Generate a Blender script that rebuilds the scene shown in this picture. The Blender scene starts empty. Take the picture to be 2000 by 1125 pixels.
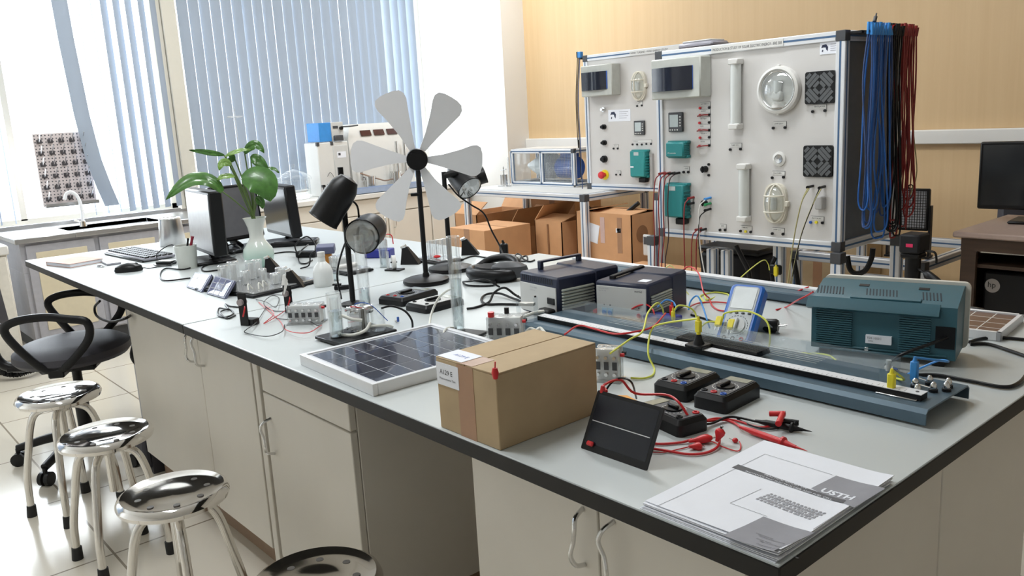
import bpy, math, random
from mathutils import Matrix, Vector
random.seed(7)
PI = math.pi
SC = bpy.context.scene
COL = SC.collection
V = Vector
# ------------------------------------------------------------------ camera
RC = Matrix(((0.65789208, -0.11704252, 0.74396174),
             (0.75112724, 0.17364978, -0.63690944),
             (-0.05464331, 0.97782759, 0.20215663)))
CAM = V((0, 0, 1.343))
FPX = 1645.0
cd = bpy.data.cameras.new('camera'); cam = bpy.data.objects.new('camera', cd); COL.objects.link(cam)
cd.sensor_width = 36; cd.lens = FPX * 36 / 2000; cd.clip_start = 0.05; cd.clip_end = 200
q = RC.normalized().to_4x4(); q.translation = CAM; cam.matrix_world = q
SC.camera = cam
SC.cycles.transparent_max_bounces = 48
# ------------------------------------------------------------------ world, lights, exposure
SC.view_settings.view_transform = 'Standard'; SC.view_settings.look = 'None'
SC.view_settings.exposure = 0.62; SC.view_settings.gamma = 1; SC.view_settings.use_curve_mapping = False
W = bpy.data.worlds.new('sky'); SC.world = W; W.use_nodes = True
bg = W.node_tree.nodes['Background']; bg.inputs[0].default_value = (0.86, 0.93, 1, 1); bg.inputs[1].default_value = 2.6

def area(name, loc, sx, sy, power, col=(1, 1, 1), rot=(0, 0, 0)):
    d = bpy.data.lights.new(name, 'AREA'); d.shape = 'RECTANGLE'; d.size = sx; d.size_y = sy
    d.energy = power; d.color = col
    o = bpy.data.objects.new(name, d); o.location = loc; o.rotation_euler = rot; COL.objects.link(o); return o
# daylight arriving through the window openings
for y0, y1 in ((-2.2, -0.2), (0.3, 2.3), (2.5, 4.65)):
    l = area('window_daylight', (-6.78, (y0 + y1) / 2, 1.75), 1.9, y1 - y0, 68, (0.9, 0.95, 1), (0, -PI / 2, 0))
LAMPS = [(-4.9, 1.9), (-4.9, 4.1), (-2.2, 0.4), (-2.2, 2.7)]
for x, y in LAMPS:
    area('ceiling_tube_light', (x, y, 3.08), 1.15, 0.26, 21, (0.93, 0.97, 1))

# ------------------------------------------------------------------ pixel rays on to real planes (measuring the photograph)
def ray(px, py): return RC @ V(((px - 1000) / FPX, -(py - 562.5) / FPX, -1))
def Z(px, py, z=0.8): d = ray(px, py); return CAM + d * ((z - CAM.z) / d.z)
def Y(px, py, y): d = ray(px, py); return CAM + d * ((y - CAM.y) / d.y)
def X(px, py, x): d = ray(px, py); return CAM + d * ((x - CAM.x) / d.x)
def H(px, py, p):  # height on the vertical line over p
    d = ray(px, py); t = (d.x * p[0] + d.y * p[1]) / (d.x ** 2 + d.y ** 2); return CAM.z + d.z * t
def A(px, py, p):  # point on the ray at the horizontal distance of p
    d = ray(px, py); t = (d.x * p[0] + d.y * p[1]) / (d.x ** 2 + d.y ** 2); return CAM + d * t

# ------------------------------------------------------------------ materials
MC = {}
def S2L(c):
    if isinstance(c, str):
        c = [int(c[i:i + 2], 16) / 255 for i in (0, 2, 4)]
        return tuple(x / 12.92 if x < .04045 else ((x + .055) / 1.055) ** 2.4 for x in c)
    return c
def mat(name, col, rough=0.5, metal=0, **k):
    if name in MC: return MC[name]
    m = bpy.data.materials.new(name); m.use_nodes = True; nt = m.node_tree; b = nt.nodes['Principled BSDF']
    c = S2L(col)
    b.inputs['Base Color'].default_value = (*c, 1); b.inputs['Roughness'].default_value = rough
    b.inputs['Metallic'].default_value = metal
    if 'spec' in k: b.inputs['Specular IOR Level'].default_value = k['spec']
    if 'coat' in k: b.inputs['Coat Weight'].default_value = k['coat']
    if 'emit' in k:
        b.inputs['Emission Color'].default_value = (*c, 1); b.inputs['Emission Strength'].default_value = k['emit']
    var = k.get('var', 0.05); sc = k.get('scale', 30)
    if var:
        tc = nt.nodes.new('ShaderNodeTexCoord'); n = nt.nodes.new('ShaderNodeTexNoise'); n.inputs['Scale'].default_value = sc
        n.inputs['Detail'].default_value = 3
        mp = nt.nodes.new('ShaderNodeMapping'); mp.inputs['Scale'].default_value = k.get('stretch', (1, 1, 1))
        nt.links.new(tc.outputs['Object'], mp.inputs[0]); nt.links.new(mp.outputs[0], n.inputs['Vector'])
        r = nt.nodes.new('ShaderNodeMapRange'); r.inputs[3].default_value = 1 - var; r.inputs[4].default_value = 1 + var
        r.inputs[1].default_value = .3; r.inputs[2].default_value = .7
        nt.links.new(n.outputs[0], r.inputs[0])
        x = nt.nodes.new('ShaderNodeVectorMath'); x.operation = 'SCALE'; x.inputs[0].default_value = c
        nt.links.new(r.outputs[0], x.inputs['Scale']); nt.links.new(x.outputs[0], b.inputs['Base Color'])
        if k.get('bump'):
            bp = nt.nodes.new('ShaderNodeBump'); bp.inputs['Strength'].default_value = k['bump']; bp.inputs['Distance'].default_value = .002
            nt.links.new(n.outputs[0], bp.inputs['Height']); nt.links.new(bp.outputs[0], b.inputs['Normal'])
    MC[name] = m; return m
def clear(name, col=(1, 1, 1), gloss=0.12, rough=0.03, haze=0.0, hazecol=(.8, .85, .88)):
    if name in MC: return MC[name]
    m = bpy.data.materials.new(name); m.use_nodes = True; nt = m.node_tree; nt.nodes.clear()
    o = nt.nodes.new('ShaderNodeOutputMaterial'); t = nt.nodes.new('ShaderNodeBsdfTransparent'); g = nt.nodes.new('ShaderNodeBsdfGlossy')
    t.inputs[0].default_value = (*col, 1); g.inputs['Roughness'].default_value = rough
    fr = nt.nodes.new('ShaderNodeLayerWeight'); fr.inputs[0].default_value = .35
    mr = nt.nodes.new('ShaderNodeMapRange'); mr.inputs[3].default_value = gloss * .5; mr.inputs[4].default_value = min(1, gloss * 4)
    nt.links.new(fr.outputs['Facing'], mr.inputs[0])
    mx = nt.nodes.new('ShaderNodeMixShader'); nt.links.new(mr.outputs[0], mx.inputs[0])
    last = t
    if haze:
        d = nt.nodes.new('ShaderNodeBsdfDiffuse'); d.inputs[0].default_value = (*hazecol, 1)
        h = nt.nodes.new('ShaderNodeMixShader'); h.inputs[0].default_value = haze
        nt.links.new(t.outputs[0], h.inputs[1]); nt.links.new(d.outputs[0], h.inputs[2]); last = h
    nt.links.new(last.outputs[0], mx.inputs[1]); nt.links.new(g.outputs[0], mx.inputs[2]); nt.links.new(mx.outputs[0], o.inputs[0])
    MC[name] = m; return m
def wood(name, c1, c2, rough=.5, scale=(26, 26, .9)):
    m = bpy.data.materials.new(name); m.use_nodes = True; nt = m.node_tree; b = nt.nodes['Principled BSDF']
    tc = nt.nodes.new('ShaderNodeTexCoord'); mp = nt.nodes.new('ShaderNodeMapping'); mp.inputs['Scale'].default_value = scale
    n = nt.nodes.new('ShaderNodeTexNoise'); n.inputs['Scale'].default_value = 1.0; n.inputs['Detail'].default_value = 8; n.inputs['Roughness'].default_value = .65
    r = nt.nodes.new('ShaderNodeValToRGB'); r.color_ramp.elements[0].position = .3; r.color_ramp.elements[1].position = .7
    r.color_ramp.elements[0].color = (*S2L(c1), 1); r.color_ramp.elements[1].color = (*S2L(c2), 1)
    nt.links.new(tc.outputs['Object'], mp.inputs[0]); nt.links.new(mp.outputs[0], n.inputs['Vector']); nt.links.new(n.outputs[0], r.inputs[0])
    nt.links.new(r.outputs[0], b.inputs['Base Color']); b.inputs['Roughness'].default_value = rough
    MC[name] = m; return m

# ------------------------------------------------------------------ mesh builder
def frame(p0, p1):
    z = (V(p1) - V(p0)).normalized(); x = V((1, 0, 0)) if abs(z.x) < .9 else V((0, 1, 0))
    y = z.cross(x).normalized(); x = y.cross(z)
    return Matrix(((x.x, y.x, z.x, p0[0]), (x.y, y.y, z.y, p0[1]), (x.z, y.z, z.z, p0[2]), (0, 0, 0, 1)))
def RZ(a): return Matrix.Rotation(a, 4, 'Z')
def RX(a): return Matrix.Rotation(a, 4, 'X')
def RY(a): return Matrix.Rotation(a, 4, 'Y')
def TR(*p): return Matrix.Translation(p if len(p) == 3 else p[0])
TXT = {}
def text_geo(s, size):
    k = (s, size)
    if k not in TXT:
        c = bpy.data.curves.new('t', 'FONT'); c.body = s; c.size = size; c.resolution_u = 2; c.offset = .0007 if size == .019 else 0
        o = bpy.data.objects.new('t', c); COL.objects.link(o)
        me = bpy.data.meshes.new_from_object(o.evaluated_get(bpy.context.evaluated_depsgraph_get()))
        TXT[k] = ([v.co.copy() for v in me.vertices], [tuple(p.vertices) for p in me.polygons])
        bpy.data.objects.remove(o); bpy.data.curves.remove(c); bpy.data.meshes.remove(me)
    return TXT[k]
class B:
    def __init__(s, M=None): s.v = []; s.f = []; s.s = []; s.mi = []; s.m = 0; s.M = M or Matrix()
    def add(s, vs, fs, sm=False, M=None):
        M = s.M @ M if M is not None else s.M; k = len(s.v)
        s.v += [M @ V(v) for v in vs]; s.f += [tuple(i + k for i in f) for f in fs]
        s.s += [sm] * len(fs); s.mi += [s.m] * len(fs); return s
    def box(s, x0, x1, y0, y1, z0, z1, b=0, M=None):
        if x0 > x1: x0, x1 = x1, x0
        if y0 > y1: y0, y1 = y1, y0
        if z0 > z1: z0, z1 = z1, z0
        if b <= 0:
            vs = [(x, y, z) for x in (x0, x1) for y in (y0, y1) for z in (z0, z1)]
            return s.add(vs, [(0, 1, 3, 2), (4, 6, 7, 5), (0, 4, 5, 1), (2, 3, 7, 6), (0, 2, 6, 4), (1, 5, 7, 3)], False, M)
        b = min(b, (x1 - x0) * .49, (y1 - y0) * .49, (z1 - z0) * .49)
        X_, Y_, Z_ = (x0, x1), (y0, y1), (z0, z1); vs = []; idx = {}
        for i in (0, 1):
            for j in (0, 1):
                for k in (0, 1):
                    for a in (0, 1, 2):
                        p = [X_[i], Y_[j], Z_[k]]; sg = [1 - 2 * i, 1 - 2 * j, 1 - 2 * k]
                        for q_ in (0, 1, 2):
                            if q_ != a: p[q_] += sg[q_] * b
                        idx[i, j, k, a] = len(vs); vs.append(p)
        fs = []
        for a in (0, 1, 2):
            u, w = [q_ for q_ in (0, 1, 2) if q_ != a]
            for e in (0, 1):
                L = []
                for (p, r) in ((0, 0), (1, 0), (1, 1), (0, 1)):
                    t = [0, 0, 0]; t[a] = e; t[u] = p; t[w] = r; L.append(idx[(*t, a)])
                fs.append(tuple(L))
            for p in (0, 1):
                for r in (0, 1):
                    t0 = [0, 0, 0]; t0[u] = p; t0[w] = r; t1 = list(t0); t1[a] = 1
                    fs.append((idx[(*t0, u)], idx[(*t1, u)], idx[(*t1, w)], idx[(*t0, w)]))
        for i in (0, 1):
            for j in (0, 1):
                for k in (0, 1): fs.append(tuple(idx[i, j, k, a] for a in (0, 1, 2)))
        cx = V(((x0 + x1) / 2, (y0 + y1) / 2, (z0 + z1) / 2)); out = []
        for f in fs:
            P_ = [V(vs[i]) for i in f]; n = (P_[1] - P_[0]).cross(P_[2] - P_[0])
            out.append(f if n.dot(P_[0] - cx) > 0 else f[::-1])
        return s.add(vs, out, False, M)
    def lathe(s, prof, n=24, M=None, sm=True, close=False):
        vs = []; fs = []; m = len(prof)
        for i in range(n):
            a = 2 * PI * i / n; c, d = math.cos(a), math.sin(a)
            vs += [(r * c, r * d, z) for r, z in prof]
        for i in range(n):
            j = (i + 1) % n
            for k in range(m - 1 if not close else m):
                k2 = (k + 1) % m
                if prof[k][0] < 1e-6 and prof[k2][0] < 1e-6: continue
                if prof[k][0] < 1e-6: fs.append((i * m + k, j * m + k2, i * m + k2))
                elif prof[k2][0] < 1e-6: fs.append((i * m + k, j * m + k, i * m + k2))
                else: fs.append((i * m + k, j * m + k, j * m + k2, i * m + k2))
        return s.add(vs, fs, sm, M)
    def cyl(s, p0, p1, r0, r1=None, n=16, cap=True):
        r1 = r0 if r1 is None else r1; h = (V(p1) - V(p0)).length
        pr = [(r0, 0), (r1, h)]
        if cap: pr = [(0, 0)] + pr + [(0, h)]
        return s.lathe(pr, n, frame(p0, p1))
    def path(s, pts, k=6):
        P_ = [V(p) for p in pts]
        if len(P_) < 3 or k < 2: return P_
        out = []; Q = [2 * P_[0] - P_[1]] + P_ + [2 * P_[-1] - P_[-2]]
        for i in range(1, len(Q) - 2):
            a, b, c, d = Q[i - 1:i + 3]
            for j in range(k):
                t = j / k; out.append(.5 * ((2 * b) + (c - a) * t + (2 * a - 5 * b + 4 * c - d) * t * t + (3 * b - a - 3 * c + d) * t ** 3))
        out.append(P_[-1]); return out
    def tube(s, pts, r, n=8, k=6, cap=True, closed=False, rs=None, flat=1):
        L = s.path(pts + ([pts[0]] if closed else []), k); vs = []; fs = []
        t = (L[1] - L[0]).normalized(); x = t.orthogonal().normalized()
        if flat != 1:
            x = t.cross(V((0, 0, 1))).normalized()
        for i, p in enumerate(L):
            t = (L[min(i + 1, len(L) - 1)] - L[max(i - 1, 0)]).normalized()
            x = (x - t * x.dot(t))
            x = x.normalized() if x.length > 1e-6 else t.orthogonal().normalized(); y = t.cross(x)
            rr = r if rs is None else rs(i / (len(L) - 1))
            for j in range(n):
                a = 2 * PI * j / n; vs.append(p + x * (math.cos(a) * rr) + y * (math.sin(a) * rr * flat))
        for i in range(len(L) - 1):
            for j in range(n): fs.append((i * n + j, i * n + (j + 1) % n, (i + 1) * n + (j + 1) % n, (i + 1) * n + j))
        if cap and not closed: fs.append(tuple(range(n))[::-1]); fs.append(tuple((len(L) - 1) * n + j for j in range(n)))
        return s.add(vs, fs, True)
    def prism(s, pts, z0, z1, M=None, sm=False):
        n = len(pts); vs = [(p[0], p[1], z0) for p in pts] + [(p[0], p[1], z1) for p in pts]
        fs = [tuple(range(n))[::-1], tuple(range(n, 2 * n))] + [(i, (i + 1) % n, n + (i + 1) % n, n + i) for i in range(n)]
        return s.add(vs, fs, sm, M)
    def hexa(s, p):  # 8 points: bottom ring 4, top ring 4
        return s.add(p, [(3, 2, 1, 0), (4, 5, 6, 7), (0, 1, 5, 4), (1, 2, 6, 5), (2, 3, 7, 6), (3, 0, 4, 7)])
    def sph(s, c, r, n=16, M=None, sc=(1, 1, 1)):
        m = max(6, n // 2); pr = [(max(0, r * math.sin(PI * i / m)) if 0 < i < m else 0, -r * math.cos(PI * i / m)) for i in range(m + 1)]
        return s.lathe(pr, n, (M or Matrix()) @ TR(*c) @ Matrix.Diagonal((*sc, 1)))
    def torus(s, R, r, n=24, k=8, M=None):
        return s.lathe([(R + r * math.cos(2 * PI * i / k), r * math.sin(2 * PI * i / k)) for i in range(k)], n, M, close=True)
    def text(s, t, size, M, h=0.0002):
        vs, fs = text_geo(t, size)
        return s.add([(v.x, v.y, h) for v in vs], fs, False, M)
    def quad(s, p): return s.add(p, [(0, 1, 2, 3)])
def rrect(x0, x1, y0, y1, r, k=4):
    out = []
    for cx, cy, a in ((x1 - r, y1 - r, 0), (x0 + r, y1 - r, 90), (x0 + r, y0 + r, 180), (x1 - r, y0 + r, 270)):
        for i in range(k + 1): t = math.radians(a + 90 * i / k); out.append((cx + r * math.cos(t), cy + r * math.sin(t)))
    return out
def link(name, b, m, parent=None, loc=None):
    me = bpy.data.meshes.new(name); me.from_pydata([tuple(v) for v in b.v], [], b.f)
    for x in (m if isinstance(m, (list, tuple)) else [m]): me.materials.append(x)
    me.polygons.foreach_set('use_smooth', b.s); me.polygons.foreach_set('material_index', b.mi)
    me.update()
    try: me.set_sharp_from_angle(angle=math.radians(38))
    except Exception: pass
    o = bpy.data.objects.new(name, me); COL.objects.link(o)
    if parent is not None: o.parent = parent
    if loc is not None: o.location = loc
    return o
def tag(o, label=None, cat=None, group=None, kind=None):
    if label: o['label'] = label
    if cat: o['category'] = cat
    if group: o['group'] = group
    if kind: o['kind'] = kind
    return o
def T(name, label, cat, loc, rz=0, group=None):
    o = bpy.data.objects.new(name, None); o.empty_display_size = .05; COL.objects.link(o)
    o.location = loc; o.rotation_euler = (0, 0, rz); return tag(o, label, cat, group)
def P(name, b, m, parent, label=None): return tag(link(name, b, m, parent), label)
def S(name, b, m, label, cat, loc, rz=0, group=None):
    o = link(name, b, m, None, loc); o.rotation_euler = (0, 0, rz); return tag(o, label, cat, group)
def ST(name, b, m, parent=None):
    o = link(name, b, m, parent)
    if parent is None: o['kind'] = 'structure'
    return o
def kids(o): return [c for c in bpy.data.objects if c.parent == o]
def copytree(o, loc=None, rz=None, label=None, parent=None):
    c = o.copy(); COL.objects.link(c)
    if parent is not None: c.parent = parent
    if loc is not None: c.location = loc
    if rz is not None: c.rotation_euler[2] = rz
    if label: c['label'] = label
    for k in kids(o): copytree(k, parent=c)
    return c
def cable(name, label, pts, r, m, cat='cable', group=None, k=6, n=8):
    o0 = V(pts[0]); return S(name, B().tube([V(p) - o0 for p in pts], r, n, k), m, label, cat, o0, 0, group)
def pz(z, *pp): return [Z(a, b, z) for a, b in zip(pp[::2], pp[1::2])]
# ------------------------------------------------------------------ common materials
WHITE = mat('white_paint', (.80, .785, .75), .55, var=.015, scale=3)
CREAM = mat('cream_paint', (.72, .64, .47), .5, var=.02)
LAMIN = mat('cabinet_laminate', (.79, .74, .655), .42, var=.015, scale=6)
EDGE = mat('worktop_edge', (.017, .016, .015), .5, spec=.3)
TOP = mat('worktop_laminate', (.54, .575, .575), .34, var=.015, scale=4, spec=.6)
BLACK = mat('black_plastic', (.008, .008, .009), .38, spec=.3)
BLK2 = mat('black_matte', (.012, .012, .014), .6, spec=.3)
RUB = mat('rubber', (.015, .015, .015), .7)
DARK = mat('dark_grey', (.06, .062, .068), .5)
ALU = mat('aluminium', (.74, .75, .77), .38, .2, var=.02)
GRV = mat('groove_blue', (.06, .13, .25), .5)
STEEL = mat('brushed_steel', (.62, .62, .63), .28, 1, var=.03, stretch=(1, 1, 30))
CHROME = mat('chrome', (.78, .76, .74), .07, 1, var=.0)
CHRO2 = mat('worn_chrome', (.74, .72, .69), .17, 1, var=.03)
NICK = mat('nickel', (.7, .7, .7), .2, 1, var=0)
GLASS = clear('clear_glass', (.99, .995, .995), .10)
ACRY = clear('clear_acrylic', (.95, .97, .98), .045, .05, haze=.035)
FCELL = clear('cell_plastic', (.95, .965, .97), .16, .08, haze=.28, hazecol=(.9, .92, .93))
WATER = clear('water_clear', (.9, .95, .96), .2, .02, haze=.07)
RED = mat('red_plastic', (.62, .02, .025), .35)
YEL = mat('yellow_plastic', (.85, .72, .03), .4)
YGL = mat('yellow_green_cable', (.72, .74, .10), .4)
BLU = mat('blue_plastic', (.02, .10, .45), .35)
LBLU = mat('light_blue_plastic', (.05, .28, .70), .35)
GRN = mat('green_plastic', (.02, .3, .1), .4)
TEAL = mat('teal_plastic', (.012, .20, .205), .45, var=.03)
PAPER = mat('white_paper', (.84, .86, .92), .7, var=.01)
INK = mat('ink', (.05, .05, .06), .7, var=0)
GRYINK = mat('grey_ink', (.33, .33, .36), .7, var=.02)
BOARD = mat('board_white', (.64, .62, .60), .4, var=.01, scale=3)
WPL = mat('white_plastic', (.72, .71, .68), .35, var=.01)
IVORY = mat('ivory_plastic', (.74, .70, .60), .35, var=.01)
ORG = mat('orange_plastic', (.85, .36, .02), .4)
CB1 = mat('cardboard', (.46, .34, .20), .75, var=.06, scale=14, bump=.2)
CB2 = mat('cardboard_orange', (.60, .32, .155), .75, var=.06, scale=9)
CB3 = mat('cardboard_inside', (.30, .15, .07), .8, var=.05)
TAPE = mat('brown_tape', (.38, .21, .12), .35, var=.04)
PCB = mat('navy_plastic', (.012, .018, .055), .4)
# ------------------------------------------------------------------ room shell
WX, WY, CX = -6.6, 5.0, -5.5
# floor tiles
fm = bpy.data.materials.new('floor_tile'); fm.use_nodes = True; nt = fm.node_tree; pb = nt.nodes['Principled BSDF']
tc = nt.nodes.new('ShaderNodeTexCoord'); mp = nt.nodes.new('ShaderNodeMapping')
br = nt.nodes.new('ShaderNodeTexBrick'); br.offset = 0; br.inputs['Scale'].default_value = 1
br.inputs['Brick Width'].default_value = .6; br.inputs['Row Height'].default_value = .6; br.inputs['Mortar Size'].default_value = .004
br.inputs['Color1'].default_value = (.66, .61, .52, 1); br.inputs['Color2'].default_value = (.63, .58, .49, 1); br.inputs['Mortar'].default_value = (.24, .2, .15, 1)
mp.inputs['Rotation'].default_value = (0, 0, 0); mp.inputs['Location'].default_value = (.42, -.03, 0)
nt.links.new(tc.outputs['Object'], mp.inputs[0]); nt.links.new(mp.outputs[0], br.inputs[0]); nt.links.new(br.outputs[0], pb.inputs['Base Color'])
pb.inputs['Roughness'].default_value = .16
ST('floor', B().box(-6.9, 3.6, -3, 5.3, -.1, 0), fm)
ST('ceiling', B().box(-6.9, 3.6, -3, 5.3, 3.2, 3.3), WHITE)
WOODW = wood('wood_veneer', (.66, .46, .25), (.71, .51, .29), .45, (22, 22, .7))
ST('wall_back', B().box(CX, 3.6, WY, WY + .2, 0, 3.2), WOODW)
ST('wall_corner', B().box(-6.8, CX, WY - .25, WY + .2, 0, 3.2), WHITE)
ST('wall_right', B().box(3.5, 3.7, -3, 5.2, 0, 3.2), WHITE)
ST('wall_front', B().box(-6.8, 3.7, -3.1, -2.9, 0, 3.2), WHITE)
b = B()  # window wall with three openings
wins = [(-2.5, -.1), (.2, 2.34), (2.46, WY - .25)]
b.box(WX - .2, WX, -3, WY - .25, 0, .76); b.box(WX - .2, WX, -3, WY - .25, 2.9, 3.2)
ys = [-3] + [v for w in wins for v in w] + [WY - .25]
for i in range(0, len(ys), 2):
    if ys[i + 1] - ys[i] > .001: b.box(WX - .2, WX, ys[i], ys[i + 1], .76, 2.9)
ST('wall_left', b, WHITE)
FRM = mat('window_frame_paint', (.66, .63, .55), .45, var=.01)
PANE = clear('window_pane', (.97, .98, .98), .05)
for i, (a, c) in enumerate(wins):
    w = B(); t = .05
    w.box(WX - .14, WX - .06, a, a + t, .76, 2.9); w.box(WX - .14, WX - .06, c - t, c, .76, 2.9)
    w.box(WX - .14, WX - .06, a, c, .76, .76 + t); w.box(WX - .14, WX - .06, a, c, 2.85, 2.9)
    w.box(WX - .14, WX - .06, (a + c) / 2 - .02, (a + c) / 2 + .02, .8, 2.86)
    o = ST('window_%d' % (i + 1), w, FRM); P('window_pane', B().box(WX - .104, WX - .098, a + t, c - t, .81, 2.85), PANE, o)
b = B().box(WX - .005, WX + .07, 2.315, 2.345, .77, 2.9).box(WX - .005, WX + .09, 2.35, 2.455, .77, 2.9, .004)
ST('trim_1', b, FRM)
ST('trim_2', B().box(CX, 3.5, WY - .045, WY, 1.045, 1.125, .006), WHITE)  # rail along the panelling
ST('trim_3', B().box(WX, WX + .04, -2.9, 1.0, .765, .79), WHITE)
ST('baseboard_back', B().box(CX, 3.5, WY - .015, WY, 0, .1), WHITE)
# ceiling lamps
LAMP = mat('lamp_tube', (1, .97, .92), .5, emit=4, var=0)
c0 = None
for i, (x, y) in enumerate(LAMPS):
    if c0 is None:
        c0 = T('ceiling_lamp', 'white ceiling lamp box with two fluorescent tubes', 'ceiling lamp', (x, y, 3.2), 0, 'ceiling lamps')
        P('housing', B().box(-.62, .62, -.15, .15, -.05, 0, .01), WHITE, c0)
        for s in (-.07, .07): P('lamp_tube', B().cyl((-.58, s, -.07), (.58, s, -.07), .014), LAMP, c0)
    else: copytree(c0, (x, y, 3.2))
# ------------------------------------------------------------------ blinds
def slatmat(name, col, tr):
    m = bpy.data.materials.new(name); m.use_nodes = True; nt = m.node_tree; nt.nodes.clear()
    o = nt.nodes.new('ShaderNodeOutputMaterial'); d = nt.nodes.new('ShaderNodeBsdfDiffuse'); t = nt.nodes.new('ShaderNodeBsdfTranslucent')
    d.inputs[0].default_value = (*col, 1); t.inputs[0].default_value = (*col, 1)
    n = nt.nodes.new('ShaderNodeTexNoise'); n.inputs['Scale'].default_value = 220
    mx = nt.nodes.new('ShaderNodeMixShader'); mx.inputs[0].default_value = tr
    nt.links.new(d.outputs[0], mx.inputs[1]); nt.links.new(t.outputs[0], mx.inputs[2]); nt.links.new(mx.outputs[0], o.inputs[0]); return m
SLAT = slatmat('blind_fabric', (.32, .365, .43), .03)
def slat(w, z0, z1, lean=0):
    b = B(); vs = []; fs = []; n = 4; m = 8
    for j in range(m + 1):
        z = z0 + (z1 - z0) * j / m
        for i in range(n + 1):
            u = (i / n - .5) * w; vs.append((.006 * math.cos(u / w * PI), u, z))
    for j in range(m):
        for i in range(n): k = j * (n + 1) + i; fs.append((k, k + 1, k + n + 2, k + n + 1))
    return b.add(vs, fs, True)
def blind(label, ys_, ang, z0, skip=()):
    t = T('vertical_blind', label, 'blind', (WX + .1, ys_[0], z0))
    P('headrail', B().box(-.02, .02, -.03, ys_[1] - ys_[0] + .03, 2.86 - z0, 2.9 - z0), WHITE, t)
    n = int((ys_[1] - ys_[0]) / .085); me = None
    for i in range(n + 1):
        y = i * .085
        if any(a <= ys_[0] + y <= c for a, c in skip): continue
        if me is None: o = P('slat', slat(.079, 0, 2.86 - z0), SLAT, t); me = o
        else: o = me.copy(); COL.objects.link(o); o.parent = t
        o.location = (0, y, 0); o.rotation_euler = (0, random.uniform(-.003, .003), math.radians(ang(ys_[0] + y)) + random.uniform(-.06, .06))
    return t
blind('pale blue vertical blind over the left window, half open and overexposed', (.25, 2.3), lambda y: 78 if y < 1.95 else 40, .80, skip=((1.22, 1.62),))
blind('blue grey vertical blind nearly closed over the right-hand window', (2.50, 4.62), lambda y: -8 if y < 4.25 else -50, .82)
blind('pale blue vertical blind on the window left of the frame', (-2.45, -.15), lambda y: 40, .80)
# loose slat pushed aside by the drying rack
b = B(); vs = []; fs = []
pts_ = [(0, 1.64, 2.86), (0, 1.66, 2.0), (.02, 1.68, 1.5), (.06, 1.70, 1.2), (.07, 1.74, 1.0), (.02, 1.79, .86)]
for x, y, z in pts_: vs += [(x, y - .05, z), (x + .008, y, z), (x, y + .05, z)]
for i in range(len(pts_) - 1):
    for j in (0, 1): k = i * 3 + j; fs.append((k, k + 1, k + 4, k + 3))
b.add(vs, fs, True); o = S('loose_blind_slat', b, SLAT, 'single blue blind slat bent aside by the drying rack', 'blind slat', (WX + .16, 0, 0))
# ------------------------------------------------------------------ island bench
TZ = .8
def worktop(x0, x1, y1, label):
    d = (y1 - .815) / 2; t = T('worktop', label, 'worktop', ((x0 + x1) / 2, .815 + d, TZ - .028)); h = (x1 - x0) / 2
    P('surface', B().box(-h + .002, h - .002, -d + .002, d - .002, .004, .028, .0015), TOP, t)
    P('edge_band', B().box(-h, h, -d, -d + .003, 0, .0265, .001).box(-h, h, d - .003, d, 0, .0265, .001)
      .box(-h, -h + .003, -d + .002, d - .002, 0, .0265, .001).box(h - .003, h, -d + .002, d - .002, 0, .0265, .001).box(-h + .003, h - .003, -d + .002, d - .002, 0, .004), EDGE, t)
    return t
worktop(-4.42, -2.424, 2.15, 'light grey island worktop carrying the monitors and the plant')
worktop(-2.42, -.495, 2.22, 'light grey island worktop carrying the meters and the cardboard box')
def handle(b, x, y, z, L=.105, sx=1):  # wavy vertical bow handle standing off along -y
    b.tube([(x, y, z + L / 2), (x + .004 * sx, y - .022, z + L / 2 - .008), (x + .008 * sx, y - .03, z + L / 4), (x, y - .026, z), (x - .006 * sx, y - .028, z - L / 4),
            (x, y - .022, z - L / 2 + .008), (x, y, z - L / 2)], .0042, 8, 5)
    return b
def cabinet(label, x0, x1, y0, y1, doors, drawer=0, hs=(), top=.772, rightpanels=()):
    t = T('base_cabinet', label, 'cabinet', ((x0 + x1) / 2, y0, 0)); h = (x1 - x0) / 2; d = y1 - y0
    b = B().box(-h, h, .02, d, .1, top - .001, .002); P('body', b, LAMIN, t)
    P('plinth', B().box(-h + .02, h - .02, .05, d - .02, 0, .1), mat('plinth_brown', (.30, .2, .13), .5), t)
    n = len(doors) - 1; zt = top - .004 - (drawer + .004 if drawer else 0)
    if drawer:
        dr = P('drawer', B().box(-h + .002, h - .002, 0, .019, top - .004 - drawer, top - .004, .002), LAMIN, t)
    for i in range(n):
        a, c = doors[i] - (x0 + x1) / 2, doors[i + 1] - (x0 + x1) / 2
        dd = P('door', B().box(a + .0015, c - .0015, 0, .019, .105, zt, .002), LAMIN, t)
        if hs[i]: P('handle', handle(B(), c - .035 if hs[i] > 0 else a + .035, 0, hs[i + n], sx=hs[i]), NICK, dd)
    for i, (a, c) in enumerate(rightpanels):
        P('side_door', B().box(h, h + .018, a - y0, c - y0, .105, top - .004, .002), LAMIN, t)
    return t
cabinet('cream double-door base cabinet at the stool side, left of the drawer unit', -3.38, -2.26, .935, 2.0, (-3.38, -2.66, -2.26), 0, (1, -1, .66, .66))
S('support_post', B().box(-.016, .016, 0, 1.0, 0, .772, .002), LAMIN, 'narrow cream panel between the two base cabinets', 'panel', (-2.222, .93, 0))
cabinet('cream base cabinet with one drawer above one door beside the knee space', -2.2, -1.715, .935, 2.0, (-2.2, -1.715), .15, (-1, .49))
cabinet('cream base cabinet under the right-hand corner of the island', -1.245, -.618, .935, 2.02, (-1.245, -.905, -.618), 0, (1, -1, .63, .63), rightpanels=((.936, 1.542), (1.546, 2.018)))
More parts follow.
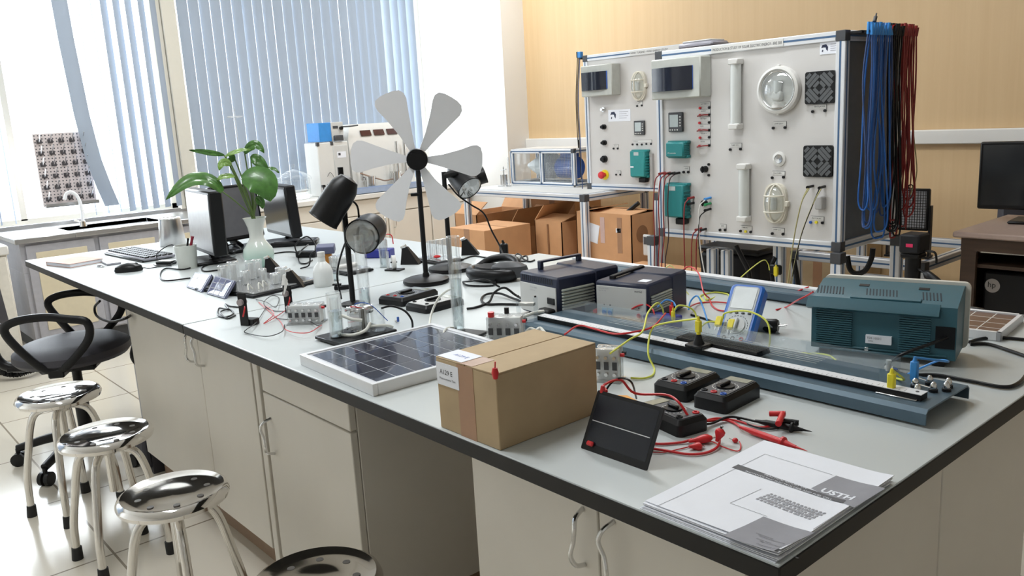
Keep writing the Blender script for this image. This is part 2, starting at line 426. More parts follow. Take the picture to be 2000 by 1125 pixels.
# legs under the left overhang
b = B()
for y in (.92, 2.0):
    b.box(-.025, .025, y - .02 - .92, y + .02 - .92, .0, .77, .003)
b.box(-.02, .02, 0, 1.08, .06, .1, .003); b.box(-.02, .02, 0, 1.08, .72, .77, .003); b.box(0, .5, .5, .54, .06, .1, .003)
S('bench_leg_frame', b, mat('grey_steel', (.45, .46, .5), .4), 'pale grey steel leg frame under the window end of the island', 'leg frame', (-3.93, 1.11, 0))
# ------------------------------------------------------------------ stools
def make_stool(h, label):
    t = T('metal_stool', label, 'stool', (0, 0, 0), 0, None)
    s = B(); R_ = .142
    s.lathe([(0, h - .012), (.055, h - .011), (.07, h - .007), (.1, h - .008), (.118, h - .003), (.128, h), (.137, h - .005), (R_, h - .016), (.139, h - .027), (.13, h - .031), (0, h - .029)], 48)
    for i in range(8):
        a = 2 * PI * i / 8; s.m = 1; s.cyl((.085 * math.cos(a), .085 * math.sin(a), h - .009), (.085 * math.cos(a), .085 * math.sin(a), h - .0065), .0085, n=14)
    P('seat', s, [CHROME, mat('hole_dark', (.1, .09, .08), .6)], t)
    P('stem', B().cyl((0, 0, h - .2), (0, 0, h - .03), .014, n=18).cyl((0, 0, h - .07), (0, 0, h - .03), .03, .03, 18), CHRO2, t)
    for i in range(4):
        a = PI / 4 + i * PI / 2; c, d = math.cos(a), math.sin(a)
        L = [(.012, h - .052), (.05, h - .055), (.088, h - .075), (.108, h - .12), (.125, h - .2), (.145, h - .3), (.15, .07), (.152, .03)]
        lg = P('leg', B().tube([(r * c, r * d, z) for r, z in L], .0125, 14, 6), CHRO2, t)
        P('rubber_foot', B().cyl((.1525 * c, .1525 * d, 0), (.15 * c, .15 * d, .042), .0175, .0155, 16), RUB, lg)
    return t
STL = [((113, 765), .455, .35, 'chrome round stool farthest from the camera, nearest the office chair'), ((205, 843), .43, .1, 'chrome round stool second in the row, between the far stool and the third'),
       ((337, 957), .43, .55, 'chrome round stool third in the row, in front of the drawer unit'), ((617, 1126), .40, .2, 'chrome round stool cut off by the bottom edge of the photo')]
for (p, h, rz, lb) in STL:
    t = make_stool(h, lb); w = Z(*p, h); t.location = (w.x, w.y, 0); t.rotation_euler[2] = rz; t['group'] = 'chrome stools along the bench'
# ------------------------------------------------------------------ office chairs
FAB = mat('chair_fabric', (.05, .048, .058), .6, bump=.3, scale=300)
def office_chair(loc, rz, label):
    t = T('office_chair', label, 'chair', loc, rz)
    s = B(); pr = [(.0, .0), (.16, 0), (.21, .012), (.225, .03), (.222, .055), (.19, .075), (.12, .083), (0, .085)]
    s.lathe(pr, 40, TR(0, 0, .44) @ Matrix.Diagonal((1.08, 1.0, 1, 1))); P('seat', s, FAB, t)
    P('seat_plate', B().box(-.11, .11, -.11, .11, .41, .44, .01).box(-.02, .02, .1, .26, .412, .435, .004), BLACK, t)
    P('gas_lift', B().cyl((0, 0, .1), (0, 0, .25), .028).cyl((0, 0, .25), (0, 0, .42), .019), BLACK, t)
    ba = P('star_base', B().cyl((0, 0, .07), (0, 0, .13), .04, .035), BLACK, t)
    for i in range(5):
        a = 2 * PI * i / 5 + .3; c, d = math.cos(a), math.sin(a)
        P('base_arm', B().tube([(.03 * c, .03 * d, .115), (.15 * c, .15 * d, .105), (.28 * c, .28 * d, .075)], .02, 10, 4, rs=lambda u: .024 - .008 * u), BLACK, t)
        cs = P('caster', B().cyl((.28 * c - .022 * d, .28 * d + .022 * c, .028), (.28 * c - .006 * d, .28 * d + .006 * c, .028), .028, n=18)
               .cyl((.28 * c + .006 * d, .28 * d - .006 * c, .028), (.28 * c + .022 * d, .28 * d - .022 * c, .028), .028, n=18).cyl((.28 * c, .28 * d, .04), (.28 * c, .28 * d, .075), .009), BLACK, t)
    for s_ in (-1, 1):
        x = .25 * s_
        P('armrest', B().tube([(x, -.08, .66), (x, -.145, .64), (x, -.14, .57), (x * .95, -.05, .475), (x * .9, 0, .455), (x * .95, .05, .475), (x, .12, .57), (x, .15, .64), (x, .10, .67), (x, 0, .675)], .0125, 10, 6, closed=True, flat=1.3), BLACK, t)
        P('arm_bracket', B().box(x * .5, x * .96, -.03, .03, .425, .46, .005), BLACK, t)
    bk = B().box(-.21, .21, -.025, .03, .56, .98, .05, TR(0, .27, 0) @ RX(-.08)); P('backrest', bk, FAB, t)
    P('back_bar', B().tube([(0, .1, .425), (0, .25, .43), (0, .3, .5), (0, .275, .62)], .02, 10, 5), BLACK, t)
    return t
office_chair((-3.80, .82, 0), 2.62, 'black office chair with loop armrests standing at the window end of the island')
# flexible hose on the floor by the left chair
o0 = Z(-60, 715, .12); pth = [Z(-60, 700, .1), Z(0, 722, .06), Z(30, 728, .04), Z(60, 720, .05), Z(88, 705, .06)]
b = B(); L = b.path([p - o0 for p in pth], 22); b.v = []; b.tube(L, .022, 10, 1, rs=lambda u: .024 + .006 * math.sin(u * 2 * PI * 34))
S('ribbed_hose', b, BLACK, 'black ribbed flexible hose behind the left-hand office chair', 'hose', o0)
# bag leaning at the end of the cabinet
t = T('backpack', 'black bag standing against the end of the island cabinet', 'bag', (-3.452, 1.01, 0))
P('bag_body', B().add([(-.07, -.06, 0), (.06, -.06, 0), (.06, .2, 0), (-.07, .2, 0), (-.05, -.04, .2), (.05, -.05, .22), (.05, .18, .22), (-.05, .18, .2), (-.02, 0, .36), (.045, 0, .4), (.045, .14, .4), (-.02, .14, .36)],
  [(3, 2, 1, 0), (0, 1, 5, 4), (1, 2, 6, 5), (2, 3, 7, 6), (3, 0, 4, 7), (4, 5, 9, 8), (5, 6, 10, 9), (6, 7, 11, 10), (7, 4, 8, 11), (8, 9, 10, 11)], True), FAB, t)
P('strap', B().tube([(.03, 0, .38), (.0, -.06, .48), (.03, -.02, .56), (.045, .06, .5), (.045, .1, .38)], .008, 8, 6), BLACK, t)
P('pocket', B().box(-.05, .05, -.085, -.05, .02, .15, .012), FAB, t)
# cable hanging under the end of the bench
cable('hanging_cable', 'black cable loop hanging under the left end of the island', [Y(195, 588, .9), Y(185, 600, .9), Y(190, 618, .9), Y(215, 628, .9), Y(245, 622, .9), Y(262, 610, .98)], .005, BLACK)
# ------------------------------------------------------------------ sink counter under the left window
SX = -5.93
SW = mat('sink_frame_grey', (.42, .42, .46), .5)
t = T('sink_cabinet', 'sink cabinet with pale yellow doors in grey frames under the left window', 'cabinet', (SX, 1.08, 0))
P('body', B().box(-.62, -.02, 0, 1.3, .09, .53, .003).box(-.045, -.02, 0, 1.3, .53, .72).box(-.62, -.6, 0, 1.3, .53, .72).box(-.6, -.045, 0, .02, .53, .72).box(-.6, -.045, 1.28, 1.3, .53, .72), SW, t)
P('plinth', B().box(-.6, -.05, .02, 1.28, 0, .09), DARK, t)
for a in (.03, .46, .89):
    d_ = P('door', B().box(-.02, 0, a, a + .4, .1, .70, .003), SW, t)
    P('door_panel', B().box(0, .004, a + .05, a + .35, .15, .655, .002), CREAM, d_, 'pale yellow inset panel')
t = T('sink_worktop', 'stainless steel sink top running under the left window', 'sink', (SX, 1.05, .72))
b = B().box(-.63, .02, 0, .35, 0, .032, .004).box(-.63, .02, .95, 1.36, 0, .032, .004).box(-.63, -.45, .35, .95, 0, .032, .003).box(-.08, .02, .35, .95, 0, .032, .003)
P('rim', b, STEEL, t)
P('basin', B().box(-.45, -.08, .35, .95, -.06, -.055).box(-.455, -.45, .35, .95, -.06, .03).box(-.08, -.075, .35, .95, -.06, .03).box(-.45, -.08, .345, .35, -.06, .03).box(-.45, -.08, .95, .955, -.06, .03), ALU, t)
P('splashback', B().box(-.64, -.625, 0, 1.36, .02, .06, .003), STEEL, t)
# faucet
p = Z(163, 442, .752); p0 = V((p.x, p.y, .752))
t = T('gooseneck_faucet', 'white gooseneck faucet standing on the stainless sink top', 'faucet', p0)
r0 = lambda a, c: A(a, c, p0) - p0
P('spout', B().tube([V((0, 0, .02)), r0(160, 410), r0(152, 385), r0(140, 375), r0(130, 378), r0(126, 390)], .011, 12, 6), mat('white_enamel', (.85, .85, .85), .2), t)
P('base', B().cyl((0, 0, 0), (0, 0, .035), .024, .018), CHROME, t); P('lever', B().cyl((0, -.01, .03), (.02, -.06, .05), .006), CHROME, t)
# left white cabinet
t = T('side_cabinet', 'white cabinet at the left edge of the photo beside the sink', 'cabinet', (-5.62, .95, 0))
P('body', B().box(-.6, 0, -.85, 0, .06, .70, .004), mat('ivory_laminate', (.78, .74, .66), .5), t)
P('top', B().box(-.62, .02, -.87, .01, .70, .755, .006), WHITE, t)
P('plinth', B().box(-.58, -.04, -.83, -.02, 0, .06), DARK, t)
P('door', B().box(0, .016, -.42, -.01, .08, .69, .003), mat('ivory_laminate', (.78, .74, .66), .5), t)
# drying rack pegboard at the window
cs = [Y(62, 262, 0) * 0]
bx = WX + .16
c00 = X(62, 262, bx); c10 = X(158, 258, bx); c01 = X(82, 405, bx)
y0, y1, zt, zb = c00.y, c00.y + .34, c00.z, c01.z
t = T('drying_rack', 'perforated stainless drying rack board with dark pegs at the window', 'drying rack', (bx, y0, zb))
hh = zt - zb
brd = bpy.data.materials.new('perforated_steel'); brd.use_nodes = True; nt = brd.node_tree; pb = nt.nodes['Principled BSDF']
tc = nt.nodes.new('ShaderNodeTexCoord'); mp = nt.nodes.new('ShaderNodeMapping'); mp.inputs['Scale'].default_value = (45, 45, 45)
fr = nt.nodes.new('ShaderNodeVectorMath'); fr.operation = 'FRACTION'; sb = nt.nodes.new('ShaderNodeVectorMath'); sb.operation = 'SUBTRACT'; sb.inputs[1].default_value = (.5, .5, .5)
ml = nt.nodes.new('ShaderNodeVectorMath'); ml.operation = 'MULTIPLY'; ml.inputs[1].default_value = (0, 1, 1); ln = nt.nodes.new('ShaderNodeVectorMath'); ln.operation = 'LENGTH'
gt = nt.nodes.new('ShaderNodeMath'); gt.operation = 'LESS_THAN'; gt.inputs[1].default_value = .2; mx = nt.nodes.new('ShaderNodeMixRGB')
mx.inputs[1].default_value = (.62, .55, .54, 1); mx.inputs[2].default_value = (.05, .05, .06, 1)
nt.links.new(tc.outputs['Object'], mp.inputs[0]); nt.links.new(mp.outputs[0], fr.inputs[0]); nt.links.new(fr.outputs[0], sb.inputs[0]); nt.links.new(sb.outputs[0], ml.inputs[0])
nt.links.new(ml.outputs[0], ln.inputs[0]); nt.links.new(ln.outputs['Value'], gt.inputs[0]); nt.links.new(gt.outputs[0], mx.inputs[0]); nt.links.new(mx.outputs[0], pb.inputs[0]); pb.inputs['Roughness'].default_value = .4
P('board', B().box(-.012, 0, 0, .34, 0, hh, .002), brd, t)
P('drip_tray', B().box(0, .06, 0, .34, -.004, 0).box(.056, .06, 0, .34, -.004, .02), STEEL, t)
P('bracket', B().box(-.12, -.012, .15, .19, 0, .03), STEEL, t)
k = None
for r in range(6):
    for c in range(5):
        if k is None: k = P('peg', B().box(0, .012, -.016, .016, -.012, .014, .002), mat('peg_dark', (.06, .055, .06), .5), t); kr = P('peg_rod', B().cyl((.01, 0, 0), (.07, 0, .05), .0045, .003, 8), NICK, k); o = k
        else: o = copytree(k, parent=t)
        o.location = (0, .035 + c * .068, .05 + r * (hh - .08) / 5.3)
# ------------------------------------------------------------------ long counter under the right window
CXF = -6.0
t = T('wall_counter', 'long white laboratory counter under the right-hand window', 'counter', (CXF, 2.5, 0))
P('counter_top', B().box(-.58, .03, 0, 2.22, .73, .77, .005), WHITE, t)
P('body', B().box(-.56, -.02, 0, 2.2, .08, .73), LAMIN, t)
P('plinth', B().box(-.54, -.06, .02, 2.18, 0, .08), DARK, t)
for i in range(5):
    a = .01 + i * .44
    P('drawer', B().box(-.02, 0, a, a + .425, .6, .722, .003), LAMIN, t)
    d_ = P('door', B().box(-.02, 0, a, a + .425, .09, .592, .003), LAMIN, t)
    P('handle', B().tube([(0, a + (.04 if i % 2 else .38), .56), (.03, a + (.04 if i % 2 else .38), .55), (.03, a + (.04 if i % 2 else .38), .47), (0, a + (.04 if i % 2 else .38), .46)], .005, 8, 3), NICK, d_)
if 0: S('window_ledge_strip', B().box(-.03, 0, 0, 2.2, 0, .1, .003), mat('ledge_blue', (.42, .50, .66), .5), 'pale blue back rail standing along the long counter', 'rail', (WX + .22, 2.52, .77))
# ================================================================== things on the right half of the island
# cardboard box
t = T('cardboard_box', 'brown cardboard carton with a white A129 E label and brown tape, at the bench edge', 'box', (-1.0975, .942, .8))
hx, hy, hz = .0825, .118, .13
b = B().box(-hx, hx, -hy, hy, .0, hz, .0015)
P('carton', b, CB1, t)
b = B().box(-hx + .001, -.0015, -hy, hy, hz, hz + .0025, .0005)
P('flap', b, CB1, t); P('flap', B().box(.0015, hx - .001, -hy, hy, hz, hz + .0025, .0005), CB1, t)
P('flap_gap', B().box(-.0015, .0015, -hy + .002, hy - .002, hz, hz + .001), CB3, t)
P('tape', B().box(-.022, .022, -hy - .0006, -hy + .001, .0, hz), TAPE, t); P('tape', B().box(-.02, .02, -hy, -hy + .05, hz + .0026, hz + .003), TAPE, t)
lb = P('label', B().box(-.081, -.018, -hy - .0012, -hy - .0003, .083, .124), PAPER, t, 'white printed label on the front of the carton')
P('lettering', B().text('A129 E', .0125, TR(-.071, -hy - .0014, .104) @ RX(PI / 2)).text('Measurements Test', .0058, TR(-.073, -hy - .0014, .094) @ RX(PI / 2)), INK, lb)
lb = P('label', B().box(-.081, -.012, -hy + .003, -hy + .05, hz + .003, hz + .0037), PAPER, t, 'white printed label on top of the carton')
P('lettering', B().text('A129 E', .0125, TR(-.06, -hy + .022, hz + .0039)), BLU, lb)
# red clip hanging on the carton corner
p = A(967, 728, (-1.018, .818)); t = T('crocodile_clip', 'tiny red clip hooked on the front corner of the carton', 'clip', p)
P('clip_body', B().lathe([(0, -.012), (.004, -.01), (.006, 0), (.004, .008), (0, .009)], 14), RED, t); P('pin', B().cyl((0, 0, .006), (.002, 0, .019), .0012, n=8), RED, t)
# printed manual: a stack of sheets
pc = [Z(1493, 872), Z(1743, 953), Z(1530, 1098), Z(1256, 992)]
px0, px1, py0, py1 = -.712, -.502, .828, 1.122
t = T('printed_manual', 'stack of white A4 sheets with a grey-printed USTH cover at the corner of the island', 'paper', (px0, py0, .8))
w_, h_ = px1 - px0, py1 - py0
for k in range(7):
    j = lambda: random.uniform(-.0022, .0022); a, c = j(), j() - .0015 * (6 - k) * .6
    vs = []; fs = []; n = 10; z0 = .0012 * k
    for i in range(n + 1):
        for m_ in range(n + 1):
            u, v_ = i / n, m_ / n
            curl = .0035 * max(0, (.25 - v_) / .25) ** 2 * (.3 + u) * (k / 6) + .003 * max(0, (u - .8) / .2) ** 2 * (k / 6)
            vs.append((u * w_ + a, v_ * h_ + c, z0 + .0002 + curl))
    N = (n + 1) ** 2; vs += [(x, y, z + .0009) for x, y, z in vs]
    for i in range(n):
        for m_ in range(n):
            q0 = i * (n + 1) + m_; fs.append((q0, q0 + 1, q0 + n + 2, q0 + n + 1)); fs.append((N + q0, N + q0 + n + 1, N + q0 + n + 2, N + q0 + 1))
    for i in range(n):
        for e in ((i, i + 1), (n * (n + 1) + i + 1, n * (n + 1) + i), ((i + 1) * (n + 1), i * (n + 1)), (i * (n + 1) + n, (i + 1) * (n + 1) + n)):
            fs.append((e[0], e[0] + N, e[1] + N, e[1]))
    sh = P('sheet', B().add(vs, fs), PAPER, t)
    if k == 6: covs = vs
def cz(x, y):
    u, v_ = x / w_, y / h_
    u = min(max(u, 0), .9999) * 10; v_ = min(max(v_, 0), .9999) * 10; i, j = int(u), int(v_); fu, fv = u - i, v_ - j
    zz = lambda a, c: covs[121 + a * 11 + c][2]
    return (1 - fu) * (1 - fv) * zz(i, j) + fu * (1 - fv) * zz(i + 1, j) + fu * fv * zz(i + 1, j + 1) + (1 - fu) * fv * zz(i, j + 1) + .00035
def sheetpatch(b, poly, n=8, dz=0):  # bilinear quad laid on the cover
    vs = []; fs = []
    for i in range(n + 1):
        for j in range(n + 1):
            u, v_ = i / n, j / n
            x = (1 - u) * (1 - v_) * poly[0][0] + u * (1 - v_) * poly[1][0] + u * v_ * poly[2][0] + (1 - u) * v_ * poly[3][0]
            y = (1 - u) * (1 - v_) * poly[0][1] + u * (1 - v_) * poly[1][1] + u * v_ * poly[2][1] + (1 - u) * v_ * poly[3][1]
            vs.append((x, y, cz(x, y) + dz))
    for i in range(n):
        for j in range(n): k = i * (n + 1) + j; fs.append((k, k + n + 1, k + n + 2, k + 1))
    b.add(vs, fs)
def pp(px, py): q = Z(px, py, .809); return (q.x - px0, q.y - py0)
sx_ = 1 / 3.448
def cp(a, c): return pp(1220 + a * sx_, 840 + c * sx_)
b = B(); sheetpatch(b, [cp(1545, 535), cp(1755, 405), cp(1425, 305), cp(1255, 390)])
P('cover_block', b, mat('print_grey', (.30, .30, .33), .7), t, 'grey printed block at the top right of the cover')
b = B(); sheetpatch(b, [cp(1000, 850), cp(1275, 705), cp(935, 580), cp(665, 722)])
P('cover_block', b, mat('print_grey', (.30, .30, .33), .7), t, 'grey printed block at the bottom of the cover')
b = B(); sheetpatch(b, [cp(1470, 500), cp(1492, 482), cp(765, 230), cp(722, 250)], dz=.0002)
P('title_bar', b, mat('print_dark', (.11, .11, .12), .7), t, 'dark printed title bar')
def curvetext(b, s, size, o, ang, dz):
    vs, fs = text_geo(s, size); c, d = math.cos(ang), math.sin(ang); out = []
    for v in vs:
        x = o[0] + v.x * c - v.y * d; y = o[1] + v.x * d + v.y * c; out.append((x, y, cz(x, y) + dz))
    b.add(out, fs)
b = B(); a0 = cp(725, 262); a1 = cp(1470, 512); ang = math.atan2(a1[1] - a0[1], a1[0] - a0[0])
curvetext(b, 'PRACTICAL REPORT ON', .0062, (a0[0] + .045, a0[1] + .0125), ang, .0004)
curvetext(b, 'PHOTOVOLTAIC ELECTROLYSER AND FUEL CELL', .0062, (a0[0] + .018, a0[1] + .0045), ang, .0004)
a2 = cp(1310, 410); curvetext(b, 'USTH', .019, a2, -.03, .0004)
P('cover_lettering', b, PAPER, t, 'white printed title lettering')
b = B()
for (a, c) in (((945, 160), (215, 518)), ((945, 160), (1400, 300)), ((215, 518), (700, 700)), ((1490, 540), (1270, 680)), ((920, 395), (710, 490)), ((710, 490), (960, 580))):
    q0, q1 = V((*cp(*a), 0)), V((*cp(*c), 0)); nrm = (q1 - q0).normalized().cross(V((0, 0, 1))) * .0003
    sheetpatch(b, [tuple((q0 - nrm)[:2]), tuple((q1 - nrm)[:2]), tuple((q1 + nrm)[:2]), tuple((q0 + nrm)[:2])], 6, .0001)
for i in range(5):
    a = cp(830 + (i % 2) * 20, 690 + i * 21); curvetext(b, ['Laboratory of', 'Electrical Engineering', 'Group work', 'Report and results', 'Department of Renewable Energy'][i], .0042, (a[0] + .01, a[1] + .002), -.02, .0006)
P('cover_lines', b, mat('dark_print', (.12, .12, .13), .7), t)
b = B()  # printed picture of a toothed rack
for i in range(15):
    f_ = i / 14
    q0 = cp(930 + 350 * f_, 440 + 135 * f_)
    for j in range(5):
        x, y = q0[0] + j * .0016 + random.uniform(-.0006, .0006), q0[1] - .013 + j * .0062; s_ = .0021 + .0006 * (j % 2)
        sheetpatch(b, [(x - s_, y - s_), (x + s_, y - s_), (x + s_ * .7, y + s_), (x - s_ * .7, y + s_)], 1, .0002 + .00001 * j)
P('cover_picture', b, GRYINK, t)
# small leaning solar panel
bl, br_ = Z(1134, 875), Z(1262, 920); zt = .888
tl, tr_ = A(1170, 772, (bl.x, bl.y + .045)), A(1294, 808, (br_.x, br_.y + .045)); tl.z = tr_.z = zt
t = T('solar_panel', 'small black solar panel leaning against the clamp meter', 'solar panel', bl)
ux = (br_ - bl); uw = ux.length; ux.normalize(); uy = (tl - bl); uy = (uy - ux * uy.dot(ux)); uh = uy.length; uy.normalize(); uz = ux.cross(uy)
F = Matrix(((ux.x, uy.x, uz.x, 0), (ux.y, uy.y, uz.y, 0), (ux.z, uy.z, uz.z, 0), (0, 0, 0, 1)))
sk = (tl - bl).dot(ux)
CELLD = mat('dark_cell', (.006, .008, .014), .22, spec=.4)
P('panel', B(F).prism(rrect(0, uw, 0, uh, .003), -.003, 0), BLACK, t)
P('cells', B(F).box(.006, uw - .006, .012, uh - .006, 0, .0004), CELLD, t)
P('busbar', B(F).box(.008, uw - .01, uh * .49, uh * .505, .0004, .0008), mat('silver_print', (.55, .55, .55), .3, .6), t)
P('red_terminal', B(F).box(.012, .026, .008, .016, .0002, .006, .002), RED, t)
P('support_strut', B().tube([F @ V((uw * .5, uh * .6, -.003)), V(((br_ - bl).x * .5 - .01, .065, .0015))], .0025, 8, 1), BLACK, t)
# digital meters
def dmm(name, label, quad, body, face, cols, h=.03, cat='multimeter', orange=False, flip=False):
    # quad: outline on the bench near-left, near-right, far-right, far-left
    q0, q1, q2, q3 = quad; c = (q0 + q1 + q2 + q3) / 4; ex = ((q1 - q0) + (q2 - q3)) / 2; ey = ((q3 - q0) + (q2 - q1)) / 2
    w, l = ex.length, ey.length; rz = math.atan2(-ey.x, ey.y)
    t = T(name, label, cat, (c.x, c.y, .8), rz)
    P('case', B().prism(rrect(-w / 2, w / 2, -l / 2, l / 2, .009), .0, h - .008).add([(x, y, h - .008) for x, y in rrect(-w / 2, w / 2, -l / 2, l / 2, .009)] + [(x, y, h) for x, y in rrect(-w / 2 + .006, w / 2 - .006, -l / 2 + .006, l / 2 - .006, .006)],
      [(i, (i + 1) % 20, 20 + (i + 1) % 20, 20 + i) for i in range(20)] + [tuple(range(20, 40))]), body, t)
    P('face_plate', B().prism(rrect(-w / 2 + .009, w / 2 - .009, -l / 2 + .008, l / 2 - .008, .004), h, h + .0012), face, t)
    P('display', B().box(-w * .33, w * .33, l * .24, l * .41, h + .001, h + .0022, .0006), mat('lcd', (.30, .31, .25), .2), t)
    P('dial', B().cyl((0, -l * .05, h + .001), (0, -l * .05, h + .004), w * .24, n=28).box(-w * .045, w * .045, -l * .05 - w * .22, -l * .05 + w * .22, h + .004, h + .01, .002), BLACK, t)
    mk = B()
    for i in range(20):
        a = 2 * PI * i / 20; mk.box(-.0009, .0009, -.002, .002, h + .0012, h + .0016, 0, TR(w * .33 * math.cos(a), -l * .05 + w * .33 * math.sin(a), 0) @ RZ(a))
    P('dial_marks', mk, WPL, t)
    for i, m_ in enumerate(cols):
        P('socket', B().torus(.0045, .0018, 14, 8, TR(-w * .28 + w * .56 * i / max(1, len(cols) - 1), -l * .36, h + .002)), m_, t)
    return t
GFACE = mat('meter_face', (.07, .075, .085), .4)
dmm('multimeter', 'black multimeter lying left of its twin near the steel rail', [Z(1283, 768), Z(1332, 792), Z(1403, 757), Z(1351, 740)], BLACK, GFACE, (BLACK, RED, BLU))
dmm('multimeter', 'black multimeter lying right of its twin near the steel rail', [Z(1357, 794), Z(1412, 812), Z(1484, 777), Z(1427, 758)], BLACK, GFACE, (BLACK, RED, BLU))
cm = dmm('clamp_meter', 'black clamp meter with an orange jaw behind the small leaning solar panel', [Z(1340, 862), Z(1372, 835), Z(1290, 800), Z(1248, 818)], BLACK, GFACE, (BLACK, RED), .028, 'clamp meter')
# orange jaw
p = Z(1222, 783, .838); t = S('clamp_jaw', B().prism([(-.035, -.01), (-.02, -.02), (.03, -.018), (.045, 0), (.03, .016), (-.02, .014)], -.008, .008), ORG, None, None, (0, 0, 0)); t.parent = cm
t['label'] = 'orange clamp jaw'; t.matrix_parent_inverse = Matrix(); bpy.context.view_layer.update()
mi = (Matrix.Translation(cm.location) @ RZ(cm.rotation_euler[2])).inverted(); t.matrix_basis = mi @ (Matrix.Translation((p.x, p.y, .832)) @ RZ(-.35))
# black solar-panel lead and red lead loops
cable('test_lead', 'short black lead arching over the clamp meter jaw', [Z(1186, 800, .822), A(1183, 765, (-.98, 1.0)), A(1205, 740, (-.96, 1.03)), A(1232, 745, (-.93, 1.03)), Z(1243, 778, .826)], .0018, BLACK)
cable('test_lead', 'red lead running from the leaning solar panel over the clamp meter', [tl + V((.01, .008, -.002)), A(1180, 752, (-.96, 1.0)), A(1212, 742, (-.96, 1.03)), A(1240, 768, (-.93, 1.06)), A(1300, 771, (-.9, 1.09)), A(1325, 785, (-.87, 1.08)), Z(1343, 811, .829)], .0022, RED)
t = T('crocodile_clip', 'red clip gripping the top corner of the leaning solar panel', 'clip', tl + V((.006, .003, -.006)))
P('clip_body', B().lathe([(0, -.008), (.004, -.007), (.005, .004), (.0028, .014), (0, .015)], 14), RED, t); P('jaw', B().box(-.002, .002, -.006, .001, -.012, -.006), NICK, t)
def probe(name, label, a, c, m_, r=.0055):
    d = (c - a); L = d.length; t = T(name, label, 'test probe', a); F_ = frame((0, 0, 0), d)
    P('probe_handle', B().lathe([(0, 0), (.0025, 0), (.0038, L * .12), (r, L * .2), (r, L * .6), (r * 1.05, L * .62), (r * 1.7, L * .64), (r * 1.7, L * .67), (r, L * .69), (r * .6, L * .78), (r * .5, L * .84), (0, L * .84)], 16, F_), m_, t)
    P('probe_tip', B(F_).cyl((0, 0, L * .84), (0, 0, L), .0022, .0004, 10), m_ if m_ is RED else BLACK, t)
    return t
probe('test_probe', 'red test probe pointing at the printed manual', Z(1445, 834, .807), Z(1577, 881, .805), RED)
probe('test_probe', 'black test probe lying beyond the red probe', Z(1475, 822, .807), Z(1586, 843, .806), BLACK)
def lplug(label, a, c, d, m_):
    t = T('banana_plug', label, 'plug', a); P('plug_grip', B().tube([V((0, 0, 0)), c - a], .0048, 12, 1), m_, t); P('plug_shroud', B().tube([c - a + (a - c).normalized() * .004, d - a], .0052, 12, 1), m_, t)
lplug('red right-angled plug crossing the black probe', Z(1503, 808, .819), Z(1534, 808, .822), Z(1520, 828, .818), RED)
lplug('black right-angled plug lying under the red plug', Z(1528, 822, .813), Z(1560, 826, .812), Z(1550, 832, .808), BLACK)
R2 = [Z(1369, 821, .815), Z(1385, 822, .81), Z(1412, 820, .804), Z(1432, 825, .803), Z(1449, 836, .805)]
cable('test_lead', 'red lead from the clamp meter to the red test probe', R2, .0022, RED)
cable('test_lead', 'second red lead passing beside the black probe', [Z(1372, 823, .812), Z(1400, 817, .808), Z(1440, 822, .803), Z(1480, 834, .803), Z(1510, 832, .803)], .0018, RED)
cable('test_lead', 'black lead from the clamp meter to the black test probe', [Z(1369, 828, .812), Z(1390, 827, .806), Z(1420, 815, .808), Z(1445, 816, .806), Z(1480, 824, .806)], .0022, BLACK)
cable('test_lead', 'black lead curving under the black test probe', [Z(1440, 818, .803), Z(1470, 832, .803), Z(1500, 838, .803), Z(1522, 836, .803)], .0016, BLACK)
cable('test_lead', 'upper red lead from behind the leaning solar panel to the clips', [Z(1262, 864, .803), Z(1290, 867, .803), Z(1330, 864, .803), Z(1352, 858, .806)], .0022, RED)
cable('test_lead', 'thick red lead looping round below the clips', [Z(1262, 874, .803), Z(1300, 880, .803), Z(1345, 887, .803), Z(1380, 884, .803), Z(1402, 872, .804), Z(1406, 856, .807)], .0022, RED)
cable('test_lead', 'thin red lead ending in a tiny red plug', [Z(1262, 880, .802), Z(1290, 884, .802), Z(1340, 874, .802), Z(1385, 862, .804), Z(1410, 872, .802), Z(1440, 881, .802), Z(1447, 872, .802), Z(1444, 862, .804)], .001, RED)
def croc(label, a, c, m_=RED):
    L = (c - a).length; t = T('crocodile_clip', label, 'clip', a); F_ = frame((0, 0, 0), c - a)
    P('clip_sleeve', B().lathe([(0, 0), (.003, 0), (.0042, L * .2), (.0085, L * .5), (.0085, L * .68), (.004, L * .82), (0, L * .82)], 16, F_ @ Matrix.Diagonal((1, .8, 1, 1))), m_, t)
    P('jaw', B(F_).box(-.0025, .0025, -.0015, .0015, L * .8, L, .0006), NICK, t)
croc('red crocodile clip lying flat nearest the small solar panel', Z(1345, 862, .806), Z(1400, 853, .808))
croc('red crocodile clip standing upright to the right of its pair', Z(1400, 862, .808), A(1411, 832, (-.80, 1.05)))
croc('short red clip under the crocodile clip pair', Z(1346, 872, .806), Z(1376, 872, .803))
t = T('banana_plug', 'tiny red plug at the end of a thin red lead', 'plug', Z(1436, 860, .804)); P('plug_grip', B().sph((0, 0, 0), .005, 14, None, (1, 1, .8)), RED, t); P('pin', B().cyl((-.003, 0, 0), (-.012, .001, 0), .0012, n=8), NICK, t)

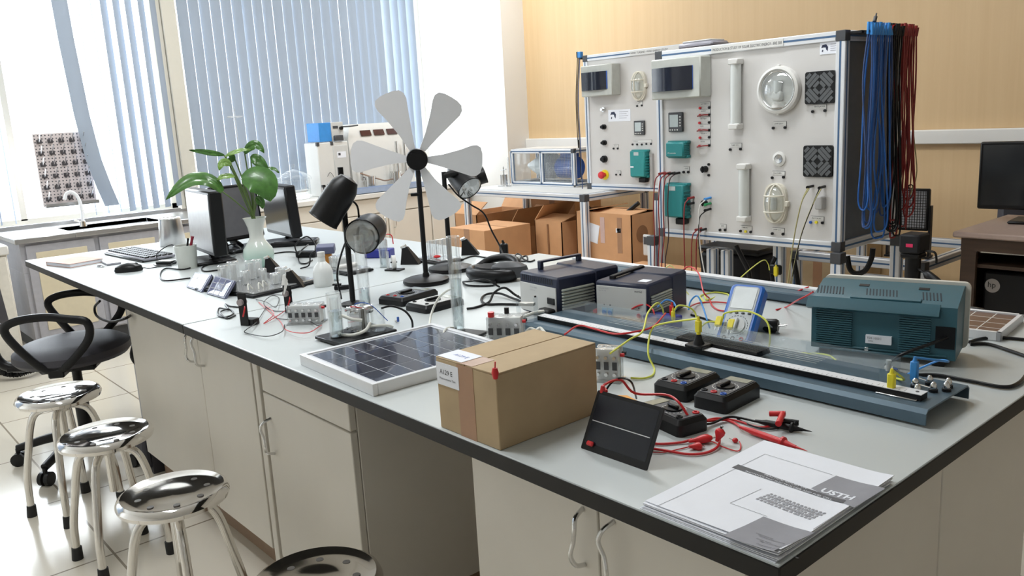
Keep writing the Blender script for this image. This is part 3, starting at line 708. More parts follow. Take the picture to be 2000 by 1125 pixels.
# ------------------------------------------------------------------ front steel rail with ruler and acrylic cover
SLB = mat('slate_steel', (.085, .135, .175), .4, .25, var=.03)
RX0, RX1, RY0, RY1 = -1.55, -.556, 1.352, 1.528
t = T('measuring_bridge', 'long slate-grey steel channel with a white ruler along its front side', 'apparatus', (RX1, RY0, .8), .0)
L_ = RX1 - RX0; D_ = RY1 - RY0
prof = [(0, .0045), (0, .024), (.008, .031), (D_ - .008, .031), (D_, .024), (D_, .0045), (D_ - .003, .0045), (D_ - .003, .023), (D_ - .009, .028), (.009, .028), (.003, .023), (.003, .0045)]
ch = B(); n = len(prof); vs = [(x, y, z) for x in (-L_, 0) for y, z in prof]
fs = [(i, (i + 1) % n, n + (i + 1) % n, n + i) for i in range(n)]
for e in (0, n):
    for i in range(n // 2): a, c = i, n - 1 - i; 
for e in (0, 1):
    for i in range(n // 2 - 1):
        f = (e * n + i, e * n + i + 1, e * n + n - 2 - i, e * n + n - 1 - i); fs.append(f if e else f[::-1])
P('channel', ch.add(vs, fs), SLB, t)
for x in (-L_ + .05, -.05):
    for y in (.02, D_ - .02): P('foot', B().cyl((x, y, 0), (x, y, .01), .008, n=14).cyl((x, y, .009), (x, y, .029), .004, n=8), WPL, t)
r1 = Z(1765, 792, .842); rl = RX1 - r1.x
P('ruler_bar', B().box(-L_ + .02, -rl, .036, .062, .031, .0415, .0005), BLACK, t)
P('ruler', B().box(-L_ + .02, -rl, .037, .0625, .0415, .0425), mat('ruler_white', (.75, .76, .78), .4, var=.01), t)
tk = B()
for i in range(98):
    x = -rl - .03 - i * .0095; tk.box(x - .0003, x + .0003, .0395, .0395 + (.011 if i % 5 == 0 else .006), .0425, .0427)
P('ruler_marks', tk, mat('ruler_ink', (.2, .2, .22), .6), t)
for x in (-rl - .012, -.58): P('ruler_screw', B().cyl((x, .05, .0425), (x, .05, .0432), .003, n=12), DARK, t)
P('end_plate', B().box(-.1, -.03, .03, .06, .031, .034, .001), NICK, t)
k = None
for (x, y) in ((-.05, .13), (-.02, .135), (-.062, .1), (-.03, .098), (-.045, .07), (-.015, .115)):
    b = B().cyl((x, y, .031), (x, y, .036), .0075, n=16); b2 = B().lathe([(0, .036), (.005, .036), (.006, .040), (.0045, .046), (.002, .049), (0, .049)], 14, TR(x, y, 0))
    o = P('terminal_base', b, BLACK, t); P('terminal_screw', b2, NICK, o)
for (x, y, c, d) in ((-.05, .13, -.08, .14), (-.03, .098, -.07, .105), (-.045, .07, -.062, .1)): P('contact_strip', B().tube([V((x, y, .037)), V((c, d, .038))], .002, 6, 1, flat=.5), NICK, t)
P('cover_post', B().cyl((-.14, .165, .03), (-.14, .165, .052), .005, n=12), WPL, t)
for (x0, x1) in ((-L_ + .06, -.12),):
    b = B().box(x0, x1, .085, .087, .031, .058).box(x0, x1, .168, .170, .031, .058).box(x0, x1, .085, .170, .0582, .0602)
    P('acrylic_cover', b, ACRY, t)
# wires under the cover
for i in range(6): P('stretched_wire', B().cyl((-L_ + .2, .1 + i * .011, .04), (-.25, .1 + i * .011, .04), .0008, n=6), NICK, t)
b = B()
for i in range(8): b.box(-.56, -.36, .066 + i * .006, .0695 + i * .006, .043, .049)
b.box(-.565, -.36, .064, .114, .038, .044); P('black_grille', b, BLACK, t)
# slider on the ruler with the yellow plug
p = Z(1307, 702, .838); sxl = p.x - RX1
sl = T('ruler_slider', 'black slider block sitting on the white ruler below a yellow plug', 'slider', (p.x, RY0 + .05, .8427))
P('slider_base', B().box(-.022, .022, -.02, .02, 0, .007, .002), BLACK, sl); P('slider_knob', B().lathe([(0, .006), (.013, .006), (.009, .016), (.006, .026), (0, .027)], 16), BLACK, sl)
def plug(label, p, m_, h=.036, w=.0065, tilt=None, cat='plug'):
    t = T('banana_plug', label, cat, p); M_ = tilt or Matrix()
    P('plug_grip', B(M_).box(-w, w, -w * .8, w * .8, .004, h, .002), m_, t); P('plug_neck', B(M_).lathe([(0, 0), (w * .7, 0), (w * .7, .006), (0, .006)], 12).lathe([(0, h), (w * .6, h), (w * .35, h + .008), (0, h + .008)], 12), m_, t); return t
sp = V((p.x, RY0 + .05, .8697)); plug('yellow stackable plug standing in the black slider', sp, YEL, .03)
# plugs at the right-hand end
yp = V((-.635, RY0 + .045, .8342)); plug('yellow plug standing at the right end of the steel rail', yp, YEL, .034)
bp_ = V((RX1 - .075, RY0 + .125, .832)); plug('blue plug standing among the terminal screws at the rail end', bp_, LBLU, .04)
# ------------------------------------------------------------------ second rail at the back edge of the bench
t = T('back_rail', 'long slate steel rail with a white top strip along the far edge of the island', 'rail', (-2.08, 2.02, .8), -.02)
P('channel', B().box(0, 1.12, 0, .09, .004, .03, .004), SLB, t); P('top_strip', B().box(.0, 1.12, .045, .075, .03, .038, .001), mat('ruler_white', (.75, .76, .78), .4, var=.01), t)
P('foot', B().box(.03, .07, .01, .08, 0, .005), BLACK, t); P('foot', B().box(1.05, 1.09, .01, .08, 0, .005), BLACK, t)
# ------------------------------------------------------------------ power supplies
NAVY = mat('navy_case', (.014, .02, .05), .42); FIN = mat('fin_grey', (.52, .55, .50), .45)
SHEET = mat('front_panel_grey', (.60, .60, .585), .45, var=.01)
def psu(label, p0, p1, h, depth, back=False):
    ex = p1 - p0; ex.z = 0; w = ex.length; rz = math.atan2(ex.y, ex.x); t = T('power_supply', label, 'power supply', (p0.x, p0.y, .8), rz)
    P('case', B().box(-.006, w + .006, .002, depth, .006, h, .006).box(-.008, w + .008, depth * .62, depth + .01, .004, h + .004, .006), NAVY, t)
    P('front_panel', B().box(.0, w, -.001, .003, .012, h - .028 if back else h - .012, .001), SHEET, t)
    for x in (.02, w - .02):
        for y in (.02, depth - .02): P('rubber_foot', B().cyl((x, y, 0), (x, y, .008), .007, n=12), RUB, t)
    fb = B()
    for i in range(7): fb.box(w + .004, w + .012, .014, depth * .6, .03 + i * (h - .06) / 7, .03 + i * (h - .06) / 7 + (h - .06) / 9, .002)
    P('side_fins', fb, FIN, t)
    sl_ = B()
    for i in range(16): sl_.box(.01 + i * (w - .02) / 16, .01 + i * (w - .02) / 16 + .003, .0015, .004, h - .022, h - .006)
    if back: P('vent_slots', sl_, BLACK, t)
    return t, w
t, w = psu('dark blue power supply with a raised carrying handle, seen from its connector side', Z(1019, 611), Z(1088, 629), .118, .21, True)
b = B().box(.012, .024, .03, .045, .098, .12, .003).box(.012, .024, .19, .205, .098, .12, .003).box(.012, .024, .03, .205, .118, .125, .003)
P('handle', B().box(w * .1, w * .2, .05, .2, .136, .142, .002).box(w * .1, w * .2, .05, .062, .118, .14, .002).box(w * .1, w * .2, .188, .2, .118, .14, .002), NAVY, t)
P('socket', B().box(w * .78, w * .97, -.004, 0, .045, .062, .001), BLACK, t); P('mains_plug', B().box(w * .72, w * 1.02, -.03, -.003, .014, .036, .004), BLACK, t)
P('rating_label', B().text('Power supply', .0055, TR(w * .3, -.0012, .08) @ RX(PI / 2)).text('0-12 V / 3 A', .0045, TR(w * .3, -.0012, .072) @ RX(PI / 2)), GRYINK, t)
t, w = psu('dark blue power supply with pale front panel, blue and red sockets, behind the front rail', Z(1167, 623), Z(1263, 635), .104, .2)
for x, m_ in ((.16, LBLU), (.28, LBLU), (.86, RED)):
    P('socket_plate', B().box(w * x - .008, w * x + .008, -.002, 0, .012, .034, .0005), mat('pale_blue_plate', (.35, .58, .72), .5) if m_ is LBLU else SHEET, t)
    P('socket', B().torus(.0045, .002, 14, 8, TR(w * x, -.003, .022) @ RX(PI / 2)).cyl((w * x, 0, .022), (w * x, -.006, .022), .003, n=12), m_, t)
    P('indicator', B().cyl((w * x, 0, .042), (w * x, -.002, .042), .0016, n=10), INK, t)
P('lettering', B().text('PHYWE', .0065, TR(w * .78, -.0012, .082) @ RX(PI / 2)), INK, t)
P('lettering', B().text('Universal amplifier', .0045, TR(w * .05, -.0012, .084) @ RX(PI / 2)).text('Gain 10 - 100', .004, TR(w * .05, -.0012, .078) @ RX(PI / 2)), GRYINK, t)
P('handle', B().box(w * .15, w * .25, .03, .19, .108, .114, .002).box(w * .15, w * .25, .03, .04, .104, .112).box(w * .15, w * .25, .18, .19, .104, .112), BLK2, t)
P('top_label', B().box(w * .72, w * .9, .03, .06, .104, .1046), PAPER, t)
# ------------------------------------------------------------------ blue handheld meter on its stand
bl, br_ = Z(1396, 664, .803), Z(1463, 672, .803)
tl, tr_ = A(1464, 556, (bl.x - .035, bl.y + .075)), A(1522, 566, (br_.x - .035, br_.y + .075))
ux = (br_ - bl); uw = ux.length; ux.normalize(); c_ = (tl + tr_) / 2 - (bl + br_) / 2; uy = c_ - ux * c_.dot(ux); uh = c_.length; uy.normalize(); uz = ux.cross(uy)
F = Matrix(((ux.x, uy.x, uz.x, 0), (ux.y, uy.y, uz.y, 0), (ux.z, uy.z, uz.z, 0), (0, 0, 0, 1)))
t = T('handheld_meter', 'large blue handheld meter tilted up on a grey stand behind the front rail', 'multimeter', bl)
P('case', B(F).prism(rrect(0, uw, 0, uh, .012), -.028, -.004).add([(x, y, -.004) for x, y in rrect(0, uw, 0, uh, .012)] + [(x, y, .001) for x, y in rrect(.005, uw - .005, .004, uh - .004, .01)], [(i, (i + 1) % 20, 20 + (i + 1) % 20, 20 + i) for i in range(20)] + [tuple(range(20, 40))]), mat('meter_blue', (.015, .14, .55), .35), t)
P('face_plate', B(F).prism(rrect(.010, uw - .010, .006, uh - .008, .008), .001, .002), mat('meter_face_grey', (.50, .54, .57), .4), t)
P('display', B(F).box(.014, uw - .014, uh * .56, uh * .93, .002, .0032, .001), mat('display_painted_glare', (.86, .91, .93), .12), t)  # pale base colour paints in the reflection on the display
for i in range(4): P('button', B(F).box(.014 + i * (uw - .036) / 3, .022 + i * (uw - .036) / 3, uh * .47, uh * .5, .002, .0048, .0012), DARK, t)
P('dial', B(F).cyl((uw / 2, uh * .27, .002), (uw / 2, uh * .27, .005), uw * .25, n=30).box(uw / 2 - .004, uw / 2 + .004, uh * .27 - .018, uh * .27 + .018, .005, .012, .003), mat('dial_grey', (.55, .57, .58), .4), t)
mk = B(F)
for i in range(22):
    a = -1.2 + i * .26; mk.box(-.0006, .0006, -.0018, .0018, .002, .0024, 0, TR(uw / 2 + uw * .32 * math.cos(a), uh * .27 + uw * .32 * math.sin(a), 0) @ RZ(a))
P('dial_marks', mk, INK, t)
for i, m_ in enumerate((BLACK, BLACK, RED)): P('socket', B(F).torus(.004, .0015, 12, 6, TR(uw * (.25 + .25 * i), uh * .055, .003)), m_, t)
s0 = F @ V((uw * .15, uh * .6, -.028)); s1 = F @ V((uw * .85, uh * .6, -.028)); hh_ = bl.z - .8
e0 = V((s0.x + .03, s0.y + .045, -hh_)); e1 = V((s1.x + .03, s1.y + .045, -hh_))
P('stand', B().hexa([e0, e1, e1 + V((.002, .002, 0)), e0 + V((.002, .002, 0)), s0, s1, s1 + V((.002, .002, 0)), s0 + V((.002, .002, 0))]), mat('stand_grey', (.35, .36, .36), .5), t)
# yellow thermocouple plugs on it
for q_, lb_ in (((1404, 628), 'left yellow plug pushed into the blue meter'), ((1428, 634), 'right yellow plug pushed into the blue meter')):
    pw = A(*q_, (bl.x + .0, bl.y + .0)); pw = A(*q_, (-1.14, 1.59)); t2 = T('yellow_connector', lb_, 'plug', pw)
    P('plug_grip', B(RZ(.3) @ RX(-.8)).box(-.008, .008, -.005, .005, -.014, .014, .003), YEL, t2); P('pin', B(RZ(.3) @ RX(-.8)).box(-.005, -.003, -.001, .001, -.024, -.014).box(.003, .005, -.001, .001, -.024, -.014), NICK, t2)
# black mains plug
p = Z(1505, 636, .817); t = T('mains_plug', 'black round mains plug with two pins lying beside the blue meter', 'plug', p, .35)
P('plug_body', B().lathe([(0, -.03), (.006, -.03), (.009, -.02), (.016, -.01), (.017, .012), (.014, .018), (0, .018)], 20, RY(PI / 2)), BLACK, t)
for s_ in (-.006, .006): P('pin', B().cyl((.018, s_, .002), (.037, s_, .002), .002, n=10), NICK, t)
P('cord', B().tube([V((-.03, 0, 0)), V((-.06, .01, -.008)), V((-.1, .0, -.013))], .003, 8, 5), BLACK, t)
# ------------------------------------------------------------------ oscilloscope
q0, q1 = Z(1580, 690), Z(1868, 722); ex = q1 - q0; w = ex.length; rz = math.atan2(ex.y, ex.x)
TEK = mat('scope_teal', (.035, .115, .15), .42, var=.02); BEZ = mat('scope_bezel', (.68, .66, .60), .45, var=.01)
t = T('oscilloscope', 'teal oscilloscope seen from behind with louvred back and pale front bezel', 'oscilloscope', (q0.x, q0.y, .8), rz)
def sec(pr, x0, x1, m_, nm, b=None):
    b = B(); n = len(pr); b.add([(x, y, z) for x in (x0, x1) for y, z in pr], [tuple(range(n))[::-1], tuple(range(n, 2 * n))] + [(i, (i + 1) % n, n + (i + 1) % n, n + i) for i in range(n)]); return P(nm, b, m_, t)
sec([(.008, .014), (.115, .014), (.122, .145), (.10, .147), (.02, .126), (.008, .122)], .002, w - .004, TEK, 'case')
sec([(-.008, .106), (.01, .098), (.03, .12), (.012, .126), (-.004, .112)], -.006, w - .035, TEK, 'rear_lip')
b = B()
hp = [(-.002, .0), (w + .004, .0)]
b.prism(rrect(-.0, w + .005, .012, .152, .012), -.014, .0, TR(0, .118, 0) @ RX(PI / 2)); P('front_bezel', b, BEZ, t)
b = B()
for i in range(15): b.box(.012, w * .3, .003, .0085, .026 + i * .0048, .0287 + i * .0048)
P('rear_louvre', b, TEK, t); b = B()
for i in range(15): b.box(w * .62, w - .05, .003, .0085, .026 + i * .0048, .0287 + i * .0048)
P('rear_louvre', b, TEK, t)
TM = TR(0, .02, .126) @ RX(math.atan2(.021, .08))
for (a, c) in ((.03, .24), (.38, .62), (.76, .9)):
    b = B(TM); n = int((c - a) * w / .0065)
    for i in range(n): b.box(0, .0026, .012, .046, .0, .0006, 0, TR(w * a + i * .0065, 0, 0) @ Matrix(((1, -.18, 0, 0), (0, 1, 0, 0), (0, 0, 1, 0), (0, 0, 0, 1))))
    P('top_vent', b, mat('vent_dark', (.01, .02, .03), .7), t)
for x in (.29, .7): P('handle_notch', B(TM).box(w * x, w * x + .02, .056, .066, -.001, .0008), BLACK, t)
P('handle', B(TM).box(w * .27, w * .75, -.002, .012, -.001, .003, .0014), TEK, t)
lb = P('rating_label', B().box(w * .4, w * .575, -.0002, .0082, .036, .053), PAPER, t, 'white rating label on the back'); lb.location.y = .0004
b = B(TR(0, -.0004, 0) @ RX(PI / 2)); b.text('TDS 1002C', .006, TR(w * .41, .046, .001)).text('SERIAL', .0034, TR(w * .42, .0405, .001)); P('lettering', b, INK, lb)
P('cord_recess', B().box(w * .855, w - .006, .0065, .0085, .038, .083), BLACK, t); P('usb_port', B().box(w * .39, w * .42, .004, .009, .017, .026, .001), NICK, t)
P('lock_slot', B().box(w * .045, w * .065, .0065, .0085, .075, .092), BLACK, t)
P('base_bar', B().box(.02, w - .02, .004, .02, .012, .018, .002).box(.02, w - .02, .004, .02, .0205, .024, .001), TEK, t)
for x in (.02, w - .045):
    for y in (.012, .1): P('foot', B().cyl((x, y, .008), (x + .022, y, .008), .008, n=14), BLACK, t)
M_ = Matrix.Translation(t.location) @ RZ(rz)
pc_ = [M_ @ V((w * .93, .006, .062)), M_ @ V((w * .85, -.022, .055)), M_ @ V((w * .68, -.05, .034)), Z(1732, 712, .806), Z(1738, 722, .804)]
cable('black_cable', 'black mains cord curving out of the back of the oscilloscope', pc_, .0035, BLACK)
cable('black_cable', 'black cord from the scope plug across the worktop to the right edge', [Z(1742, 722, .8045), Z(1775, 732, .8045), Z(1830, 733, .8045), Z(1900, 745, .8045), Z(1960, 756, .8045), Z(1990, 748, .8045), Z(2010, 725, .8045)], .0038, BLACK)
t = T('cord_connector', 'small white cord connector lying in front of the oscilloscope', 'connector', Z(1737, 719, .8065)); P('connector_body', B().cyl((-.008, 0, 0), (.008, 0, 0), .006, .0045, 12), WPL, t); P('connector_tip', B().cyl((.008, 0, 0), (.016, -.001, -.001), .003, n=10), BLU, t)
# solar panel behind the scope
t = T('solar_panel', 'solar panel with brown cells half hidden behind the oscilloscope', 'solar panel', (-.80, 1.93, .8), .1)
P('frame', B().box(0, .01, 0, .2, 0, .02, .001).box(.14, .15, 0, .2, 0, .02, .001).box(0, .15, 0, .01, 0, .02, .001).box(0, .15, .19, .2, 0, .02, .001), ALU, t)
P('cells', B().box(.008, .142, .008, .192, .012, .016), mat('brown_cell', (.11, .055, .04), .3), t)
g_ = B()
for i in (1, 2, 3): g_.box(.01, .14, .048 * i, .048 * i + .002, .016, .0164)
for i in (1, 2): g_.box(.045 * i + .005, .045 * i + .007, .01, .19, .016, .0164)
P('cell_lines', g_, WPL, t)
for k_, (lb_, L2) in enumerate((('upper black cable running off the right edge beside the scope', [Z(1893, 668, .804), Z(1920, 661, .804), Z(1960, 660, .804), Z(2010, 664, .804)]),
    ('lower black cable running off the right edge beside the scope', [Z(1895, 672, .804), Z(1930, 672, .804), Z(1970, 684, .804), Z(2010, 698, .804)]),
    ('thin black cable with an inline plug behind the solar panel', [Z(1885, 606, .804), Z(1915, 610, .804), Z(1945, 616, .804), Z(1985, 614, .804), Z(2010, 620, .804)]))):
    cable('black_cable', lb_, L2, .0036 if k_ < 2 else .002, BLACK)
t = S('cable_plug', B().box(-.018, .018, -.006, .006, 0, .01, .003), BLACK, 'small black inline plug behind the solar panel', 'plug', Z(1908, 608, .8), -.2)
# ------------------------------------------------------------------ red and blue connectors between power supply and meter
p = Z(1300, 640, .8); t = T('component_box', 'transparent-topped blue box on the worktop between the amplifier and the blue meter', 'box', (p.x - .01, p.y + .0, .8), .1)
P('box_base', B().box(-.045, .04, -.02, .03, .0, .03, .002), mat('royal_blue', (.02, .03, .28), .4), t); P('box_front', B().box(-.045, .04, -.021, -.02, .002, .028), ACRY, t)
for (q_, h_, m_, lb_) in (((1270, 632), .05, RED, 'red stackable plug standing left on the blue box'), ((1290, 634), .05, RED, 'red stackable plug standing right on the blue box'), ((1326, 624), .055, LBLU, 'left of the two blue plugs standing on the blue box'), ((1345, 626), .055, LBLU, 'right of the two blue plugs standing on the blue box')):
    g = Z(*q_, .832); g = V((g.x, g.y, .830)); g.x = max(min(g.x, p.x + .02), p.x - .05); plug(lb_, V((g.x, p.y + .003 + random.uniform(-.004, .012), .830)), m_, .03)
def yc(lb_, L2, m_=None, r=.0021): cable('banana_lead', lb_, L2, r, m_ or YGL, 'cable')
yc('yellow lead arching from the black slider down beside the front rail', [sp + V((0, 0, .034)), A(1295, 632, (-1.14, 1.40)), A(1272, 645, (-1.16, 1.38)), A(1266, 690, (-1.14, 1.33)), A(1278, 720, (-1.11, 1.325)), Z(1274, 733, .803), Z(1255, 739, .803), Z(1232, 738, .803)])
yc('yellow lead running diagonally from the cell behind the carton to the red plugs', [Z(1192, 690, .872), Z(1230, 663, .868), Z(1255, 647, .872), A(1265, 612, (-1.22, 1.47)), A(1283, 592, (-1.22, 1.5)), A(1293, 600, (-1.22, 1.53)), A(1296, 612, (-1.22, 1.55))])
yc('yellow lead looping over the blue box to a yellow plug', [A(1316, 608, (-1.22, 1.6)), A(1325, 597, (-1.22, 1.6)), A(1345, 600, (-1.2, 1.62)), A(1358, 612, (-1.19, 1.63)), A(1362, 640, (-1.18, 1.6))])
t = plug('yellow plug in front of the two blue plugs', A(1315, 628, (-1.22, 1.59)), YEL, .026, .005)
yc('yellow lead from the right end plug across the top of the front rail', [yp + V((0, 0, .04)), A(1765, 742, (-.66, 1.44)), A(1720, 733, (-.72, 1.5)), A(1660, 740, (-.80, 1.47)), A(1645, 720, (-.84, 1.5)), A(1620, 695, (-.89, 1.53)), Z(1570, 690, .803), Z(1525, 692, .803)])
yc('yellow lead arching over the face of the blue meter', [A(1412, 622, (-1.14, 1.57)), A(1418, 611, (-1.13, 1.56)), A(1460, 608, (-1.08, 1.56)), A(1495, 625, (-1.02, 1.56)), A(1504, 655, (-1.0, 1.55)), Z(1500, 690, .803)])
yc('yellow lead from the blue meter towards the front rail', [A(1402, 628, (-1.16, 1.58)), A(1380, 630, (-1.18, 1.57)), A(1360, 648, (-1.17, 1.55)), A(1345, 660, (-1.17, 1.53))])
yc('yellow lead stretched from the worktop up to the plug hanging on the table post', [Z(1376, 578, .803), Z(1385, 585, .803), A(1420, 565, (-1.5, 2.1)), A(1470, 522, (-1.75, 2.6)), A(1492, 508, (-2.0, 3.1)), A(1500, 515, (-2.1, 3.25)), A(1503, 528, (-2.1, 3.25))])
yc('yellow lead coiled flat near the back rail', [Z(1376, 590, .803), Z(1368, 578, .803), Z(1395, 571, .803), Z(1420, 574, .803), Z(1425, 580, .803)])
yc('pale yellow lead arching behind the second power supply', [A(1296, 529, (-1.6, 2.0)), A(1308, 518, (-1.6, 2.0)), A(1320, 530, (-1.58, 2.0)), A(1328, 555, (-1.5, 1.95)), Z(1345, 575, .803)], mat('pale_yellow_cable', (.75, .72, .30), .4))
yc('red lead arching over the back rail', [A(1332, 545, (-1.55, 1.95)), A(1334, 528, (-1.55, 1.98)), A(1348, 521, (-1.53, 2.0)), A(1365, 535, (-1.45, 1.98)), A(1374, 570, (-1.4, 1.9)), Z(1386, 583, .803)], RED)
plug('red plug standing behind the second power supply', A(1332, 556, (-1.55, 1.95)), RED, .03, .006)
yc('red lead running across the worktop to behind the blue meter', [A(1345, 600, (-1.3, 1.75)), Z(1365, 592, .804), Z(1400, 590, .804), Z(1440, 594, .804), Z(1480, 600, .804)], RED)
yc('red lead curving from the back rail towards the blue meter', [Z(1386, 586, .803), Z(1392, 598, .803), Z(1405, 606, .803), Z(1425, 608, .803)], RED)
yc('red lead rising from the meter to the top left of the oscilloscope', [Z(1516, 605, .803), Z(1535, 600, .803), A(1555, 588, (-.98, 1.80)), A(1575, 578, (-.95, 1.78)), A(1588, 570, (-.93, 1.76))], RED)
yc('upper red lead stretched behind the oscilloscope', [A(1530, 581, (-1.1, 2.1)), A(1550, 572, (-1.1, 2.1)), A(1580, 560, (-1.05, 2.12))], RED)
yc('blue lead arching right of the blue plugs', [A(1345, 605, (-1.2, 1.68)), A(1349, 588, (-1.2, 1.7)), A(1362, 578, (-1.19, 1.7)), A(1373, 600, (-1.17, 1.68)), A(1381, 625, (-1.15, 1.62)), Z(1386, 640, .815)], LBLU)
yc('blue lead arching over the red plugs', [A(1284, 600, (-1.26, 1.68)), A(1300, 586, (-1.25, 1.7)), A(1315, 590, (-1.24, 1.7)), A(1321, 603, (-1.22, 1.65))], LBLU)
yc('blue lead from the rail end back towards the oscilloscope', [bp_ + V((0, 0, .046)), A(1850, 706, (-.645, 1.53)), A(1835, 704, (-.66, 1.56)), A(1800, 718, (-.7, 1.56)), Z(1765, 735, .803)], LBLU)
yc('red lead arching in front of the amplifier', [A(1214, 619, (-1.45, 1.6)), A(1240, 600, (-1.40, 1.58)), A(1262, 595, (-1.36, 1.6)), A(1275, 605, (-1.30, 1.62)), A(1278, 615, (-1.28, 1.62))], RED)
yc('red lead waving along the rail from the carton to the red plugs', [Z(1103, 653, .868), Z(1130, 636, .87), Z(1160, 642, .866), Z(1200, 652, .866), Z(1240, 648, .868), Z(1275, 638, .87), A(1300, 612, (-1.20, 1.5))], RED)
yc('red lead dropping behind the carton', [A(1058, 618, (-1.62, 1.5)), A(1070, 640, (-1.55, 1.42)), A(1078, 655, (-1.5, 1.35)), A(1085, 668, (-1.45, 1.28))], RED)
plug('red stackable plug standing behind the left end of the front rail', A(1089, 604, (-1.60, 1.50)), RED, .026, .008)
yc('red lead looping up from the plug at the left end of the rail', [A(1084, 592, (-1.60, 1.5)), A(1086, 575, (-1.6, 1.5)), A(1092, 572, (-1.6, 1.5)), A(1095, 590, (-1.6, 1.5))], RED, .0014)
yc('black cable lying between the blue plugs and the blue meter', [Z(1350, 615, .803), Z(1375, 622, .803), Z(1395, 628, .803), Z(1412, 624, .803)], BLACK, .003)
plug('red plug lying against the left blue socket of the amplifier', A(1160, 608, (-1.52, 1.58)), RED, .02, .006, RY(1.3))
# ================================================================== middle and left of the island
def rot2(v): return v
# big solar panel with aluminium frame
t = T('solar_panel', 'framed solar panel with dark cells lying flat left of the carton', 'solar panel', (-1.757, .846, .8), -.035)
w, l = .335, .372
F_ = B().box(0, w, 0, .012, 0, .026, .001).box(0, w, l - .012, l, 0, .026, .001).box(0, .012, .012, l - .012, 0, .026, .001).box(w - .012, w, .012, l - .012, 0, .026, .001)
P('frame', F_, ALU, t)
P('backsheet', B().box(.01, w - .01, .01, l - .01, .019, .0225), mat('cell_white', (.62, .64, .68), .3), t)
k = None
for i in range(4):
    for j in range(7):
        a = .017 + i * (w - .034) / 4; c = .02 + j * (l - .04) / 7
        b = B().box(0, (w - .034) / 4 - .003, 0, (l - .04) / 7 - .0025, 0, .0006)
        if k is None: k = o = P('solar_cell', b, mat('cell_blue', (.010, .013, .035), .16, spec=.5, coat=.5), t)
        else: o = k.copy(); COL.objects.link(o); o.parent = t
        o.location = (a + .0015, c + .001, .0225)
if 0: P('cell_busbars', B().box(w * .2, w * .204, .02, l - .02, .0231, .0233).box(w * .33, w * .334, .02, l - .02, .0231, .0233).box(w * .66, w * .664, .02, l - .02, .0231, .0233).box(w * .8, w * .804, .02, l - .02, .0231, .0233), mat('silver_print', (.55, .55, .55), .3, .6), t)
# wind turbine
def fandir(p): d = V((CAM.x - p.x, CAM.y - p.y)); return math.atan2(d.x, -d.y)
p = Z(833, 552); rz = fandir(p); hub = H(812, 311, p) - .8
t = T('model_wind_turbine', 'model wind turbine with six white paddle blades on a black stand', 'wind turbine', p, rz)
P('base', B().lathe([(0, .0), (.076, 0), (.079, .006), (.077, .014), (.06, .020), (.012, .023), (.010, .035), (0, .035)], 40), BLACK, t)
P('pole', B().cyl((0, 0, .02), (0, 0, hub), .0085, n=16), BLACK, t)
P('motor', B().cyl((0, -.02, hub), (0, .05, hub), .02, n=24), BLACK, t)
hb = P('hub', B().cyl((0, -.045, hub), (0, -.02, hub), .034, .036, 28).cyl((0, -.052, hub), (0, -.045, hub), .024, n=24), BLACK, t)
bb = B()
for i in range(6):
    a = 2 * PI * i / 6 + .2; bb = B().cyl((.026 * math.cos(a), -.05, hub + .026 * math.sin(a)), (.026 * math.cos(a), -.043, hub + .026 * math.sin(a)), .0045, n=10); P('hub_bolt', bb, BLK2, hb)
BL = [(.036, -.010), (.09, -.024), (.15, -.041), (.19, -.053), (.208, -.052), (.222, -.042), (.228, -.022), (.229, 0), (.228, .022), (.222, .042), (.208, .050), (.19, .048), (.15, .034), (.09, .018), (.036, .010)]
for i in range(6):
    a = math.radians([-4, 57, 111, 174, -122, -63][i]); L = .93 if i in (0, 3, 4, 5) else 1.0
    Mb = TR(0, -.034, hub) @ RX(PI / 2) @ RZ(a) @ RX(.16); b = B(Mb)
    b.prism([(r * L, v) for r, v in BL], -.0015, .0015); bl_ = P('blade', b, mat('blade_grey_white', (.84, .84, .86), .5, var=.01), t)
P('cable_clip', B().box(-.03, 0, -.01, .01, hub - .12, hub - .11, .002), BLACK, t)
# lamp stands
LG = clear('lamp_glass', (.94, .96, .96), .25, .05, haze=.06)
def spot(t, c, d, r, L, face=True):  # bullet shade, mouth centre c, pointing d
    d = V(d).normalized(); F_ = frame(c, V(c) - d)
    o = P('lamp_shade', B().lathe([(r, -.002), (r * 1.04, 0), (r * 1.0, .004), (r * .98, L * .55), (r * .9, L * .78), (r * .62, L * .95), (0, L)], 32, F_), BLACK, t)
    P('reflector', B().lathe([(r * .97, .0), (r * .8, r * .5), (r * .3, r * .95), (0, r)], 30, F_), mat('reflector_silver', (.7, .7, .7), .15, 1, var=0), o)
    P('lamp_glass', B().lathe([(0, -.003), (r * .7, -.002), (r * .96, .0)], 30, F_), LG, o)
    P('bulb', B().sph((0, 0, r * .5), r * .28, 14, F_), LG, o)
    return o
p = Z(690, 596); zt = H(674, 326, p) - .8; t = T('lamp_stand', 'black lamp stand with a pole and two bullet spot lamps, left of the turbine', 'lamp', p, 0)
P('base', B().lathe([(0, 0), (.035, 0), (.036, .008), (.012, .014), (0, .014)], 28), BLACK, t); P('pole', B().cyl((0, 0, .01), (0, 0, zt), .0085, n=14), BLACK, t)
tc_ = V((p.x, p.y, 0)); off = V((.658, .751, 0)); tw = V((.87, -.49, 0))
m1 = A(631, 428, p) - V((0, 0, .0)) - p; m2 = A(667, 372, p) - p
spot(t, m1 + tw * .03, (m1 - m2), .046, .15)
P('lamp_arm', B().tube([V((0, 0, m2.z - .05)), (m1 + m2) / 2 + tw * .02], .007, 8, 1), BLACK, t)
c2 = A(706, 458, p) - p + tw * .05
spot(t, c2, tw * .9 - off * .33 + V((0, 0, -.12)), .052, .12)
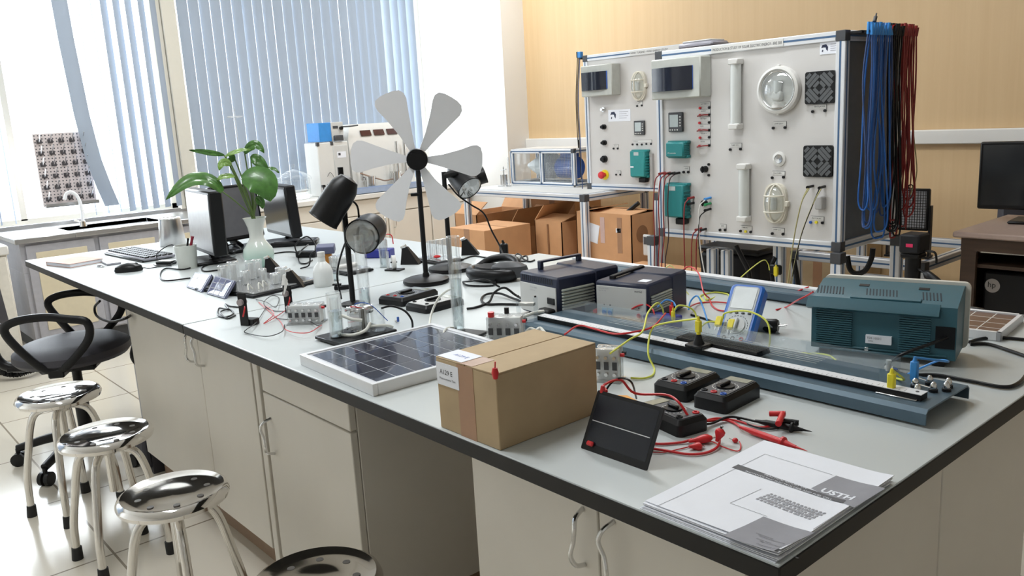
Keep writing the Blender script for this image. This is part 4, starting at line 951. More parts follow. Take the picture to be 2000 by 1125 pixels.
P('lamp_arm', B().tube([V((0, 0, c2.z)), c2 + V((-.02, .02, 0)) - tw * .06], .011, 10, 1), BLACK, t)
P('power_lead', B().tube([m2 + V((.01, .01, -.02)), V((.03, .03, m2.z - .06)), V((.01, .02, c2.z - .05)), V((-.03, .02, .2)), V((-.06, -.01, .1)), V((-.07, 0, .01))], .003, 8, 6), BLACK, t)
p = Z(880, 528); t = T('lamp_stand', 'black lamp stand with a round base behind the turbine, lamps tilted down', 'lamp', p, 0)
P('base', B().lathe([(0, 0), (.078, 0), (.081, .007), (.079, .014), (.06, .02), (.012, .023), (0, .03)], 36), BLACK, t)
zt = H(873, 335, p) - .8; P('pole', B().cyl((0, 0, .01), (0, 0, zt), .0085, n=14), BLACK, t)
c3 = A(918, 368, p) - p; spot(t, c3, off * .45 + V((0, 0, -.72)) + tw * .75, .046, .12)
c4 = A(953, 343, p) - p - tw * .06; spot(t, c4, off * .9 + V((0, 0, .25)) - tw * .1, .03, .075)
P('lamp_arm', B().tube([V((0, 0, c3.z + .05)), c3 - off * .04 + V((0, 0, .06))], .012, 10, 1), BLACK, t)
P('lamp_arm', B().tube([V((0, 0, c3.z + .055)), c4 - off * .07], .008, 10, 1), BLACK, t)
cable('lamp_cable', 'black cable sagging from the right lamp stand to the plug block', [p + V((.01, .01, c3.z + .02)), A(895, 382, p), A(920, 400, p), A(945, 417, p), A(960, 450, p), A(975, 478, p), Z(983, 498, .83)], .003, BLACK)
t = T('power_adapter', 'black plug-in adapter standing upright with a lamp cable running into it', 'adapter', Z(985, 503, .8), .6); P('adapter_body', B().box(-.016, .016, -.012, .012, 0, .055, .005), BLACK, t); P('cable_collar', B().cyl((0, 0, .055), (-.004, 0, .068), .006, .004, 10), BLACK, t)
b = B(); o0 = Z(995, 500, .803); L2 = [Z(995, 500, .804), Z(1000, 506, .804), Z(1012, 508, .804), Z(1018, 500, .806), Z(1010, 496, .81), Z(1005, 504, .812), Z(1018, 510, .804), Z(1030, 508, .806), Z(1028, 500, .812), Z(1020, 504, .808), Z(1034, 511, .803), Z(1044, 508, .803)]
S('coiled_cord', b.tube([q - o0 for q in L2], .0032, 8, 5), BLACK, 'tangled black cord right of the upright adapter', 'cable', o0)
cable('black_cable', 'black cable running from the black carrying case towards the adapter', [Z(900, 508, .803), Z(925, 500, .803), Z(950, 503, .803), Z(975, 502, .803)], .003, BLACK)
# black oval carrying case / headset
c = Z(962, 545); t = T('headset', 'bulky black padded headset lying behind the first power supply', 'headset', c, .1)
P('cushion', B().torus(.085, .021, 40, 12, TR(0, 0, .022) @ Matrix.Diagonal((1.0, .68, 1, 1))), BLACK, t)
P('inner_pad', B().lathe([(0, .006), (.07, .006), (.075, .03), (.066, .045), (.0, .035)], 32, Matrix.Diagonal((1.0, .65, 1, 1))), BLK2, t)
P('raised_rim', B().tube([(-.085, .02, .03), (-.07, .065, .05), (0, .075, .062), (.07, .05, .055), (.09, .01, .03)], .014, 10, 6), BLACK, t)
P('ear_shell', B().lathe([(0, .055), (.03, .052), (.052, .04), (.058, .02), (.05, .003), (0, .003)], 28, TR(.062, .02, .008) @ RZ(.5) @ Matrix.Diagonal((1.15, .7, 1, 1))), DARK, t)
P('headset_lead', B().tube([(.05, -.04, .01), (.09, -.09, .004), (.02, -.13, .004), (-.04, -.1, .004), (.03, -.14, .02), (.1, -.13, .03), (.13, -.1, .004)], .0032, 8, 6), BLACK, t)
for lb_, L2 in (('black cable looping under the first power supply, upper strand', [Z(1022, 585, .805), A(1005, 575, (-1.9, 1.55)), A(985, 562, (-1.95, 1.5)), A(965, 572, (-1.98, 1.48)), Z(955, 590, .804), Z(930, 600, .804), Z(912, 603, .804)]),
                ('black cable looping under the first power supply, lower strand', [Z(1022, 595, .804), Z(980, 594, .804), Z(950, 594, .804), Z(940, 585, .804), Z(950, 575, .806), Z(975, 573, .81), Z(1000, 582, .806), Z(1022, 590, .804)])):
    cable('black_cable', lb_, L2, .0036, BLACK)
# two black meters in the middle
dmm('multimeter', 'slim black meter with red sockets, left of the tall glass cylinder', [Z(757, 590), Z(768, 604), Z(841, 582), Z(826, 570)], BLACK, GFACE, (RED, RED, BLU), .024)
dmm('multimeter', 'slim black meter with pale display touching the tall glass cylinder', [Z(807, 603), Z(817, 617), Z(893, 597), Z(880, 584)], BLACK, SHEET, (BLACK, BLACK), .022)
# glass cylinders
def glasscyl(nm, lb_, base, r, h, water, cat='cylinder', top=True):
    t = T(nm, lb_, cat, base); P('glass_tube', B().lathe([(0, .003), (r - .0025, .003), (r - .0025, h), (r, h), (r, 0), (0, 0)], 28), GLASS, t)
    if water: P('water', B().lathe([(0, .0035), (r - .003, .0035), (r - .003, water), (0, water)], 24), WATER, t)
    P('rim', B().torus(r - .001, .0018, 28, 6, TR(0, 0, h)), GLASS, t); P('rim', B().torus(r - .001, .0022, 28, 6, TR(0, 0, .002)), GLASS, t, 'thick glass foot ring')
    return t
q0 = Z(904, 658); t = T('base_plate', 'black glossy square plate under the tall glass cylinder', 'plate', (q0.x, q0.y, .8), .3)
P('plate', B().box(-.05, .05, -.042, .042, .003, .010, .001), BLACK, t); P('rubber_foot', B().cyl((-.04, -.035, 0), (-.04, -.035, .004), .004, n=10), RUB, t); P('rubber_foot', B().cyl((.04, -.035, 0), (.04, -.035, .004), .004, n=10), RUB, t)
g = Z(897, 650); g.z = .8102; hg = H(891, 462, g) - .81
t = glasscyl('gas_cylinder', 'tall narrow glass cylinder half full of water on a black plate', g, .0165, hg, hg * .55)
P('inner_tube', B().lathe([(.009, .06), (.009, hg - .004), (.0075, hg - .004), (.0075, .06)], 20), GLASS, t)
TUB = mat('silicone_tube', (.78, .78, .72), .35, var=.01)
cable('silicone_tube', 'translucent tube arching from the solar panel up beside the glass cylinder', [Z(838, 648, .805), A(842, 615, (-1.80, 1.24)), A(855, 585, (-1.80, 1.26)), A(870, 570, (-1.78, 1.27)), A(885, 562, (-1.77, 1.25))], .003, TUB, 'tube')
cable('silicone_tube', 'short translucent tube at the foot of the glass cylinder plate', [Z(868, 664, .812), Z(866, 652, .82), Z(872, 642, .825), Z(885, 640, .82)], .0032, TUB, 'tube')
t = T('hose_clip', 'tiny blue-grey hose clip left of the glass cylinder plate', 'clip', Z(850, 652, .804)); P('clip_body', B().tube([(-.008, -.003, .002), (0, 0, .004), (.01, .004, .0)], .0035, 8, 2), BLU, t); P('clip_lever', B().cyl((0, 0, .002), (.008, .006, .012), .0015, n=8), NICK, t)
t = T('hose_clip', 'tiny blue and white stopper lying right of the electrolyser', 'clip', Z(776, 628, .803)); P('clip_body', B().cyl((-.006, 0, .002), (.002, 0, .003), .005, .004, 10), WPL, t); P('clip_lever', B().box(.002, .007, -.003, .003, 0, .014, .001), BLU, t)
# electrolyser set: base plate, jars, cell stack
c = (Z(617, 664) + Z(775, 653)) / 2
t = T('electrolyser', 'water electrolyser of clear parts on a glossy black plate behind the framed solar panel', 'apparatus', (c.x, c.y, .8), .03)
P('base_plate', B().box(-.062, .062, -.085, .085, .004, .012, .001), BLACK, t)
for x in (-.05, .05):
    for y in (-.07, .07): P('foot', B().cyl((x, y, 0), (x, y, .005), .005, n=10), RUB, t)
def loc(q): M_ = (Matrix.Translation(t.location) @ RZ(t.rotation_euler[2])).inverted(); return M_ @ q
j = loc(Z(652, 660, .812)); j = V((j.x, j.y + .01, .012)); r_ = .0185
hj = .115
o = P('gas_jar', B().lathe([(0, .003), (r_ - .002, .003), (r_ - .002, hj), (r_, hj), (r_, 0), (0, 0)], 28, TR(j)), GLASS, t); P('inner_jar', B().lathe([(r_ - .007, hj - .012), (r_ - .007, .012), (r_ - .0085, .012), (r_ - .0085, hj - .014), (0, hj - .014)], 24, TR(j)), GLASS, o)
P('water', B().lathe([(0, .004), (r_ - .0025, .004), (r_ - .0025, hj * .6), (0, hj * .6)], 24, TR(j)), WATER, o)
j2 = V((j.x + .04, j.y + .10, .012))
o = P('gas_jar', B().lathe([(0, .003), (r_ - .002, .003), (r_ - .002, .06), (r_, .06), (r_, 0), (0, 0)], 28, TR(j2)), GLASS, t)
for i, (x, m_) in enumerate(((-.012, FCELL), (-.004, mat('cell_grey', (.22, .22, .2), .4)), (.004, mat('cell_metal', (.5, .5, .48), .3, .7)), (.012, FCELL))):
    P('cell_plate', B().box(-.028 + 0 * x, .030, x + .01 - .0035, x + .01 + .0035, .014, .078, .001), m_, t)
for x in (-.022, .0, .024):
    for z in (.022, .07): P('cell_bolt', B().cyl((x, -.012, z), (x, .032, z), .002, n=8).cyl((x, -.014, z), (x, -.010, z), .0038, n=6), NICK, t)
P('terminal_block', B().box(-.045, -.03, .02, .05, .014, .075, .002), FCELL, t); P('motor', B().cyl((.01, .02, .07), (.01, .045, .07), .012, n=20).cyl((.01, .012, .07), (.01, .02, .07), .004, n=10), NICK, t)
P('terminal', B().cyl((0, .01, .058), (0, .01, .072), .004, n=10), BLACK, t); P('terminal', B().cyl((-.018, .01, .058), (-.018, .01, .072), .004, n=10), RED, t)
P('white_hose', B().tube([j + V((.005, .01, .05)), V((-.015, -.03, .062)), V((.02, -.02, .055)), V((.035, .0, .05))], .0042, 10, 6), TUB, t)
P('white_hose', B().tube([j + V((.012, 0, .012)), V((0, -.045, .017)), V((.035, -.03, .018)), V((.045, 0, .025)), V((.04, .02, .04))], .0042, 10, 6), TUB, t)
P('white_hose', B().tube([V((.035, .02, .03)), V((.06, .05, .03)), V((.05, .08, .018))], .0035, 10, 6), TUB, t)
P('wire', B().tube([V((0, .01, .072)), V((.01, .0, .09)), V((.03, .03, .085)), V((.06, .06, .04))], .0012, 6, 6), BLU, t); P('wire', B().tube([V((-.018, .01, .072)), V((-.005, -.005, .082)), V((.02, .01, .078)), V((.022, .03, .07))], .0012, 6, 6), RED, t)
cable('black_cable', 'black lead curving from the electrolyser down to the framed solar panel', [A(745, 602, (-1.84, 1.1)), A(765, 598, (-1.83, 1.14)), A(790, 607, (-1.80, 1.18)), A(804, 625, (-1.78, 1.19)), Z(806, 645, .806)], .0028, BLACK)
# tall measuring cylinders behind
g = Z(714, 602); t = glasscyl('gas_cylinder', 'tall glass cylinder just right of the black lamp pole', g, .0175, H(710, 458, g) - .8, .06)
g = Z(751, 522); t = glasscyl('gas_cylinder', 'shorter glass cylinder in front of the blue box behind the lamp', g, .017, H(748, 458, g) - .8, .07)
g = Z(655, 548); t = glasscyl('gas_cylinder', 'short glass jar behind the lamp pole on the left', g, .016, .085, .03)
# fuel cell block
def cellblock(label, c, rz, w, d, h, n=5, top=True):
    t = T('fuel_cell', label, 'fuel cell', c, rz)
    P('end_plate', B().box(-w / 2, w / 2, -d / 2, -d / 2 + .006, 0, h, .001), FCELL, t); P('end_plate', B().box(-w / 2, w / 2, d / 2 - .006, d / 2, 0, h, .001), FCELL, t)
    P('cell_core', B().box(-w / 2 + .003, w / 2 - .003, -d / 2 + .008, d / 2 - .008, .004, h - .003, .001), mat('core_grey', (.68, .68, .66), .4), t)
    for i in range(n):
        x = -w / 2 + (i + .5) * w / n
        P('cell_bolt', B().cyl((x, -d / 2 - .003, h * .25), (x, d / 2 + .003, h * .25), .0022, n=8).cyl((x, -d / 2 - .005, h * .25), (x, -d / 2, h * .25), .004, n=6), NICK, t)
        P('cell_bolt', B().cyl((x, -d / 2 - .003, h * .75), (x, d / 2 + .003, h * .75), .0022, n=8).cyl((x, -d / 2 - .005, h * .75), (x, -d / 2, h * .75), .004, n=6), NICK, t)
        if top: P('cap_ring', B().torus(w / n * .3, .0015, 14, 6, TR(x, 0, h)), FCELL, t)
        P('dark_slot', B().box(x - w / n * .28, x + w / n * .28, -d / 2 - .0006, -d / 2 + .0004, h * .38, h * .62), DARK, t)
    P('terminal', B().cyl((w / 2, -.004, h * .8), (w / 2 + .008, -.004, h * .8), .004, n=10), RED, t); P('terminal', B().cyl((w / 2, .01, h * .8), (w / 2 + .008, .01, h * .8), .004, n=10), BLACK, t)
    P('foot_plate', B().box(-w / 2 - .003, w / 2 + .003, -d / 2 - .006, d / 2 + .006, -.0, .003), FCELL, t)
    return t
cellblock('clear fuel cell stack beside the red-wired propeller holders', Z(600, 630), .75, .095, .048, .055)
t = cellblock('clear fuel cell stack standing right behind the carton', Z(1190, 742), .45, .052, .035, .07, 3)
t = cellblock('grey fuel cell with a red knob and white hose behind the carton', Z(990, 670), .62, .085, .05, .07, 4)
cm_ = t; P('red_knob', B().cyl((-.03, -.02, .07), (-.03, -.02, .082), .008, n=14), RED, t); P('black_knob', B().cyl((0, .015, .07), (0, .015, .085), .006, n=14), BLACK, t)
cable('silicone_tube', 'thick white hose resting across the grey fuel cell', [A(958, 645, (-1.60, 1.24)), A(975, 641, (-1.57, 1.25)), A(1010, 625, (-1.55, 1.32)), A(1040, 612, (-1.55, 1.38)), A(1062, 608, (-1.54, 1.42))], .0042, TUB, 'tube')
cable('silicone_tube', 'white hose loops just above the rear edge of the carton', [A(1025, 652, (-1.48, 1.32)), A(1035, 642, (-1.48, 1.33)), A(1047, 645, (-1.46, 1.34)), A(1055, 641, (-1.46, 1.36)), A(1064, 650, (-1.44, 1.35))], .0042, TUB, 'tube')
g = Z(1032, 648); t = T('acrylic_holder', 'clear acrylic holder with two uprights behind the grey fuel cell', 'holder', g, .5)
hh_ = H(1030, 580, g) - .8
P('upright', B().box(-.026, -.020, -.01, .01, 0, hh_, .001), ACRY, t); P('upright', B().box(.020, .026, -.01, .01, 0, hh_, .001), ACRY, t); P('bridge', B().box(-.02, .02, -.008, .008, hh_ - .022, hh_ - .014, .001), mat('cell_metal', (.5, .5, .48), .3, .7), t); P('bridge', B().box(-.02, .02, -.008, .008, .03, .034), ACRY, t)
for x in (-.023, .023): P('screw', B().cyl((x, 0, hh_), (x, 0, hh_ + .004), .003, n=10), BLACK, t)
# propeller holders
def propeller(label, base, rz, angs, blade_len, m_=BLACK, h=.06, boxed=True):
    t = T('propeller_holder', label, 'motor holder', base, rz)
    P('back_plate', B().box(-.012, .016, -.003, .001, 0, h, .001), m_, t)
    if boxed: P('motor_box', B().box(-.012, .03, .001, .03, 0, .018, .002), BLACK, t)
    else: P('foot_plate', B().box(-.012, .016, .001, .03, 0, .003), BLACK, t)
    P('motor', B().cyl((0, -.012, h * .72), (0, .012, h * .72), .009, n=18), mat('motor_grey', (.35, .3, .3), .4), t)
    P('red_lead', B().tube([(.004, .01, h * .72), (.012, -.008, h * .5), (.006, -.01, h * .3)], .0022, 8, 5), RED, t)
    for a in angs:
        P('propeller_blade', B(TR(0, -.015, h * .72) @ RY(-a)).prism([(0, -.002), (blade_len * .5, -.005), (blade_len * .9, -.004), (blade_len, 0), (blade_len * .9, .004), (blade_len * .5, .004), (0, .002)], -.0006, .0006, RX(PI / 2)), WPL, t)
    return t
propeller('black propeller holder with a box foot nearest the bench edge', Z(478, 636), .5, (), .0, h=.095)
propeller('black propeller holder with a white blade, behind the fuel cell stack', Z(565, 612), .5, (1.25,), .05, h=.085, boxed=False)
WR = [[(500, 585), (520, 590), (538, 600), (545, 582), (530, 578), (515, 592), (530, 606), (560, 608)], [(498, 582), (530, 576), (560, 577)], [(505, 590), (545, 625), (560, 645), (600, 650), (628, 635)],
      [(520, 600), (500, 630), (482, 643), (480, 650), (520, 657), (550, 648), (556, 634)], [(515, 595), (535, 612), (515, 632), (540, 618), (562, 603)], [(540, 622), (580, 626), (605, 628), (620, 636), (628, 632)]]
for i, L2 in enumerate(WR):
    cable('thin_wire', ['black wire coiling between the two propeller holders', 'black wire joining the two propeller holders along the top', 'long red wire sweeping in front of the fuel cell stack', 'long black wire curving towards the bench edge', 'red wire crossing between the propeller holders', 'black wire running under the fuel cell stack'][i],
          [Z(a, c, .803 + .006 * ((k_ + i) % 3 if 0 < k_ < len(L2) - 1 else 0)) for k_, (a, c) in enumerate(L2)], .0012, RED if i in (2, 4) else BLACK, 'wire')
o0 = Z(440, 615, .803); L2 = [Z(466, 600, .803), Z(450, 598, .803), Z(440, 594, .803), Z(446, 604, .806), Z(428, 602, .803), Z(426, 615, .803), Z(440, 620, .803), Z(456, 612, .803), Z(447, 604, .803), Z(430, 610, .806), Z(444, 622, .803), Z(460, 616, .803)]
S('coiled_cord', B().tube([q - o0 for q in L2], .0024, 8, 6), BLACK, 'small coil of black cord left of the nearest propeller holder', 'cable', o0)
# hydrogen kit trays with mini solar panels
def kit(label, quad, rz=None, far=False):
    q0, q1, q2, q3 = quad; c = (q0 + q1 + q2 + q3) / 4; ex = ((q1 - q0) + (q2 - q3)) / 2; w = ex.length; ey = ((q3 - q0) + (q2 - q1)) / 2; d = ey.length
    t = T('hydrogen_kit', label, 'experiment kit', (c.x, c.y, .8), math.atan2(ex.y, ex.x)); P('tray', B().box(-w / 2, w / 2, -d / 2, d / 2, .002, .010, .002), BLACK, t)
    P('white_deck', B().box(-w / 2 + .01, w / 2 - .06 * w, -d / 2 + .008, d / 2 - .008, .010, .016, .002), FCELL, t)
    return t, w, d
t, w, d = kit('black tray of clear hydrogen experiment parts beside the green vase', [Z(462, 590), Z(590, 558), Z(560, 530), Z(412, 562)])
for (x, y, a, h) in ((-.3, .22, .02, .07), (-.14, .25, .022, .075), (.06, .2, .02, .07), (.2, .25, .018, .065), (-.18, -.0, .018, .05), (.02, -.05, .016, .048), (.2, -.15, .024, .045), (-.02, -.3, .02, .04)):
    a *= .8
    P('clear_vessel', B().box(x * w - a, x * w + a, y * d - a * .7, y * d + a * .7, .016, .016 + h, .003), FCELL, t)
    P('inner_core', B().box(x * w - a * .5, x * w + a * .5, y * d - a * .4, y * d + a * .4, .017, .013 + h * .9, .002), mat('kit_grey', (.72, .72, .70), .4), t)
for (x, y) in ((-.4, -.3), (-.3, -.35), (-.2, -.3), (.3, -.1), (.32, .05)): P('white_hose', B().tube([(x * w, y * d, .016), (x * w + .01, y * d + .01, .035), (x * w + .025, y * d + .01, .016)], .0024, 8, 5), TUB, t)
P('white_cone', B().lathe([(0, .016), (.012, .016), (.004, .05), (0, .05)], 14, TR(.0, -d * .42, 0)), WPL, t)
for (lb_, q_) in (('left mini solar panel of the pair in front of the clear kit', [(364, 560), (393, 570), (413, 536), (381, 532)]), ('right mini solar panel of the pair in front of the clear kit', [(403, 573), (438, 583), (458, 548), (420, 538)])):
    g0 = Z(*q_[0], .803); g1 = Z(*q_[1], .803); g2 = A(*q_[2], (g1.x - .035, g1.y + .045)); g3 = A(*q_[3], (g0.x - .035, g0.y + .045))
    t = T('mini_solar_panel', lb_, 'solar panel', (g0.x, g0.y, .8)); L = [v - t.location for v in (g0, g1, g2, g3)]; nn = (L[1] - L[0]).cross(L[3] - L[0]).normalized()
    P('frame', B().hexa([v - nn * .008 for v in L] + L), mat('frame_bluegrey', (.12, .13, .2), .4), t)
    cc = sum(L, V((0, 0, 0))) / 4; M2 = [cc + (v - cc) * .86 for v in L]
    P('cells', B().hexa([v for v in M2] + [v + nn * .001 for v in M2]), mat('mini_cell', (.05, .06, .16), .12, coat=.6), t)
    gb = B()
    for f_ in (.33, .66):
        for (a, c, e, f2) in ((M2[0], M2[1], M2[3], M2[2]), (M2[0], M2[3], M2[1], M2[2])):
            gb.tube([a + (c - a) * f_ + nn * .0014, e + (f2 - e) * f_ + nn * .0014], .0006, 4, 1)
    P('cell_lines', gb, WPL, t)
    P('rear_stand', B().hexa([V((L[2].x, L[2].y, 0)), V((L[3].x, L[3].y, 0)), V((L[3].x - .006, L[3].y + .008, 0)), V((L[2].x - .006, L[2].y + .008, 0)), L[2] - nn * .008, L[3] - nn * .008, L[3] - nn * .01, L[2] - nn * .01]), mat('stand_grey', (.35, .36, .36), .5), t)
def wedge(label, base, rz, bolt=True, s=1.0):
    t = T('wedge_stand', label, 'stand', base, rz)
    P('wedge', B(Matrix.Diagonal((s, s, s, 1))).add([(-.03, -.02, 0), (.035, -.02, 0), (.035, .02, 0), (-.03, .02, 0), (-.026, -.006, .058), (-.008, -.006, .058), (-.008, .006, .058), (-.026, .006, .058)], [(3, 2, 1, 0), (4, 5, 6, 7), (0, 1, 5, 4), (1, 2, 6, 5), (2, 3, 7, 6), (3, 0, 4, 7)]), BLACK, t)
    P('bolt', B(Matrix.Diagonal((s, s, s, 1))).cyl((-.03, 0, .054), (-.014, 0, .06), .0075, n=14), NICK, t)
wedge('black wedge stand with a chrome bolt, far right end of the clear kit', Z(578, 560), .75)
wedge('black wedge stand with a chrome bolt, in front of the green vase', Z(535, 532), .75)
wedge('black wedge stand left of the turbine pole', Z(803, 515), .6, s=1.15)
wedge('black wedge stand behind the tall glass cylinder', Z(918, 497), .8, s=1.1)
# far kit under the lamp and behind the turbine
t, w, d = kit('black tray of clear hydrogen parts behind the left lamp stand', [Z(648, 545), Z(705, 532), Z(690, 515), Z(640, 522)])
P('cell_core', B().box(-.03, .03, -.015, .02, .016, .05, .003), mat('kit_grey', (.72, .72, .70), .4), t); P('clear_vessel', B().box(-.04, .04, -.02, .03, .016, .058, .003), FCELL, t); P('roller', B().cyl((-.04, -.03, .02), (.04, -.03, .02), .010, n=16), WPL, t)
t, w, d = kit('black tray of clear upright tubes behind the turbine pole', [Z(835, 522), Z(888, 512), Z(880, 500), Z(832, 508)])
for i in range(7): P('clear_tube', B().cyl((-w * .38 + i * w * .12, .005 * (i % 2), .016), (-w * .38 + i * w * .12, .005 * (i % 2), .085), .007, n=14), FCELL, t)
P('red_winding', B().torus(.01, .004, 16, 8, TR(-w * .2, -.02, .024)), RED, t)
# blue box, wash bottle
t = T('blue_box', 'royal blue box behind the turbine with a red cable end on it', 'box', Z(742, 502), .62); P('box_body', B().box(-.055, .055, -.03, .03, 0, .034, .003), mat('royal_blue', (.02, .03, .28), .4), t); P('clear_block', B().box(-.02, .03, -.02, .02, .034, .07, .002), FCELL, t)
P('red_lead', B().tube([(.02, 0, .07), (.03, .01, .09), (.05, .02, .085), (.055, .02, .05)], .0022, 8, 6), RED, t)
t = T('plastic_bottle', 'white translucent plastic bottle left of the lamp stand', 'bottle', Z(633, 558)); P('bottle_body', B().lathe([(0, 0), (.032, 0), (.034, .004), (.034, .05), (.028, .068), (.013, .085), (.012, .105), (0, .105)], 28), mat('milky_plastic', (.78, .80, .79), .35, var=.01), t)
P('cap', B().cyl((0, 0, .103), (0, 0, .118), .0135, n=20), WPL, t)
t = T('clamp_unit', 'black hinged clip lying at the foot of the lamp pole', 'clip', Z(668, 566, .803), .9); P('clip_body', B().box(-.025, .025, -.007, .007, 0, .016, .003), BLACK, t); P('clip_lever', B().box(-.03, .0, -.006, .006, .016, .022, .002), BLACK, t)
t = T('battery_pack', 'grey-blue battery pack mounted on an orange block beside the black lamp', 'battery pack', Z(640, 520), .9); P('pack', B(TR(0, 0, .055) @ RX(.25)).box(-.035, .035, -.02, .02, 0, .03, .003), mat('pack_blue', (.10, .11, .2), .45), t); P('orange_block', B().box(-.015, .02, -.015, .015, 0, .056, .002), mat('amber', (.45, .18, .02), .4), t)
P('lead', B().tube([(-.03, 0, .07), (-.06, 0, .05), (-.07, -.01, .01), (-.1, -.03, .003)], .0028, 8, 5), BLACK, t)
t = T('white_disc_part', 'round white part on a black pad beyond the turbine', 'apparatus', Z(772, 528), .4); P('pad', B().box(-.035, .03, -.02, .02, 0, .006, .001), BLACK, t); P('disc', B().cyl((-.01, -.003, .03), (.0, .006, .03), .026, n=26), WPL, t); P('axle', B().cyl((-.014, -.006, .03), (.004, .01, .03), .003, n=8), BLACK, t)
P('clear_tube', B().cyl((-.03, 0, .006), (-.03, 0, .07), .006, n=12), FCELL, t)
# adapters and black slab to the right of the plant
t = T('power_adapter', 'black power adapter brick lying right of the green vase', 'adapter', Z(600, 502), .6); P('adapter_body', B().box(-.045, .045, -.02, .02, 0, .026, .005), BLACK, t); P('adapter_lead', B().tube([(-.045, 0, .012), (-.06, .02, .05), (-.02, .05, .08), (.02, .04, .05), (.03, .02, .026)], .003, 8, 6), BLACK, t)
cable('black_cable', 'black cable from the vase to the adapter brick', [Z(535, 495, .803), Z(560, 492, .803), Z(580, 493, .803), Z(590, 498, .806)], .003, BLACK)
cable('black_cable', 'black cable looping in front of the adapter brick', [Z(610, 508, .804), Z(596, 515, .804), Z(585, 512, .804), Z(583, 500, .804), A(590, 488, (-3.0, 1.55)), A(602, 478, (-3.05, 1.62))], .003, BLACK)
t = T('docking_slab', 'flat black docking slab standing behind the green vase', 'device', Z(575, 478), .95); P('slab_body', B().box(-.1, .11, -.06, .06, 0, .022, .006), BLACK, t); P('top_inset', B().box(-.085, .095, -.045, .045, .022, .024, .001), DARK, t)
# ------------------------------------------------------------------ monitors
def monitor(label, base, rz, w, h, tilt=0, scr=None, thick=.03, z0=.09, cat='monitor'):
    t = T('monitor', label, cat, base, rz); M_ = TR(0, 0, z0) @ RX(-tilt)
    P('housing', B(M_).box(-w / 2, w / 2, 0, thick, 0, h, .006), BLACK, t)
    P('screen', B(M_).box(-w / 2 + .014, w / 2 - .014, -.0015, 0, .018, h - .014), scr or mat('screen_off', (.02, .022, .025), .12), t)
    P('stand_neck', B().tube([(0, thick, z0 + h * .4), (0, thick + .04, z0), (0, .03, .012)], .018, 10, 5), BLACK, t)
    P('stand_foot', B().box(-.11, .11, -.07, .11, 0, .014, .006), BLACK, t); return t
SG = mat('screen_painted_reflection', (.46, .46, .47), .25, spec=.8)  # window reflection on the screen painted as a light grey base colour
monitor('monitor seen edge-on with a pale reflecting screen, left of the plant', Z(398, 512), -.12, .38, .265, .02, SG, .055, .04)
monitor('monitor turned away behind the plant, its side edge leaning back', Z(478, 488), 1.75, .24, .25, .12, mat('screen_dim', (.13, .13, .14), .3), .05, .05)
monitor('black monitor seen edge-on to the right of the plant', Z(548, 476), -.12, .36, .24, -.06, None, .05, .04)
for lb_, L2 in (('black cable tangle under the middle monitor, front strand', [Z(415, 505, .803), Z(440, 500, .83), Z(460, 495, .81), Z(445, 488, .84), Z(470, 490, .81), Z(485, 500, .803)]), ('black cable tangle under the middle monitor, rear strand', [Z(430, 495, .803), Z(445, 480, .86), Z(460, 478, .88), Z(470, 486, .84), Z(455, 492, .81), Z(480, 488, .82)]),
                ('black cable looping from the monitor down in front of the mug', [Z(440, 512, .804), Z(400, 514, .804), Z(360, 526, .804), Z(325, 524, .804), Z(313, 535, .804), Z(322, 548, .804), Z(372, 543, .804)]),
                ('thin black cable between the mug and the clear kit', [Z(430, 527, .803), Z(400, 530, .803), Z(395, 522, .803), Z(415, 514, .803)])):
    cable('black_cable', lb_, L2, .003, BLACK)
t = S('sticky_note', B().box(-.018, .018, -.02, .02, 0, .001).box(-.016, .018, -.018, .02, .001, .0015), mat('note_grey', (.55, .57, .5), .7), 'small pale square note lying among the cables behind the mug', 'note', Z(458, 492, .8), .7)
t = T('black_box', 'small black box with an inline switch beside the green vase', 'adapter', Z(412, 514, .8), .9); P('switch_body', B().box(-.03, .03, -.01, .01, 0, .014, .003), BLACK, t); P('rocker', B().box(-.006, .006, -.005, .005, .014, .017, .001), DARK, t)
# brushed steel canister
t = T('steel_canister', 'brushed steel canister standing left of the monitors', 'canister', Z(338, 478), 0); P('body', B().lathe([(0, 0), (.062, 0), (.064, .004), (.052, .125), (.05, .132), (0, .132)], 40), STEEL, t); P('rim', B().torus(.05, .0025, 36, 8, TR(0, 0, .132)), CHROME, t)
# mug with pens
g = Z(367, 523); t = T('mug', 'white mug used as a pen holder in front of the monitors', 'mug', g, 2.4)
P('cup', B().lathe([(0, .004), (.034, .004), (.041, .094), (.0445, .094), (.038, 0), (0, 0)], 32), mat('glazed_white', (.68, .70, .66), .2, var=.01), t); P('handle', B().tube([(.041, 0, .075), (.062, 0, .07), (.066, 0, .045), (.058, 0, .025), (.038, 0, .02)], .0055, 10, 6), mat('glazed_white', (.68, .70, .66), .2), t)
t = T('pen', 'dark red pen standing in the white mug', 'pen', g + V((.0, .0, .006))); P('pen_barrel', B().cyl((0, 0, 0), (.022, .026, .118), .0055, n=12), mat('maroon', (.25, .01, .03), .35), t); P('pen_cap', B().cyl((.0205, .0242, .11), (.023, .0275, .122), .0062, n=12), mat('maroon', (.25, .01, .03), .35), t)
t = T('pen', 'black pen standing in the white mug', 'pen', g + V((.0, -.01, .006))); P('pen_barrel', B().cyl((0, 0, 0), (-.012, .03, .108), .004, n=12), BLACK, t); P('pen_cap', B().cyl((-.0115, .0288, .104), (-.0125, .031, .112), .0047, n=12), BLACK, t)
